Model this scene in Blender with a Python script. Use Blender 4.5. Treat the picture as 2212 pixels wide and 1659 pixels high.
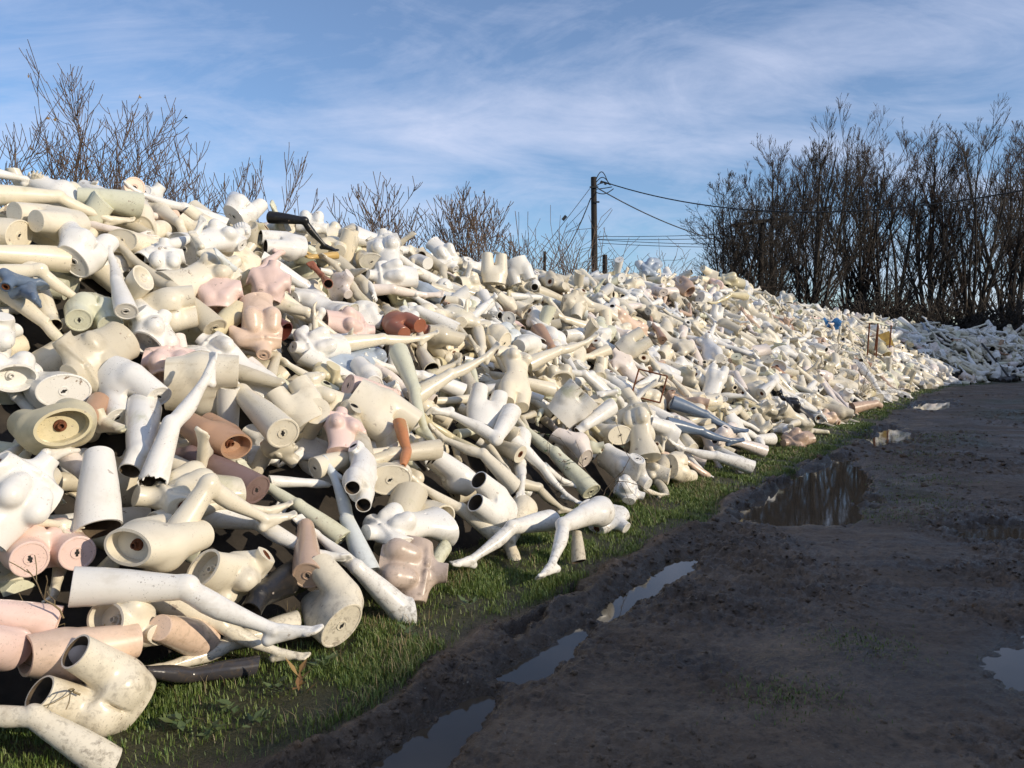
import bpy, bmesh, math, random, re
import numpy as np
from mathutils import Vector, Matrix, Quaternion, noise as mnoise

for o in list(bpy.data.objects): bpy.data.objects.remove(o)
SC = bpy.context.scene
COL = SC.collection
R_ = math.radians

# ---------------------------------------------------------------- camera, sky, sun, exposure
CAM_LOC = (0.0, 0.0, 1.5); CAM_LENS = 27.03; CAM_PITCH = math.atan(94.5 / 1661.0)
_c = bpy.data.cameras.new('camera'); _c.lens = CAM_LENS; _c.sensor_width = 36; _c.clip_start = .05; _c.clip_end = 3000
CAM = bpy.data.objects.new('camera', _c); COL.objects.link(CAM)
CAM.location = CAM_LOC; CAM.rotation_euler = (math.pi / 2 - CAM_PITCH, 0, 0)
SC.camera = CAM

SUN_EL = R_(20.0); SUN_XY = np.array([0.90, -0.435]); SUN_XY = SUN_XY / np.linalg.norm(SUN_XY)
SUN_DIR = np.array([SUN_XY[0] * math.cos(SUN_EL), SUN_XY[1] * math.cos(SUN_EL), math.sin(SUN_EL)])
_l = bpy.data.lights.new('sun', 'SUN'); _l.energy = 4.1; _l.angle = R_(0.53); _l.color = (1.0, .872, .69)
SUN = bpy.data.objects.new('sun', _l); COL.objects.link(SUN)
SUN.rotation_euler = Vector(SUN_DIR).to_track_quat('Z', 'Y').to_euler()

W = bpy.data.worlds.new('World'); SC.world = W; W.use_nodes = True
_n = W.node_tree.nodes; _k = W.node_tree.links; _n.clear()
def _wn(t, **kw):
    x = _n.new(t)
    for a, b in kw.items(): setattr(x, a, b)
    return x
_out = _wn('ShaderNodeOutputWorld'); _bg = _wn('ShaderNodeBackground'); _bg.inputs['Strength'].default_value = 0.142
_sky = _wn('ShaderNodeTexSky', sky_type='NISHITA', sun_disc=False, sun_elevation=SUN_EL, sun_rotation=math.atan2(SUN_XY[0], SUN_XY[1]), altitude=60, air_density=1.0, dust_density=0.0, ozone_density=5.0)
# thin winter cirrus: noise on a flat layer far overhead, the same in every direction
_tc = _wn('ShaderNodeTexCoord'); _sep = _wn('ShaderNodeSeparateXYZ'); _k.new(_tc.outputs['Generated'], _sep.inputs[0])
_za = _wn('ShaderNodeMath', operation='MAXIMUM'); _k.new(_sep.outputs['Z'], _za.inputs[0]); _za.inputs[1].default_value = 0.0
_zb = _wn('ShaderNodeMath', operation='ADD'); _k.new(_za.outputs[0], _zb.inputs[0]); _zb.inputs[1].default_value = .30
_dx = _wn('ShaderNodeMath', operation='DIVIDE'); _k.new(_sep.outputs['X'], _dx.inputs[0]); _k.new(_zb.outputs[0], _dx.inputs[1])
_dy = _wn('ShaderNodeMath', operation='DIVIDE'); _k.new(_sep.outputs['Y'], _dy.inputs[0]); _k.new(_zb.outputs[0], _dy.inputs[1])
_cv = _wn('ShaderNodeCombineXYZ'); _k.new(_dx.outputs[0], _cv.inputs[0]); _k.new(_dy.outputs[0], _cv.inputs[1])
_mp = _wn('ShaderNodeMapping'); _mp.inputs['Rotation'].default_value = (0, 0, R_(-38)); _mp.inputs['Scale'].default_value = (.9, 1.7, 1); _mp.inputs['Location'].default_value = (3.1, .7, 0)
_k.new(_cv.outputs[0], _mp.inputs['Vector'])
def _wnoise(scale, detail, rough, dist):
    x = _wn('ShaderNodeTexNoise'); x.inputs['Scale'].default_value = scale; x.inputs['Detail'].default_value = detail; x.inputs['Roughness'].default_value = rough; x.inputs['Distortion'].default_value = dist
    _k.new(_mp.outputs[0], x.inputs['Vector']); return x
_n1 = _wnoise(.95, 9, .60, .5); _n2 = _wnoise(3.0, 9, .66, .9)
_am = _wn('ShaderNodeMath', operation='MULTIPLY_ADD'); _k.new(_n2.outputs['Fac'], _am.inputs[0]); _am.inputs[1].default_value = .38; _k.new(_n1.outputs['Fac'], _am.inputs[2])
_cr = _wn('ShaderNodeValToRGB'); _cr.color_ramp.elements[0].position = .58; _cr.color_ramp.elements[0].color = (.10, .10, .10, 1); _cr.color_ramp.elements[1].position = .90; _cr.color_ramp.elements[1].color = (.75, .75, .75, 1)
_k.new(_am.outputs[0], _cr.inputs[0])
_mx = _wn('ShaderNodeMix', data_type='RGBA'); _k.new(_cr.outputs[0], _mx.inputs['Factor']); _k.new(_sky.outputs[0], _mx.inputs['A']); _mx.inputs['B'].default_value = (4.9, 5.3, 6.7, 1)
_k.new(_mx.outputs['Result'], _bg.inputs['Color']); _k.new(_bg.outputs[0], _out.inputs[0])

SC.view_settings.view_transform = 'Standard'; SC.view_settings.look = 'None'; SC.view_settings.gamma = 1.0; SC.view_settings.use_curve_mapping = False
SC.view_settings.exposure = 0.06
SC.render.engine = 'CYCLES'; SC.cycles.use_denoising = True; SC.cycles.use_adaptive_sampling = True; SC.cycles.adaptive_threshold = .025
SC.cycles.max_bounces = 5; SC.cycles.diffuse_bounces = 4; SC.cycles.glossy_bounces = 3; SC.cycles.transmission_bounces = 3; SC.cycles.transparent_max_bounces = 4
SC.cycles.caustics_reflective = False; SC.cycles.caustics_refractive = False

# ---------------------------------------------------------------- naming
def tag(o, label=None, cat=None, group=None, kind=None):
    if label: o['label'] = label
    if cat: o['category'] = cat
    if group: o['group'] = group
    if kind: o['kind'] = kind
    return o
def add(name, me, parent=None, mw=None):
    o = bpy.data.objects.new(name, me); COL.objects.link(o)
    if parent is not None: o.parent = parent
    if mw is not None: o.matrix_world = mw
    return o
def raw_mesh(name, V, F, mats=(), smooth=False, mi=None):
    """mesh from numpy arrays of quads or triangles"""
    V = np.asarray(V, np.float32); F = np.asarray(F, np.int32); k = F.shape[1]
    me = bpy.data.meshes.new(name); me.vertices.add(len(V)); me.vertices.foreach_set('co', V.ravel())
    me.loops.add(F.size); me.loops.foreach_set('vertex_index', F.ravel())
    me.polygons.add(len(F)); me.polygons.foreach_set('loop_start', np.arange(0, F.size, k, dtype=np.int32))
    if smooth: me.polygons.foreach_set('use_smooth', np.ones(len(F), bool))
    for m in mats: me.materials.append(m)
    if mi is not None: me.polygons.foreach_set('material_index', np.asarray(mi, np.int32))
    me.update(calc_edges=True); return me

# ---------------------------------------------------------------- lie of the land
# foot of the heap (x, y), crest height, horizontal reach from foot to crest
HEAP = np.array([(-6.2, -4.0, 2.20, 3.4), (-3.3, 0.2, 2.28, 3.3), (-1.45, 2.85, 2.38, 3.2), (-0.95, 3.55, 2.48, 3.2), (-0.45, 4.35, 2.56, 3.3), (0.62, 6.0, 2.54, 3.5),
                 (2.75, 9.0, 2.50, 3.6), (4.6, 11.6, 2.44, 3.7), (6.6, 14.8, 2.82, 3.8), (8.9, 18.3, 2.85, 3.8), (11.2, 21.8, 2.6, 3.8), (14.0, 25.2, 2.42, 3.6), (17.5, 27.3, 2.12, 3.2), (23.0, 28.3, 1.5, 3.0), (33.0, 28.8, 1.1, 3.0)])
_seg = np.linalg.norm(np.diff(HEAP[:, :2], axis=0), axis=1)
_s = np.concatenate([[0], np.cumsum(_seg)])
_sd = np.arange(0, _s[-1], 0.25)
def _smooth(v, n=9):
    k = np.hanning(n + 2)[1:-1]; k /= k.sum()
    return np.convolve(np.pad(v, n // 2, mode='edge'), k, 'valid')
HD = np.stack([_smooth(np.interp(_sd, _s, HEAP[:, i])) for i in range(4)], 1)     # dense foot line
_tg = np.gradient(HD[:, :2], axis=0); _tg /= np.linalg.norm(_tg, axis=1)[:, None]
HN = np.stack([-_tg[:, 1], _tg[:, 0]], 1)                                          # points into the heap

_LX, _LY, _LS = -12.0, -12.0, .125           # nearest-foot table over the ground
_gx, _gy = np.meshgrid(_LX + _LS * (np.arange(420) + .5), _LY + _LS * (np.arange(420) + .5), indexing='ij')
HLUT = np.empty(_gx.shape, np.int32)
for _r in range(0, 420, 20):
    HLUT[_r:_r + 20] = np.argmin((_gx[_r:_r + 20, :, None] - HD[:, 0]) ** 2 + (_gy[_r:_r + 20, :, None] - HD[:, 1]) ** 2, -1)
def heap_uv(x, y):
    """along-foot index and inward distance of ground points"""
    x = np.asarray(x, float); y = np.asarray(y, float)
    i = np.clip(((x - _LX) / _LS).astype(int), 0, 419); j = np.clip(((y - _LY) / _LS).astype(int), 0, 419)
    k0 = HLUT[i, j]; best = k0; bd = (x - HD[k0, 0]) ** 2 + (y - HD[k0, 1]) ** 2
    for o in (-1, 1):
        k = np.clip(k0 + o, 0, len(HD) - 1); d = (x - HD[k, 0]) ** 2 + (y - HD[k, 1]) ** 2
        best = np.where(d < bd, k, best); bd = np.minimum(d, bd)
    return best, (x - HD[best, 0]) * HN[best, 0] + (y - HD[best, 1]) * HN[best, 1]

def heap_h(x, y):
    i, t = heap_uv(x, y)
    H, D = HD[i, 2], HD[i, 3]
    u = t / D
    up = np.clip(u, 0, 1)
    prof = 0.10 * (1 - np.exp(-up * 14)) + 0.90 * (up * 1.06 - 0.06 * up ** 6)
    back = np.clip((u - 1) / 1.5, 0, 1)
    prof = np.where(u > 1, 1 - back * back * (3 - 2 * back), prof)
    x = np.asarray(x, float); y = np.asarray(y, float)
    lump = 0.10 * np.sin(x * 1.7 + 0.6 * y) * np.sin(y * 1.3 - 0.8 * x + 1) + 0.07 * np.sin(x * 0.8 - y * 0.55 + 2.0)
    return np.where(t <= 0, 0, H * prof + lump * np.clip(u * 2.2, 0, 1) * np.clip(2.2 - u, 0, 1))

# ---------------------------------------------------------------- camera
FPX, CX, CY = 1661.0, 1106.0, 829.5            # focal length and centre on a 2212 x 1659 frame
_cp, _sp = math.cos(CAM_PITCH), math.sin(CAM_PITCH)
C_RIGHT = np.array([1.0, 0, 0]); C_FWD = np.array([0, _cp, -_sp]); C_UP = np.array([0, _sp, _cp])

# ---------------------------------------------------------------- materials
class NT:
    def __init__(s, name):
        s.m = bpy.data.materials.new(name); s.m.use_nodes = True; s.t = s.m.node_tree; s.b = s.t.nodes['Principled BSDF']
    def n(s, ty, **kw):
        x = s.t.nodes.new(ty)
        for a, b in kw.items(): setattr(x, a, b)
        return x
    def l(s, a, b): s.t.links.new(a, b)
    def val(s, sock, v):
        if hasattr(v, 'node'): s.l(v, sock)
        else: sock.default_value = v
    def math(s, op, a, b=0.0, c=None, clamp=False):
        x = s.n('ShaderNodeMath', operation=op, use_clamp=clamp); s.val(x.inputs[0], a); s.val(x.inputs[1], b)
        if c is not None: s.val(x.inputs[2], c)
        return x.outputs[0]
    def noise(s, vec, scale, detail=4, rough=.55, dist=0, out='Fac'):
        x = s.n('ShaderNodeTexNoise'); s.val(x.inputs['Scale'], scale); x.inputs['Detail'].default_value = detail; x.inputs['Roughness'].default_value = rough; x.inputs['Distortion'].default_value = dist
        if vec is not None: s.l(vec, x.inputs['Vector'])
        return x.outputs[out]
    def ramp(s, f, a, b, ca=0.0, cb=1.0):
        x = s.n('ShaderNodeMapRange'); s.val(x.inputs['Value'], f); x.inputs['From Min'].default_value = a; x.inputs['From Max'].default_value = b; x.inputs['To Min'].default_value = ca; x.inputs['To Max'].default_value = cb
        return x.outputs['Result']
    def mix(s, f, a, b, mode='MIX'):
        x = s.n('ShaderNodeMix', data_type='RGBA', blend_type=mode); s.val(x.inputs['Factor'], f)
        for k, v in (('A', a), ('B', b)):
            s.val(x.inputs[k], (*v, 1) if isinstance(v, tuple) and len(v) == 3 else v)
        return x.outputs['Result']
    def base(s, c): s.val(s.b.inputs['Base Color'], (*c, 1) if isinstance(c, tuple) else c)
    def rough(s, r): s.val(s.b.inputs['Roughness'], r)
    def bump(s, h, st=.3, d=.01):
        x = s.n('ShaderNodeBump'); x.inputs['Strength'].default_value = st; x.inputs['Distance'].default_value = d; s.l(h, x.inputs['Height']); s.l(x.outputs[0], s.b.inputs['Normal'])

def mannequin_mat(name, tint=None, glossy=0.0, worn=1.0):
    """old painted fibreglass: colour of the object itself, grime, chips, algae and scuffs of its own shape"""
    g = NT(name); oi = g.n('ShaderNodeObjectInfo'); tc = g.n('ShaderNodeTexCoord')
    off = g.n('ShaderNodeVectorMath', operation='MULTIPLY_ADD'); g.l(oi.outputs['Random'], off.inputs[0]); off.inputs[1].default_value = (91, 57, 33); g.l(tc.outputs['Object'], off.inputs[2]); v = off.outputs[0]
    rnd = oi.outputs['Random']
    r2 = g.math('FRACT', g.math('MULTIPLY', rnd, 17.31)); r3 = g.math('FRACT', g.math('MULTIPLY', rnd, 71.7))
    col = oi.outputs['Color'] if tint is None else g.mix(.75, oi.outputs['Color'], tint)
    col = g.mix(g.ramp(g.noise(v, 2.2, 3), .35, .75, 0, .22), col, g.mix(1, col, (.86, .78, .60), 'MULTIPLY'))          # yellowing
    grime = g.math('MULTIPLY', g.ramp(g.noise(v, 5.5, 7, .7, .6), .52, .80), g.ramp(r2, 0, 1, .18, .75))
    col = g.mix(grime, col, g.mix(1, col, (.50, .44, .34), 'MULTIPLY'))
    st = g.n('ShaderNodeMapping'); st.inputs['Scale'].default_value = (26, 26, 2.2); g.l(v, st.inputs['Vector'])
    streak = g.math('MULTIPLY', g.ramp(g.noise(st.outputs[0], 1.0, 4, .6, .2), .56, .72), g.math('MULTIPLY', g.ramp(g.noise(v, 2.6, 3), .46, .62), g.ramp(r3, 0, 1, .1, .6)))
    col = g.mix(streak, col, g.mix(1, col, (.58, .50, .36), 'MULTIPLY'))
    algae = g.math('MULTIPLY', g.ramp(g.noise(v, 3.4, 6, .65, .4), .56, .72), g.ramp(r3, .60, 1, 0, .65))
    col = g.mix(algae, col, (.30, .31, .12))
    speck = g.math('MULTIPLY', g.ramp(g.noise(v, 120, 3, .6), .62, .68), g.ramp(g.noise(v, 5, 4, .7), .42, .66))
    col = g.mix(g.math('MULTIPLY', speck, .75 * worn), col, (.10, .08, .06))
    geo = g.n('ShaderNodeNewGeometry'); sp = g.n('ShaderNodeSeparateXYZ'); g.l(geo.outputs['Position'], sp.inputs[0])
    splash = g.math('MULTIPLY', g.ramp(sp.outputs['Z'], .45, .03), g.ramp(g.noise(v, 26, 6, .72, .4), .50, .66))
    col = g.mix(g.math('MULTIPLY', splash, .75), col, (.10, .072, .045))                                     # mud thrown up off the track
    chipmask = g.math('MULTIPLY', g.ramp(g.noise(v, 15, 6, .66, .3), .635, .65), g.ramp(g.noise(v, 3.1, 2), .50, .54))
    col = g.mix(g.math('MULTIPLY', chipmask, .8 * worn), col, g.mix(r2, (.42, .37, .31), (.22, .15, .10)))
    g.base(col)
    rg = g.ramp(g.math('ADD', rnd, g.math('MULTIPLY', grime, .6)), 0, 1.2, .16 - glossy * .1, .52)
    g.rough(g.math('ADD', rg, g.math('MULTIPLY', chipmask, .25)))
    g.b.inputs['Specular IOR Level'].default_value = .45
    h = g.math('SUBTRACT', g.math('MULTIPLY', g.noise(v, 34, 3), .08), g.math('MULTIPLY', chipmask, .25))
    g.bump(h, .35, .004)
    return g.m

def simple(name, c, rough=.6, metal=0.0, vary=.25, scale=8.0, bump=0.0):
    g = NT(name); tc = g.n('ShaderNodeTexCoord'); f = g.noise(tc.outputs['Object'], scale, 6, .6)
    g.base(g.mix(g.ramp(f, .3, .7), tuple(x * (1 - vary) for x in c), tuple(min(1, x * (1 + vary)) for x in c)))
    g.rough(rough); g.b.inputs['Metallic'].default_value = metal
    if bump: g.bump(f, .6, bump)
    return g.m

M = {}
M['paint'] = mannequin_mat('mannequin_paint')
M['cap'] = mannequin_mat('mannequin_cap', None, 0, 1.3)
M['dark'] = simple('keyhole_dark', (.012, .011, .010), .8)
M['rust'] = simple('rusty_steel', (.16, .055, .022), .85, .2, .6, 60, .003)
M['inside'] = simple('fibreglass_inside_shade', (.085, .060, .036), .9, 0, .5, 14, .003)  # brown shell inside, with the shade of a deep hollow in its colour

def mud_mat():
    g = NT('wet_mud'); tc = g.n('ShaderNodeTexCoord'); v = tc.outputs['Object']
    a = g.noise(v, 1.1, 6, .6, .5); b = g.noise(v, 9, 8, .68); c = g.noise(v, 60, 5, .7)
    col = g.mix(g.ramp(a, .35, .68), (.092, .060, .036), (.185, .126, .078))
    col = g.mix(g.ramp(b, .40, .72, 0, .8), col, (.034, .023, .015))
    col = g.mix(g.ramp(c, .54, .70, 0, .75), col, (.17, .135, .10))
    col = g.mix(g.ramp(g.noise(v, 24, 6, .7), .50, .66, 0, .8), col, (.024, .016, .011))
    mp = g.n('ShaderNodeMapping'); mp.inputs['Rotation'].default_value = (0, 0, -R_(56.2)); mp.inputs['Scale'].default_value = (.22, 2.4, 1); g.l(v, mp.inputs['Vector'])
    band = g.noise(mp.outputs[0], 1.0, 5, .6, .35)                       # wheel-worn bands along the track
    col = g.mix(g.ramp(band, .46, .60, 0, .7), col, g.mix(1, col, (.55, .52, .50), 'MULTIPLY')); col = g.mix(g.ramp(band, .44, .34, 0, .45), col, (.19, .14, .095))
    peb = g.n('ShaderNodeTexVoronoi'); peb.inputs['Scale'].default_value = 38; g.l(v, peb.inputs['Vector'])
    pm = g.math('MULTIPLY', g.math('LESS_THAN', peb.outputs['Distance'], .13), g.ramp(g.noise(v, 2.3, 3), .5, .6))
    col = g.mix(g.math('MULTIPLY', pm, .7), col, (.26, .23, .19))
    # lawn colour beyond the track, by the mask painted on the sheet's own points
    at = g.n('ShaderNodeAttribute', attribute_name='turf'); col = g.mix(at.outputs['Fac'], col, g.mix(g.ramp(c, .35, .65), (.018, .020, .007), (.070, .066, .026)))
    wt = g.n('ShaderNodeAttribute', attribute_name='wet'); col = g.mix(g.math('MULTIPLY', wt.outputs['Fac'], .55), col, (.030, .020, .012))
    g.base(col)
    wet = g.math('MAXIMUM', g.ramp(g.noise(v, .9, 5, .6, .8), .46, .64), g.ramp(band, .50, .62))
    wa = g.n('ShaderNodeAttribute', attribute_name='wet'); wet = g.math('MAXIMUM', g.math('MULTIPLY', wet, .8), wa.outputs['Fac'])
    g.rough(g.ramp(wet, 0, 1, .70, .22))
    h = g.math('ADD', g.math('MULTIPLY', b, .5), g.math('MULTIPLY', c, .35)); h = g.math('ADD', h, g.math('MULTIPLY', pm, .15))
    g.bump(h, 1.0, .045)
    return g.m
M['mud'] = mud_mat()

def water_mat():
    g = NT('puddle_water'); tc = g.n('ShaderNodeTexCoord')
    g.base(g.mix(g.noise(tc.outputs['Object'], 2, 3), (.060, .044, .028), (.085, .063, .041))); g.rough(.035)
    g.b.inputs['IOR'].default_value = 1.33; g.b.inputs['Specular IOR Level'].default_value = .65
    g.bump(g.noise(tc.outputs['Object'], 9, 2), .06, .004)
    return g.m
M['water'] = water_mat()

def leaf_mat(name, a, b, trans=.25, rough=.5):
    g = NT(name); geo = g.n('ShaderNodeNewGeometry'); 
    g.base(g.mix(geo.outputs['Random Per Island'], a, b)); g.rough(rough)
    g.b.inputs['Subsurface Weight'].default_value = 0.0
    g.b.inputs['Transmission Weight'].default_value = 0.0
    return g.m
M['grass'] = leaf_mat('grass_blades', (.066, .130, .020), (.170, .205, .052))
M['weed'] = leaf_mat('weed_leaves', (.04, .075, .02), (.10, .13, .045))
M['straw'] = leaf_mat('dry_stems', (.16, .12, .06), (.30, .23, .12))
M['dead_leaf'] = leaf_mat('dead_leaves', (.14, .05, .018), (.30, .20, .07))
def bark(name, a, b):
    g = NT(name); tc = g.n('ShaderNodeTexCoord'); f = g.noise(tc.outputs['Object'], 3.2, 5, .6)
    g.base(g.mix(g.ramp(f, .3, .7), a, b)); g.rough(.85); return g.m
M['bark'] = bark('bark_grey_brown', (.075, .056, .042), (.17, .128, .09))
M['bark_dark'] = bark('bark_dark_brown', (.020, .016, .013), (.060, .045, .032))  # darker brown bark tone
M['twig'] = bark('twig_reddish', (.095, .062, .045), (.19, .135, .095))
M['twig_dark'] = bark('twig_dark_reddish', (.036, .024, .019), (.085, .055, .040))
M['creosote'] = simple('creosoted_pole', (.020, .014, .010), .85, 0, .4, 5)
M['wire'] = simple('black_cable', (.012, .012, .013), .6)
M['wall'] = simple('shade_barn_wall', (.22, .20, .17), .9, 0, .2, 3)
M['tin'] = simple('shade_barn_roof', (.12, .11, .10), .6, .3, .3, 2)
M['clod'] = simple('mud_clods', (.060, .044, .032), .7, 0, .4, 30, .004)
M['stone'] = simple('pale_stones', (.22, .19, .155), .7, 0, .5, 40)
M['void'] = simple('gap_shade_core', (.030, .024, .018), .95, 0, .5, 6, .02)  # heap core: shade between the pieces put into a dark colour

# colours of the pieces (linear)
COLORS = {'cream': (.71, .655, .53), 'white': (.76, .745, .70), 'ivory': (.76, .69, .54), 'cream_dark': (.56, .51, .40), 'greenish': (.62, .62, .48), 'yellowed': (.62, .555, .37), 'blush_white': (.76, .68, .62),
          'blush': (.70, .53, .41), 'pink': (.74, .56, .50), 'tan_pale': (.50, .36, .27), 'tan': (.42, .26, .17), 'bluish': (.62, .66, .66), 'slate_pale': (.36, .42, .50), 'black': (.012, .012, .013),
          'terracotta': (.33, .125, .075), 'slate': (.115, .16, .235), 'slate_dark': (.045, .043, .047), 'maroon': (.105, .030, .022), 'mauve': (.20, .135, .125), 'champagne': (.52, .42, .35), 'ochre': (.55, .37, .13),
          'orange_tan': (.50, .21, .09), 'red': (.45, .02, .03)}
CWORD = {'cream': 'cream', 'white': 'white', 'ivory': 'ivory', 'cream_dark': 'dull cream', 'greenish': 'greenish', 'yellowed': 'yellowed', 'blush_white': 'blush white', 'blush': 'blush', 'pink': 'pink',
         'tan_pale': 'pale tan', 'tan': 'tan', 'bluish': 'bluish white', 'slate_pale': 'pale slate', 'black': 'black', 'terracotta': 'terracotta'}

# ---------------------------------------------------------------- mannequin shapes
# Every mannequin piece is one continuous skin grown from smooth-blended volumes,
# sawn off with planes and then closed with caps, sockets or cavities.
def _ell(P, c, r):
    q = (P - np.array(c, np.float32)) / np.array(r, np.float32)
    k0 = np.sqrt((q * q).sum(-1)) + 1e-6
    q2 = q / np.array(r, np.float32)
    k1 = np.sqrt((q2 * q2).sum(-1)) + 1e-6
    return k0 * (k0 - 1.0) / k1

def _cone(P, a, b, ra, rb):
    a = np.array(a, np.float32); b = np.array(b, np.float32)
    ba = b - a; L2 = float((ba * ba).sum()) + 1e-9
    h = np.clip(((P - a) @ ba) / L2, 0, 1)
    d = P - a - h[..., None] * ba
    return np.sqrt((d * d).sum(-1)) - (ra + (rb - ra) * h)

def _chain(P, pts):
    d = None
    for (a, ra), (b, rb) in zip(pts, pts[1:]):
        c = _cone(P, a, b, ra, rb)
        d = c if d is None else np.minimum(d, c)
    return d

def _smin(a, b, k):
    h = np.clip(0.5 + 0.5 * (b - a) / k, 0, 1)
    return b + (a - b) * h - k * h * (1 - h)

def _smax(a, b, k):
    return -_smin(-a, -b, k)

def _loft(P, rows):
    rows = np.array(sorted(rows), np.float32)
    z = P[..., 2]
    zz = np.linspace(rows[0, 0], rows[-1, 0], 200)
    def curve(i):                       # smoothed linear interpolation
        v = np.interp(zz, rows[:, 0], rows[:, i])
        ker = np.hanning(21); ker /= ker.sum()
        return np.interp(z, zz, np.convolve(np.pad(v, 10, mode='edge'), ker, 'valid')).astype(np.float32)
    w, d, yo = curve(1), curve(2), curve(3)
    f = (np.sqrt((P[..., 0] / w) ** 2 + ((P[..., 1] - yo) / d) ** 2) - 1) * np.minimum(w, d) * 0.95
    return np.maximum(f, np.maximum(z - rows[-1, 0], rows[0, 0] - z))

def _surface_nets(vol, org, h):
    nx, ny, nz = vol.shape
    s = vol < 0
    cn = np.zeros((nx - 1, ny - 1, nz - 1), np.float32); acc = np.zeros((nx - 1, ny - 1, nz - 1, 3), np.float32)
    sl = lambda o, n: slice(o, n - 1 + o)
    cor = [(i, j, k) for i in (0, 1) for j in (0, 1) for k in (0, 1)]
    for a in cor:
        for ax in range(3):
            if a[ax] == 1: continue
            b = list(a); b[ax] = 1
            va = vol[sl(a[0], nx), sl(a[1], ny), sl(a[2], nz)]; vb = vol[sl(b[0], nx), sl(b[1], ny), sl(b[2], nz)]
            m = (va < 0) != (vb < 0)
            t = np.where(m, va / np.where(m, va - vb, 1), 0)
            cn += m
            for q in range(3):
                acc[..., q] += m * (a[q] + (t if q == ax else 0))
    act = cn > 0
    idx = -np.ones(act.shape, np.int64); idx[act] = np.arange(act.sum())
    base = np.argwhere(act).astype(np.float32)
    V = (base + acc[act] / cn[act][:, None]) * h + np.array(org, np.float32)
    F = []
    for ax in range(3):
        u, v = (ax + 1) % 3, (ax + 2) % 3
        lo = [slice(1, None)] * 3; hi = [slice(1, None)] * 3
        A = [slice(1, n - 1) for n in vol.shape]; B = list(A)
        A[ax] = slice(0, vol.shape[ax] - 1); B[ax] = slice(1, vol.shape[ax])
        sa, sb = s[tuple(A)], s[tuple(B)]
        for flip, m in ((False, sa & ~sb), (True, ~sa & sb)):
            e = np.argwhere(m)
            if not len(e): continue
            off = [0, 0, 0]
            off[u] = 1; off[v] = 1
            e = e + np.array(off)
            c = []
            for du, dv in ((-1, -1), (0, -1), (0, 0), (-1, 0)):
                q = e.copy(); q[:, u] += du; q[:, v] += dv
                c.append(idx[q[:, 0], q[:, 1], q[:, 2]])
            c = np.stack(c, 1)
            F.append(c[:, ::-1] if flip else c)
    return V, np.concatenate(F)

def _grow(fn, lo, hi, h):
    """sample the volume on a grid, finely only near the skin, and wrap it"""
    B = 4
    lo = np.array(lo, np.float32); nb = np.ceil((np.array(hi) - lo) / (h * B)).astype(int)
    ax = [lo[i] + h * B * (np.arange(nb[i], dtype=np.float32) + .5) - h * .5 for i in range(3)]
    C = np.stack(np.meshgrid(*ax, indexing='ij'), -1).astype(np.float32)
    dc = fn(C).astype(np.float32)
    near = np.abs(dc) < h * B * 1.6 + .012
    vol = np.repeat(np.repeat(np.repeat(dc, B, 0), B, 1), B, 2)
    blk = np.argwhere(near)
    g = np.stack(np.meshgrid(*[np.arange(B)] * 3, indexing='ij'), -1).reshape(-1, 3)
    I = (blk[:, None, :] * B + g[None]).reshape(-1, 3)
    vol[I[:, 0], I[:, 1], I[:, 2]] = fn((lo + I * h).astype(np.float32))
    for i in range(3):                   # keep the surface closed at the box
        for e in (0, -1):
            q = [slice(None)] * 3; q[i] = e; vol[tuple(q)] = np.maximum(vol[tuple(q)], 0.2 * h)
    V, F = _surface_nets(vol, lo, h)
    return V, F, (C, dc)

def _rot(v, axis, a):
    return np.array(Matrix.Rotation(a, 3, axis) @ Vector(v))

# --- limb volumes -------------------------------------------------------------
def leg_chain(knee=0.0, point=50.0, side=0.0):
    k, p = math.radians(knee), math.radians(point)
    K = np.array([0, -0.012, -0.43])
    sh = np.array([side, math.sin(k), -math.cos(k)]); sh /= np.linalg.norm(sh)
    fr = np.array([0, -math.cos(k), -math.sin(k)])
    A = K + sh * 0.415
    ft = math.cos(p) * fr + math.sin(p) * sh
    up = -math.sin(p) * fr + math.cos(p) * sh      # towards the sole
    return K, sh, fr, A, ft, up

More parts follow.
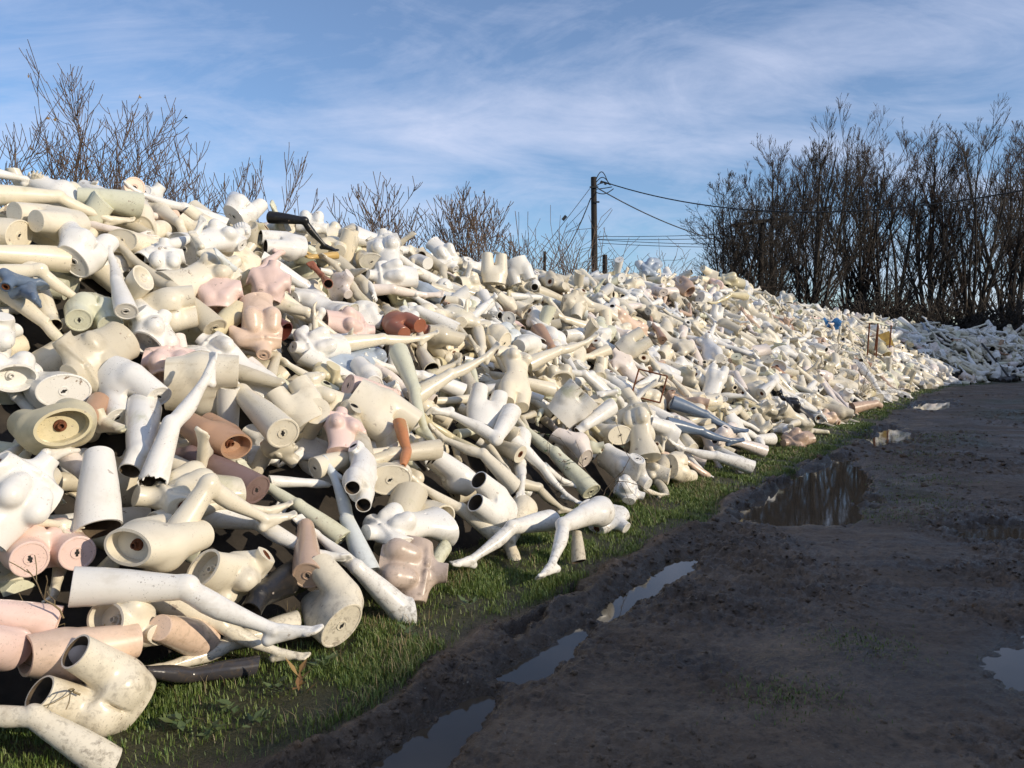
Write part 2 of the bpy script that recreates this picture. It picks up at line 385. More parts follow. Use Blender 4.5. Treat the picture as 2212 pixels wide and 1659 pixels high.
def leg_sdf(knee=0, point=50, fat=1.0, hip=False, foot=True):
    K, sh, fr, A, ft, up = leg_chain(knee, point)
    X = np.array([1, 0, 0])
    def fn(P):
        th = [(.08, .093, .004), (.0, .092, .003), (-.1, .0865, -.003), (-.2, .078, -.007), (-.3, .067, -.008), (-.38, .0575, -.010), (-.43, .0525, -.012)]
        d = _chain(P, [((0, y, z), r * (1 + (fat - 1) * min(1, (z + .43) * 4 + .3))) for z, r, y in th])
        if hip:
            d = _smin(d, _ell(P, (0.0, 0.045, 0.06), (0.10, 0.095, 0.115)), 0.05)
            d = _smin(d, _ell(P, (-0.05, -0.01, 0.14), (0.11, 0.092, 0.13)), 0.05)
        d = _smin(d, _ell(P, K + fr * 0.020, (0.030, 0.030, 0.045)), 0.03)
        sn = [(0, .0525, 0), (.05, .0475, .007), (.11, .0505, .013), (.17, .0485, .015), (.24, .0405, .011), (.32, .032, .005), (.38, .0285, .001), (.415, .0285, 0)]
        d = np.minimum(d, _chain(P, [(K + sh * l - fr * o, r) for l, r, o in sn])) if knee < 30 else _smin(d, _chain(P, [(K + sh * l - fr * o, r) for l, r, o in sn]), .02)
        if foot:
            heel = A - ft * 0.036 + up * 0.030
            mid = A + ft * 0.065 + up * 0.026
            ball = A + ft * 0.135 + up * 0.050
            f = _chain(P, [(A - sh * .02, .027), (A, .0285), (A + ft * .03 + up * .01, .0295), (mid, .0275), (ball + X * .01, .0215)])
            f = np.minimum(f, _chain(P, [(mid, .0265), (ball - X * .016, .0185)]))
            f = _smin(f, _chain(P, [(A - ft * .01, .024), (heel, .0255)]), .016)
            f = _smin(f, _chain(P, [(heel + up * .004, .022), (mid + up * .012, .0225)]), .016)
            for i, (x, l, r) in enumerate(((0.026, .062, .0135), (.007, .060, .0105), (-.008, .053, .010), (-.022, .044, .0095), (-.034, .034, .009))):
                a = ball + X * x * 0.9 - ft * 0.012; b = ball + X * x + ft * l * 0.86 + up * 0.004
                f = _smin(f, _cone(P, a, b, r * 1.1, r), 0.005)
            for s in (-1, 1):
                f = _smin(f, _ell(P, A + X * s * 0.021, (.011, .012, .015)), 0.012)
            d = _smin(d, f, .010)
        return d
    pts = [np.array([0, 0, 0.16 if not hip else 0.29]), K, A, A + ft * 0.22 + up * .06, A - ft * .05 + up * .07]
    lo = np.min(pts, 0) - (0.12 * fat + (0.06 if hip else 0)); hi = np.max(pts, 0) + (0.12 * fat + (0.06 if hip else 0))
    hi[2] = pts[0][2] + .01
    return fn, lo, hi

def arm_sdf(elbow=15, hand='open', fat=1.0, wrist=0):
    e = math.radians(elbow)
    E = np.array([0, 0.0, -0.29])
    fd = np.array([0, -math.sin(e), -math.cos(e)]); bk = np.array([0, math.cos(e), -math.sin(e)])
    W = E + fd * 0.25
    wv = math.radians(wrist)
    hd = math.cos(wv) * fd - math.sin(wv) * bk; pn = math.sin(wv) * fd + math.cos(wv) * bk
    X = np.array([1, 0, 0])
    def fn(P):
        ua = [(.04, .046, 0), (-.04, .0455, 0), (-.12, .0425, -.004), (-.2, .037, -.003), (-.26, .0335, 0), (-.29, .0335, 0)]
        d = _chain(P, [((0, y, z), r * fat) for z, r, y in ua])
        fa = [(0, .0335 * fat), (.04, .0355 * fat), (.09, .036 * fat), (.15, .031 * fat), (.21, .025), (.25, .0225), (.28, .022)]
        g = _chain(P, [(E + fd * l, r) for l, r in fa])
        d = np.minimum(d, g) if elbow < 30 else _smin(d, g, .015)
        if hand:
            palm = W + hd * 0.055
            u = np.stack([(P - palm) @ X, (P - palm) @ pn, (P - palm) @ hd], -1).astype(np.float32)
            d = _smin(d, _ell(u, (0, 0, 0), (0.037, 0.0165, 0.05)), 0.018)
            for i, (x, l) in enumerate(((-.029, .062), (-.010, .074), (.009, .070), (.027, .054))):
                c = 0.25 + 0.12 * i if hand == 'open' else 0.55
                a = palm + X * x * 0.86 + hd * 0.036
                m = palm + X * x * 1.1 + hd * (0.036 + l * 0.55) - pn * l * 0.25 * c
                t = palm + X * x * 1.18 + hd * (0.036 + l * 0.95) - pn * l * 0.85 * c
                d = _smin(d, _cone(P, a, m, 0.0105, 0.009), 0.006)
                d = _smin(d, _cone(P, m, t, 0.009, 0.0068), 0.004)
            a = palm - X * 0.022 - hd * 0.025; m = palm - X * 0.052 + hd * 0.008 - pn * 0.018; t = palm - X * 0.058 + hd * 0.04 - pn * 0.028
            d = _smin(d, _cone(P, a, m, 0.014, 0.0105), 0.012)
            d = _smin(d, _cone(P, m, t, 0.0105, 0.0078), 0.005)
        return d
    pts = np.array([(0, 0, 0.07), E, W, W + hd * 0.19, W + hd * .19 - pn * .08])
    return fn, pts.min(0) - 0.075, pts.max(0) + 0.075

def torso_sdf(sex='f', bend=0.0, lean=0.0, stubs=0.0, thigh=0.42, spread=0.0, fwd=(0, 0), arms=0.0):
    """crotch at z=0, neck end at z=.80; front is -Y. fwd tilts each thigh forward."""
    if sex == 'f':
        rows = [(-.02, .10, .085, .02), (.04, .155, .105, .02), (.10, .172, .115, .018), (.18, .155, .10, .012), (.27, .118, .083, .0), (.32, .113, .080, -.002), (.42, .128, .09, 0),
                (.50, .138, .095, .003), (.58, .145, .088, .012), (.63, .13, .070, .018), (.675, .085, .055, .018), (.71, .058, .05, .012), (.80, .050, .052, -.004), (.84, .05, .052, -.01)]
    elif sex == 'm':
        rows = [(-.02, .10, .085, .015), (.05, .155, .105, .015), (.12, .165, .112, .01), (.22, .15, .105, .0), (.31, .142, .10, 0), (.42, .16, .113, 0),
                (.52, .178, .12, .003), (.60, .18, .11, .012), (.655, .165, .085, .018), (.70, .10, .065, .018), (.735, .07, .06, .012), (.82, .062, .063, -.004), (.86, .062, .063, -.01)]
    else:   # child
        rows = [(-.02, .10, .085, .015), (.05, .135, .10, .015), (.12, .14, .102, .01), (.22, .13, .10, -.005), (.32, .128, .098, -.005), (.42, .13, .095, 0),
                (.52, .13, .09, .003), (.59, .125, .08, .01), (.635, .095, .06, .012), (.67, .055, .05, .008), (.76, .048, .05, -.004), (.80, .048, .05, -.01)]
    sw = {'f': .155, 'm': .19, 'c': .125}[sex]; sz = {'f': .625, 'm': .655, 'c': .585}[sex]
    rt = {'f': .092, 'm': .095, 'c': .075}[sex]
    def fn(P0):
        P = P0.copy()
        P[..., 0] -= bend * np.sin((P[..., 2] - 0.1) * 3.2).astype(np.float32)
        P[..., 1] -= lean * (P[..., 2] - 0.3) ** 2
        d = _loft(P, rows)
        for s in (-1, 1):
            d = _smin(d, _cone(P, (s * 0.05, .016, sz + .035), (s * sw, .016, sz), .042, .05), 0.035)
            d = _smin(d, _cone(P, (s * sw * .9, .016, sz), (s * (sw + .05), .012, sz - .07 - arms), .05, .042), 0.03)
            if sex == 'f':
                d = _smin(d, _ell(P, (s * .073, -.088, .495), (.060, .058, .063)), 0.028)
                d = _smin(d, _ell(P, (s * .068, -.07, .54), (.05, .04, .08)), 0.04)
            elif sex == 'm':
                d = _smin(d, _ell(P, (s * .08, -.085, .535), (.085, .045, .065)), 0.025)
            d = _smin(d, _cone(P, (s * .11, .05, .58), (s * .06, .065, .50), .04, .04), 0.04)
            d = _smin(d, _cone(P, (s * .02, -.05 if sex != 'm' else -.06, sz + .04), (s * (sw - .02), -.02, sz + .032), .012, .012), 0.02)
            g = .8 if sex == 'c' else 1.0
            d = _smin(d, _ell(P, (s * .072 * g, .072 * g, .055), (.080 * g, .076 * g, .088)), 0.04)
            f = math.radians(fwd[0 if s < 0 else 1])
            hx = s * (.082 + spread * .4)
            tip = np.array([hx + s * spread, -math.sin(f) * thigh, .03 - math.cos(f) * thigh])
            d = _smin(d, _cone(P, (hx, 0.008, .05), tip, rt, rt * .70), 0.025)
        d = _smax(d, -_ell(P, (0, .15, .05), (.008, .05, .09)), 0.012)                    # cleft
        d = _smax(d, -_cone(P, (0, .115 if sex == 'f' else .13, .25), (0, .12, .52), .012, .01), 0.025)   # spine
        d = _smax(d, -_ell(P, (0, -.085 - (.02 if sex != 'f' else 0), .27), (.008, .02, .009)), 0.008)          # navel
        return d
    t = max(thigh * max(math.cos(math.radians(f)) for f in fwd), .0)
    fy = max(math.sin(math.radians(f)) for f in fwd) * thigh
    return fn, (-.32 - spread, -.2 - max(fy, 0), -.02 - t - .09), (.32 + spread, .21, .86)

def head_sdf(kind='face'):
    def fn(P):
        d = _ell(P, (0, .012, .105), (.075, .096, .098))
        d = _smin(d, _ell(P, (0, -.03, .045), (.056, .066, .082)), 0.03)
        d = _smin(d, _cone(P, (0, .02, .02), (0, .035, -.13), .048, .055), 0.025)
        d = _smin(d, _ell(P, (0, -.075, -.025), (.022, .02, .018)), 0.02)
        if kind in ('face', 'hair'):
            for s in (-1, 1):
                d = _smax(d, -_ell(P, (s * .031, -.108, .074), (.021, .022, .014)), 0.016)
                d = _smin(d, _ell(P, (s * .031, -.078, .073), (.014, .013, .010)), 0.005)
                d = _smin(d, _ell(P, (s * .074, .012, .06), (.009, .02, .032)), 0.008)
            d = _smin(d, _cone(P, (0, -.088, .078), (0, -.112, .044), .007, .0125), 0.012)
            d = _smin(d, _ell(P, (0, -.093, .016), (.022, .012, .008)), 0.006)
            d = _smin(d, _ell(P, (0, -.092, .003), (.018, .012, .008)), 0.006)
        if kind == 'hair':
            h = _ell(P, (0, .025, .125), (.088, .104, .10))
            w = np.sin(P[..., 0] * 120 + 2 * np.sin(P[..., 2] * 40)) * .004 + np.sin(P[..., 2] * 90 + P[..., 1] * 60) * .003
            h = np.maximum(h + w, -(P[..., 1] + .055 - .25 * (P[..., 2] - .1)))
            d = _smin(d, h, .008)
        if kind == 'cap':
            h = _ell(P, (0, .01, .11), (.085, .104, .095)) + .004 * np.sin(np.arctan2(P[..., 1], P[..., 0]) * 22)
            d = _smin(d, np.maximum(h, .055 - P[..., 2]), .006)
        return d
    return fn, (-.12, -.15, -.16), (.12, .15, .25)

# --- cutting and capping -------------------------------------------------------
def _mesh(name, V, F, mats, smooth=True, mi=None):
    me = bpy.data.meshes.new(name)
    me.from_pydata([tuple(map(float, v)) for v in V], [], [tuple(map(int, f)) for f in F])
    for m in mats: me.materials.append(m)
    if smooth: me.polygons.foreach_set('use_smooth', [True] * len(me.polygons))
    if mi is not None: me.polygons.foreach_set('material_index', mi)
    me.update()
    return me

def _frame(n):
    n = np.array(n, float); n /= np.linalg.norm(n)
    a = np.array([0, 0, 1.0]) if abs(n[2]) < .8 else np.array([1.0, 0, 0])
    u = np.cross(n, a); u /= np.linalg.norm(u)
    return n, u, np.cross(n, u)

def _ring_mesh(c, n, profile, seg=20, squash=1.0):
    """turned shape about axis n at c: profile of (radius, height)"""
    n, u, v = _frame(n); V = []; F = []
    for r, h in profile:
        for i in range(seg):
            a = 2 * math.pi * i / seg
            V.append(c + u * math.cos(a) * r + v * math.sin(a) * r * squash + n * h)
    for k in range(len(profile) - 1):
        for i in range(seg):
            j = (i + 1) % seg
            F.append((k * seg + i, k * seg + j, (k + 1) * seg + j, (k + 1) * seg + i))
    F.append(tuple((len(profile) - 1) * seg + i for i in range(seg)))
    return V, F

def _cut(V, F, cuts):
    """saw the skin with planes (point, outward normal, cap kind); returns the open skin and the cut loops"""
    me = bpy.data.meshes.new('skin'); me.vertices.add(len(V)); me.vertices.foreach_set('co', V.astype(np.float32).ravel())
    F = np.asarray(F); me.loops.add(F.size); me.loops.foreach_set('vertex_index', F.ravel().astype(np.int32))
    me.polygons.add(len(F)); me.polygons.foreach_set('loop_start', np.arange(0, F.size, 4, dtype=np.int32)); me.update()
    bm = bmesh.new(); bm.from_mesh(me); bpy.data.meshes.remove(me)
    for co, no, kind in cuts:
        bmesh.ops.bisect_plane(bm, geom=bm.verts[:] + bm.edges[:] + bm.faces[:], dist=1e-5, plane_co=Vector(co), plane_no=Vector(no).normalized(), clear_outer=True)
    loops = []; used = set()
    for co, no, kind in cuts:
        no = Vector(no).normalized(); co = Vector(co)
        ed = [e for e in bm.edges if e.is_boundary and all(abs((v.co - co).dot(no)) < 1e-4 for v in e.verts)]
        adj = {}
        for e in ed:
            a, b = e.verts
            adj.setdefault(a, []).append(b); adj.setdefault(b, []).append(a)
        seen = set()
        for st in list(adj):
            if st in seen or st in used: continue
            loop = [st]; seen.add(st); cur = st
            while True:
                nx = [q for q in adj[cur] if q not in seen]
                if not nx: break
                cur = nx[0]; seen.add(cur); loop.append(cur)
            if len(loop) > 8: loops.append((loop, np.array(no), kind)); used.update(loop)
    # smooth the rim a little along the plane and return coordinates
    bm.verts.index_update()
    keep = [(np.array([v.co[:] for v in lp]), no, kind, lp) for lp, no, kind in loops]
    rng = random.Random(7)
    for pts, no, kind, lp in keep:
        if kind == 'broken':
            ph = rng.random() * 6
            for i, v in enumerate(lp):
                j = .010 * math.sin(i * .9 + ph) + .012 * math.sin(i * .37 + 2 * ph) + rng.uniform(-.008, .008)
                v.co += Vector(no) * (j - .01)
                pts[i] = v.co[:]
    V2 = np.array([v.co[:] for v in bm.verts]); F2 = [[v.index for v in f.verts] for f in bm.faces]
    bm.free()
    return V2, F2, [(p, n, k) for p, n, k, _ in keep]

def _cap_parts(pts, no, kind, rng, skin):
    """child pieces that close one sawn end: list of (part name, V, F, material key, [sub parts])"""
    c = pts.mean(0); n, u, v = _frame(no)
    N = len(pts); R = np.linalg.norm(pts - c, axis=1).mean()
    rad = pts - c; ln = np.linalg.norm(rad, axis=1)[:, None]; rin = rad / ln
    out = []
    def strip(rings, close=True):
        VV = np.concatenate(rings); FF = []
        for k in range(len(rings) - 1):
            for i in range(N):
                j = (i + 1) % N
                FF.append((k * N + i, k * N + j, (k + 1) * N + j, (k + 1) * N + i))
        if close:
            VV = np.concatenate([VV, rings[-1].mean(0)[None]]); o = (len(rings) - 1) * N
            for i in range(N): FF.append((o + i, o + (i + 1) % N, len(VV) - 1))
        a = np.cross(VV[FF[0][1]] - VV[FF[0][0]], VV[FF[0][2]] - VV[FF[0][0]])
        return VV, FF
    if kind in ('flat', 'plain', 'foam'):
        rings = [pts, pts - rin * .004 + n * .002, pts - rin * .011 + n * .002, pts - rin * .013 - n * .002, c + rad * .45 - n * .0025]
        if kind == 'plain': rings = [pts, pts - rin * .004 + n * .0022, c + rad * .5 + n * .0026]
        VV, FF = strip(rings)
        sub = []
        if kind == 'flat':
            r = min(.028, R * .36)
            ring = _ring_mesh(c, n, [(r, -.004), (r, .0015), (r * .82, .0015), (r * .80, -.001), (r * .3, -.001), (r * .28, -.0012)])
            sub.append(('fitting', ring[0], ring[1], 'cap'))
            a = rng.random() * 6.28; V3 = []; F3 = []           # dark cross-shaped key hole
            uu = u * math.cos(a) + v * math.sin(a); vv = -u * math.sin(a) + v * math.cos(a)
            for (l, w) in ((r * .62, r * .2), (r * .22, r * .36)):
                o = len(V3)
                for sx, sy in ((-1, -1), (1, -1), (1, 1), (-1, 1)):
                    V3.append(c + uu * sx * l + vv * sy * w - n * (.0002 if w > l else .0005) + n * .0008)
                F3.append((o, o + 1, o + 2, o + 3))
            sub.append(('keyhole', V3, F3, 'dark'))
        out.append(('end_cap', VV, FF, 'cap' if kind != 'foam' else 'rust', sub))
    elif kind == 'socket':
        r = min(.02, R * .4)
        VV, FF = strip([pts, pts - rin * .003 + n * .001, c + rin * r * 1.9 + n * .001, c + rin * r * 1.4 - n * .004], close=False)
        V3, F3 = _ring_mesh(c, n, [(r * 1.55, -.005), (r * 1.5, .001), (r, .001), (r, -.03)])
        out.append(('end_cap', VV, FF, 'cap', [('socket', V3, F3, rng.choice(['rust', 'rust', 'dark']))]))
    elif kind == 'cavity':
        t = min(.014, R * .15); dep = min(.07, R * .8)
        ir = pts - rin * t
        VV, FF = strip([pts, ir + n * .0005, ir - n * dep * .5, c + (ir - c) * .97 - n * dep, c + (ir - c) * .5 - n * (dep + .004)])
        r = .016
        V3, F3 = _ring_mesh(c - n * dep, n, [(r * 1.9, -.006), (r * 1.7, .008), (r * 1.1, .010), (r, .03), (r * .7, .03), (r * .65, .012)])
        out.append(('recess', VV, FF, 'cap', [('fitting', V3, F3, rng.choice(['rust', 'cap', 'rust']))]))
    else:   # hollow / broken tube
        t = min(.008, R * .12); dep = R * 1.5
        dn = (skin - c) @ n; rr = np.linalg.norm((skin - c) + np.outer(-dn, n), axis=1)
        m = (dn < -dep * .8) & (dn > -dep * 1.2) & (rr < R * 1.6)
        c2 = skin[m].mean(0) if m.sum() > 5 else c - n * dep
        k2 = min(1.0, .9 * np.linalg.norm((skin[m] - c2) - np.outer((skin[m] - c2) @ n, n), axis=1).mean() / R) if m.sum() > 5 else .8
        ir = pts - rin * t
        VV, FF = strip([pts, ir + n * .0005], close=False)
        out.append(('rim', VV, FF, 'cap', []))
        VV, FF = strip([ir + n * .0005, (ir + c2 + (ir - c) * k2 * .9) * .5, c2 + (ir - c) * k2 * .9])
        out.append(('hollow', VV, FF, 'inside', []))
    return out

class Proto: pass
PROTO = {}

def make_proto(key, name, category, sdf, cuts, h, spheres=12, axis=None, front=(0, -1, 0)):
    fn, lo, hi = sdf
    p = Proto(); p.key, p.name, p.category = key, name, category
    rng = random.Random(key)
    p.lods = []
    for q, hh in enumerate((h, h * 2.2)):
        V, F, (G, vol) = _grow(fn, lo, hi, hh)
        V2, F2, loops = _cut(V, F, cuts)
        if q == 0:
            d = vol.copy()
            for co, no, kind in cuts:
                nn = np.array(Vector(no).normalized()); d = np.maximum(d, (G - np.array(co)) @ nn)
            p.spheres = _medial(G.reshape(-1, 3), d.reshape(-1), spheres)
            p.center = V2.mean(0)
        parts = []
        for pts, no, kind in loops: parts += _cap_parts(pts, no, kind, rng, V2)
        p.lods.append((V2, F2, parts))
    p.axis = axis; p.front = front
    PROTO[key] = p
    return p

def _medial(P, d, n):
    m = d < -.012; P = P[m]; r = -d[m]; out = []
    alive = np.ones(len(P), bool)
    score = r.copy()
    while len(out) < n and alive.any():
        i = int(np.argmax(np.where(alive, score, -1)))
        if r[i] < .014: break
        out.append((*P[i], r[i]))
        dist = np.linalg.norm(P - P[i], axis=1)
        alive &= dist > r[i] * .95
    return np.array(out)

def build_protos(only=None):
    Z = (0, 0, 1)
    def mk(key, *a, **k):
        if only is None or key in only: make_proto(key, *a, **k)
    ank = lambda kn, f=.0: leg_chain(kn)
    T = lambda d=1: (0, 0, d)
    # legs -- axis runs from the sawn thigh to the toes
    mk('leg_straight', 'mannequin_leg_piece', 'mannequin leg', leg_sdf(4, 52, .90), [((0, 0, .02), (0.25, .1, 1), 'flat')], .0068, 14)
    mk('leg_relaxed', 'mannequin_leg_piece', 'mannequin leg', leg_sdf(24, 46, .90), [((0, 0, .01), (-.3, -.05, 1), 'flat')], .0068, 14)
    mk('leg_bent', 'mannequin_leg_piece', 'mannequin leg', leg_sdf(48, 40, .90), [((0, 0, .02), (.35, .1, 1), 'socket')], .0068, 14)
    mk('leg_folded', 'mannequin_leg_piece', 'mannequin leg', leg_sdf(88, 35, .90), [((0, 0, .02), (0, .2, 1), 'flat')], .0068, 14)
    mk('leg_hip', 'mannequin_leg_piece', 'mannequin leg', leg_sdf(30, 50, hip=True), [((-.035, 0, .10), (-.72, .05, .7), 'flat')], .0068, 15)
    mk('leg_hollow', 'mannequin_leg_piece', 'mannequin leg', leg_sdf(12, 25, .93), [((0, 0, -.12), (.1, .1, 1), 'hollow')], .0068, 13)
    mk('leg_broken', 'mannequin_leg_piece', 'mannequin leg', leg_sdf(15, 55, .90), [((0, 0, -.04), (-.1, .1, 1), 'broken')], .0068, 13)
    K, sh, fr, A, ft, up = leg_chain(5)
    mk('shin', 'mannequin_shin', 'mannequin shin', leg_sdf(5, 20), [(K + sh * .05, -sh, 'hollow')], .0062, 9)
    mk('shin_cap', 'mannequin_shin', 'mannequin shin', leg_sdf(5, 50), [(K + sh * .14, -sh + np.array([.1, 0, 0]), 'flat')], .0062, 8)
    mk('foot', 'mannequin_foot_piece', 'mannequin foot', leg_sdf(5, 15), [(A - sh * .07, -sh, 'socket')], .0055, 6)
    K2, sh2, *_ = leg_chain(20)
    mk('thigh', 'mannequin_thigh', 'mannequin thigh', leg_sdf(20, 40, .94, foot=False), [((0, 0, .03), (.2, 0, 1), 'flat'), (K2 + sh2 * .1, sh2, 'hollow')], .0085, 8)
    mk('thigh_hollow', 'mannequin_thigh', 'mannequin thigh', leg_sdf(5, 40, 1.0, foot=False), [((0, 0, .02), (-.2, .2, 1), 'hollow'), ((0, 0, -.36), (0, 0, -1), 'plain')], .0085, 7)
    # arms
    mk('arm_straight', 'mannequin_arm_piece', 'mannequin arm', arm_sdf(12), [((0, 0, .02), (.15, 0, 1), 'socket')], .0056, 12)
    mk('arm_bent', 'mannequin_arm_piece', 'mannequin arm', arm_sdf(62, 'open', 1, 15), [((0, 0, .02), (-.2, 0, 1), 'socket')], .0056, 12)
    mk('arm_crooked', 'mannequin_arm_piece', 'mannequin arm', arm_sdf(100, 'curl', 1.05, -10), [((0, 0, .02), (.3, 0, 1), 'flat')], .0056, 12)
    mk('arm_bare', 'mannequin_arm_piece', 'mannequin arm', arm_sdf(25, None, 1.1), [((0, 0, .03), (.3, 0, 1), 'flat'), ((0, -.1, -.50), (0, -.42, -.9), 'socket')], .0062, 9)
    E = math.radians(10)
    mk('forearm', 'mannequin_forearm', 'mannequin forearm', arm_sdf(8), [((0, 0, -.31), (0, 0, 1), 'hollow')], .0052, 8)
    mk('hand', 'mannequin_hand', 'mannequin hand', arm_sdf(5, 'open', 1, 10), [((0, 0, -.50), (0, 0, 1), 'socket')], .0046, 5)
    # torsos
    AR = lambda sx, sz, kind, t=.16: [((sx, 0, sz), (1, 0, t), kind), ((-sx, 0, sz), (-1, 0, t), kind)]
    mk('bust', 'mannequin_bust', 'mannequin bust', torso_sdf('f', .0), [((0, 0, .775), (0, 0, 1), 'plain')] + AR(.175, .60, 'plain') + [((0, 0, .415), (0, 0, -1), 'cavity')], .0088, 12)
    mk('torso', 'mannequin_torso', 'mannequin torso', torso_sdf('f', .015, .1), [((0, 0, .77), (0, -.2, 1), 'plain')] + AR(.172, .60, 'socket') + [((0, 0, .285), (0.05, 0, -1), 'cavity')], .0088, 14)
    mk('torso_twist', 'mannequin_torso', 'mannequin torso', torso_sdf('f', -.045, .25), [((0, 0, .76), (.15, -.1, 1), 'flat')] + AR(.178, .60, 'flat') + [((0, 0, .25), (.18, 0, -1), 'flat')], .0088, 14)
    mk('torso_male', 'mannequin_torso', 'mannequin torso', torso_sdf('m', 0), [((0, 0, .79), (0, 0, 1), 'plain')] + AR(.215, .62, 'flat', .1) + [((0, 0, .24), (0, .1, -1), 'cavity')], .0095, 14)
    mk('torso_long', 'mannequin_torso', 'mannequin torso', torso_sdf('f', .02), [((0, 0, .765), (0, 0, 1), 'plain')] + AR(.175, .60, 'flat') + [((0, 0, .09), (0, -.15, -1), 'flat')], .0092, 16)
    mk('body', 'mannequin_figure', 'mannequin body', torso_sdf('f', .035, .15, thigh=.3), [((0, 0, .75), (0, -.25, 1), 'plain')] + AR(.172, .60, 'socket') + [((0, 0, -.13), (0, 0, -1), 'plain')], .0092, 18)
    mk('body_child', 'mannequin_figure', 'mannequin body', torso_sdf('c', 0, thigh=.3, arms=.08), [((0, 0, .72), (0, 0, 1), 'socket'), ((0, 0, -.16), (0, 0, -1), 'hollow')] + AR(.165, .55, 'socket', .02), .0088, 16)
    # hips
    mk('hips', 'mannequin_hips', 'mannequin hips', torso_sdf('f', 0, thigh=.36, spread=.02), [((0, 0, .25), (0, 0, 1), 'cavity'), ((0, 0, -.17), (0, 0, -1), 'plain')], .0092, 12)
    mk('hips_hollow', 'mannequin_hips', 'mannequin hips', torso_sdf('f', 0, thigh=.36, spread=.015), [((0, 0, .21), (0, .15, 1), 'flat'), ((0, 0, -.20), (0, 0, -1), 'hollow')], .0092, 12)
    mk('hips_seated', 'mannequin_hips', 'mannequin hips', torso_sdf('f', 0, thigh=.36, spread=.03, fwd=(62, 55)), [((0, 0, .24), (.1, 0, 1), 'flat'), ((0, -.27, -.05), (0, -1, -.55), 'flat')], .0092, 13)
    mk('hips_stride', 'mannequin_hips', 'mannequin hips', torso_sdf('f', 0, thigh=.42, spread=.03, fwd=(35, -12)), [((0, 0, .22), (-.12, 0, 1), 'flat'), ((0, 0, -.16), (0, -.2, -1), 'flat')], .0092, 13)
    mk('hips_male', 'mannequin_hips', 'mannequin hips', torso_sdf('m', 0, thigh=.36, spread=.02), [((0, 0, .22), (0, 0, 1), 'flat'), ((0, 0, -.12), (0, 0, -1), 'flat')], .0092, 12)
    # heads
    mk('head', 'mannequin_head_piece', 'mannequin head', head_sdf('face'), [((0, 0, -.1), (0, 0, -1), 'plain')], .0052, 5)
    mk('head_egg', 'mannequin_head_piece', 'mannequin head', head_sdf('egg'), [((0, 0, -.09), (0, 0.1, -1), 'flat')], .0062, 5)
    mk('head_hair', 'mannequin_head_piece', 'mannequin head', head_sdf('hair'), [((0, 0, -.1), (0, 0, -1), 'plain')], .0048, 5)
    mk('head_cap', 'mannequin_head_piece', 'mannequin head', head_sdf('cap'), [((0, 0, -.07), (0, 0, -1), 'plain')], .0052, 5)

# ---------------------------------------------------------------- ground, track, puddles
def _hash(ix, iy, seed):
    h = (ix.astype(np.int64) * 374761393 + iy.astype(np.int64) * 668265263 + seed * 974634777) & 0x7fffffff
    h = ((h ^ (h >> 13)) * 1274126177) & 0x7fffffff
    return ((h ^ (h >> 16)) & 0xffff) / 65535.0
def vnoise(x, y, seed=0):
    ix, iy = np.floor(x), np.floor(y); fx, fy = x - ix, y - iy
    fx = fx * fx * (3 - 2 * fx); fy = fy * fy * (3 - 2 * fy)
    a = _hash(ix, iy, seed); b = _hash(ix + 1, iy, seed); c = _hash(ix, iy + 1, seed); d = _hash(ix + 1, iy + 1, seed)
    return (a * (1 - fx) + b * fx) * (1 - fy) + (c * (1 - fx) + d * fx) * fy
def fbm(x, y, seed=0, oct=4, gain=.5):
    s = 0; a = 1; n = 0
    for o in range(oct):
        s = s + a * vnoise(x * 2 ** o, y * 2 ** o, seed + o); n += a; a *= gain
    return s / n
def ground_at(px, py):
    """spot on the level ground seen at a pixel of the 2212 x 1659 frame (layout surveyed from the photograph)"""
    d = C_FWD + C_RIGHT * (px - CX) / FPX - C_UP * (py - CY) / FPX
    t = -CAM_LOC[2] / d[2]; return (d[0] * t, d[1] * t)

PUDDLES = {   # outlines on the ground
    'rut': [ground_at(*p) for p in ((800, 1650), (880, 1575), (960, 1528), (1030, 1490), (1075, 1490), (1065, 1530), (1010, 1590), (950, 1660), (900, 1720), (780, 1720))],
    'rut_mid': [ground_at(*p) for p in ((1040, 1475), (1085, 1440), (1140, 1408), (1200, 1372), (1255, 1338), (1268, 1352), (1290, 1338), (1235, 1412), (1190, 1455), (1120, 1480), (1085, 1468))],
    'rut_end': [ground_at(*p) for p in ((1262, 1335), (1285, 1312), (1345, 1268), (1400, 1232), (1465, 1198), (1505, 1198), (1495, 1226), (1430, 1268), (1385, 1305), (1320, 1345), (1290, 1335))],
    'verge': [ground_at(*p) for p in ((1085, 1372), (1140, 1335), (1195, 1290), (1238, 1268), (1246, 1284), (1170, 1342), (1105, 1388))],
    'wide': [ground_at(*p) for p in ((1575, 1118), (1640, 1068), (1700, 1030), (1790, 985), (1835, 985), (1880, 1030), (1885, 1070), (1862, 1112), (1790, 1136), (1660, 1136))],
    'edge': [ground_at(*p) for p in ((2030, 1138), (2120, 1128), (2260, 1132), (2300, 1165), (2160, 1172), (2080, 1158))],
    'far': [ground_at(*p) for p in ((1845, 945), (1880, 925), (1940, 918), (1990, 938), (1975, 958), (1890, 962))],
    'bend': [ground_at(*p) for p in ((1955, 882), (1990, 868), (2060, 862), (2075, 876), (2000, 888))],
    'side': [ground_at(*p) for p in ((2120, 1420), (2190, 1370), (2280, 1360), (2300, 1450), (2200, 1500))],
}
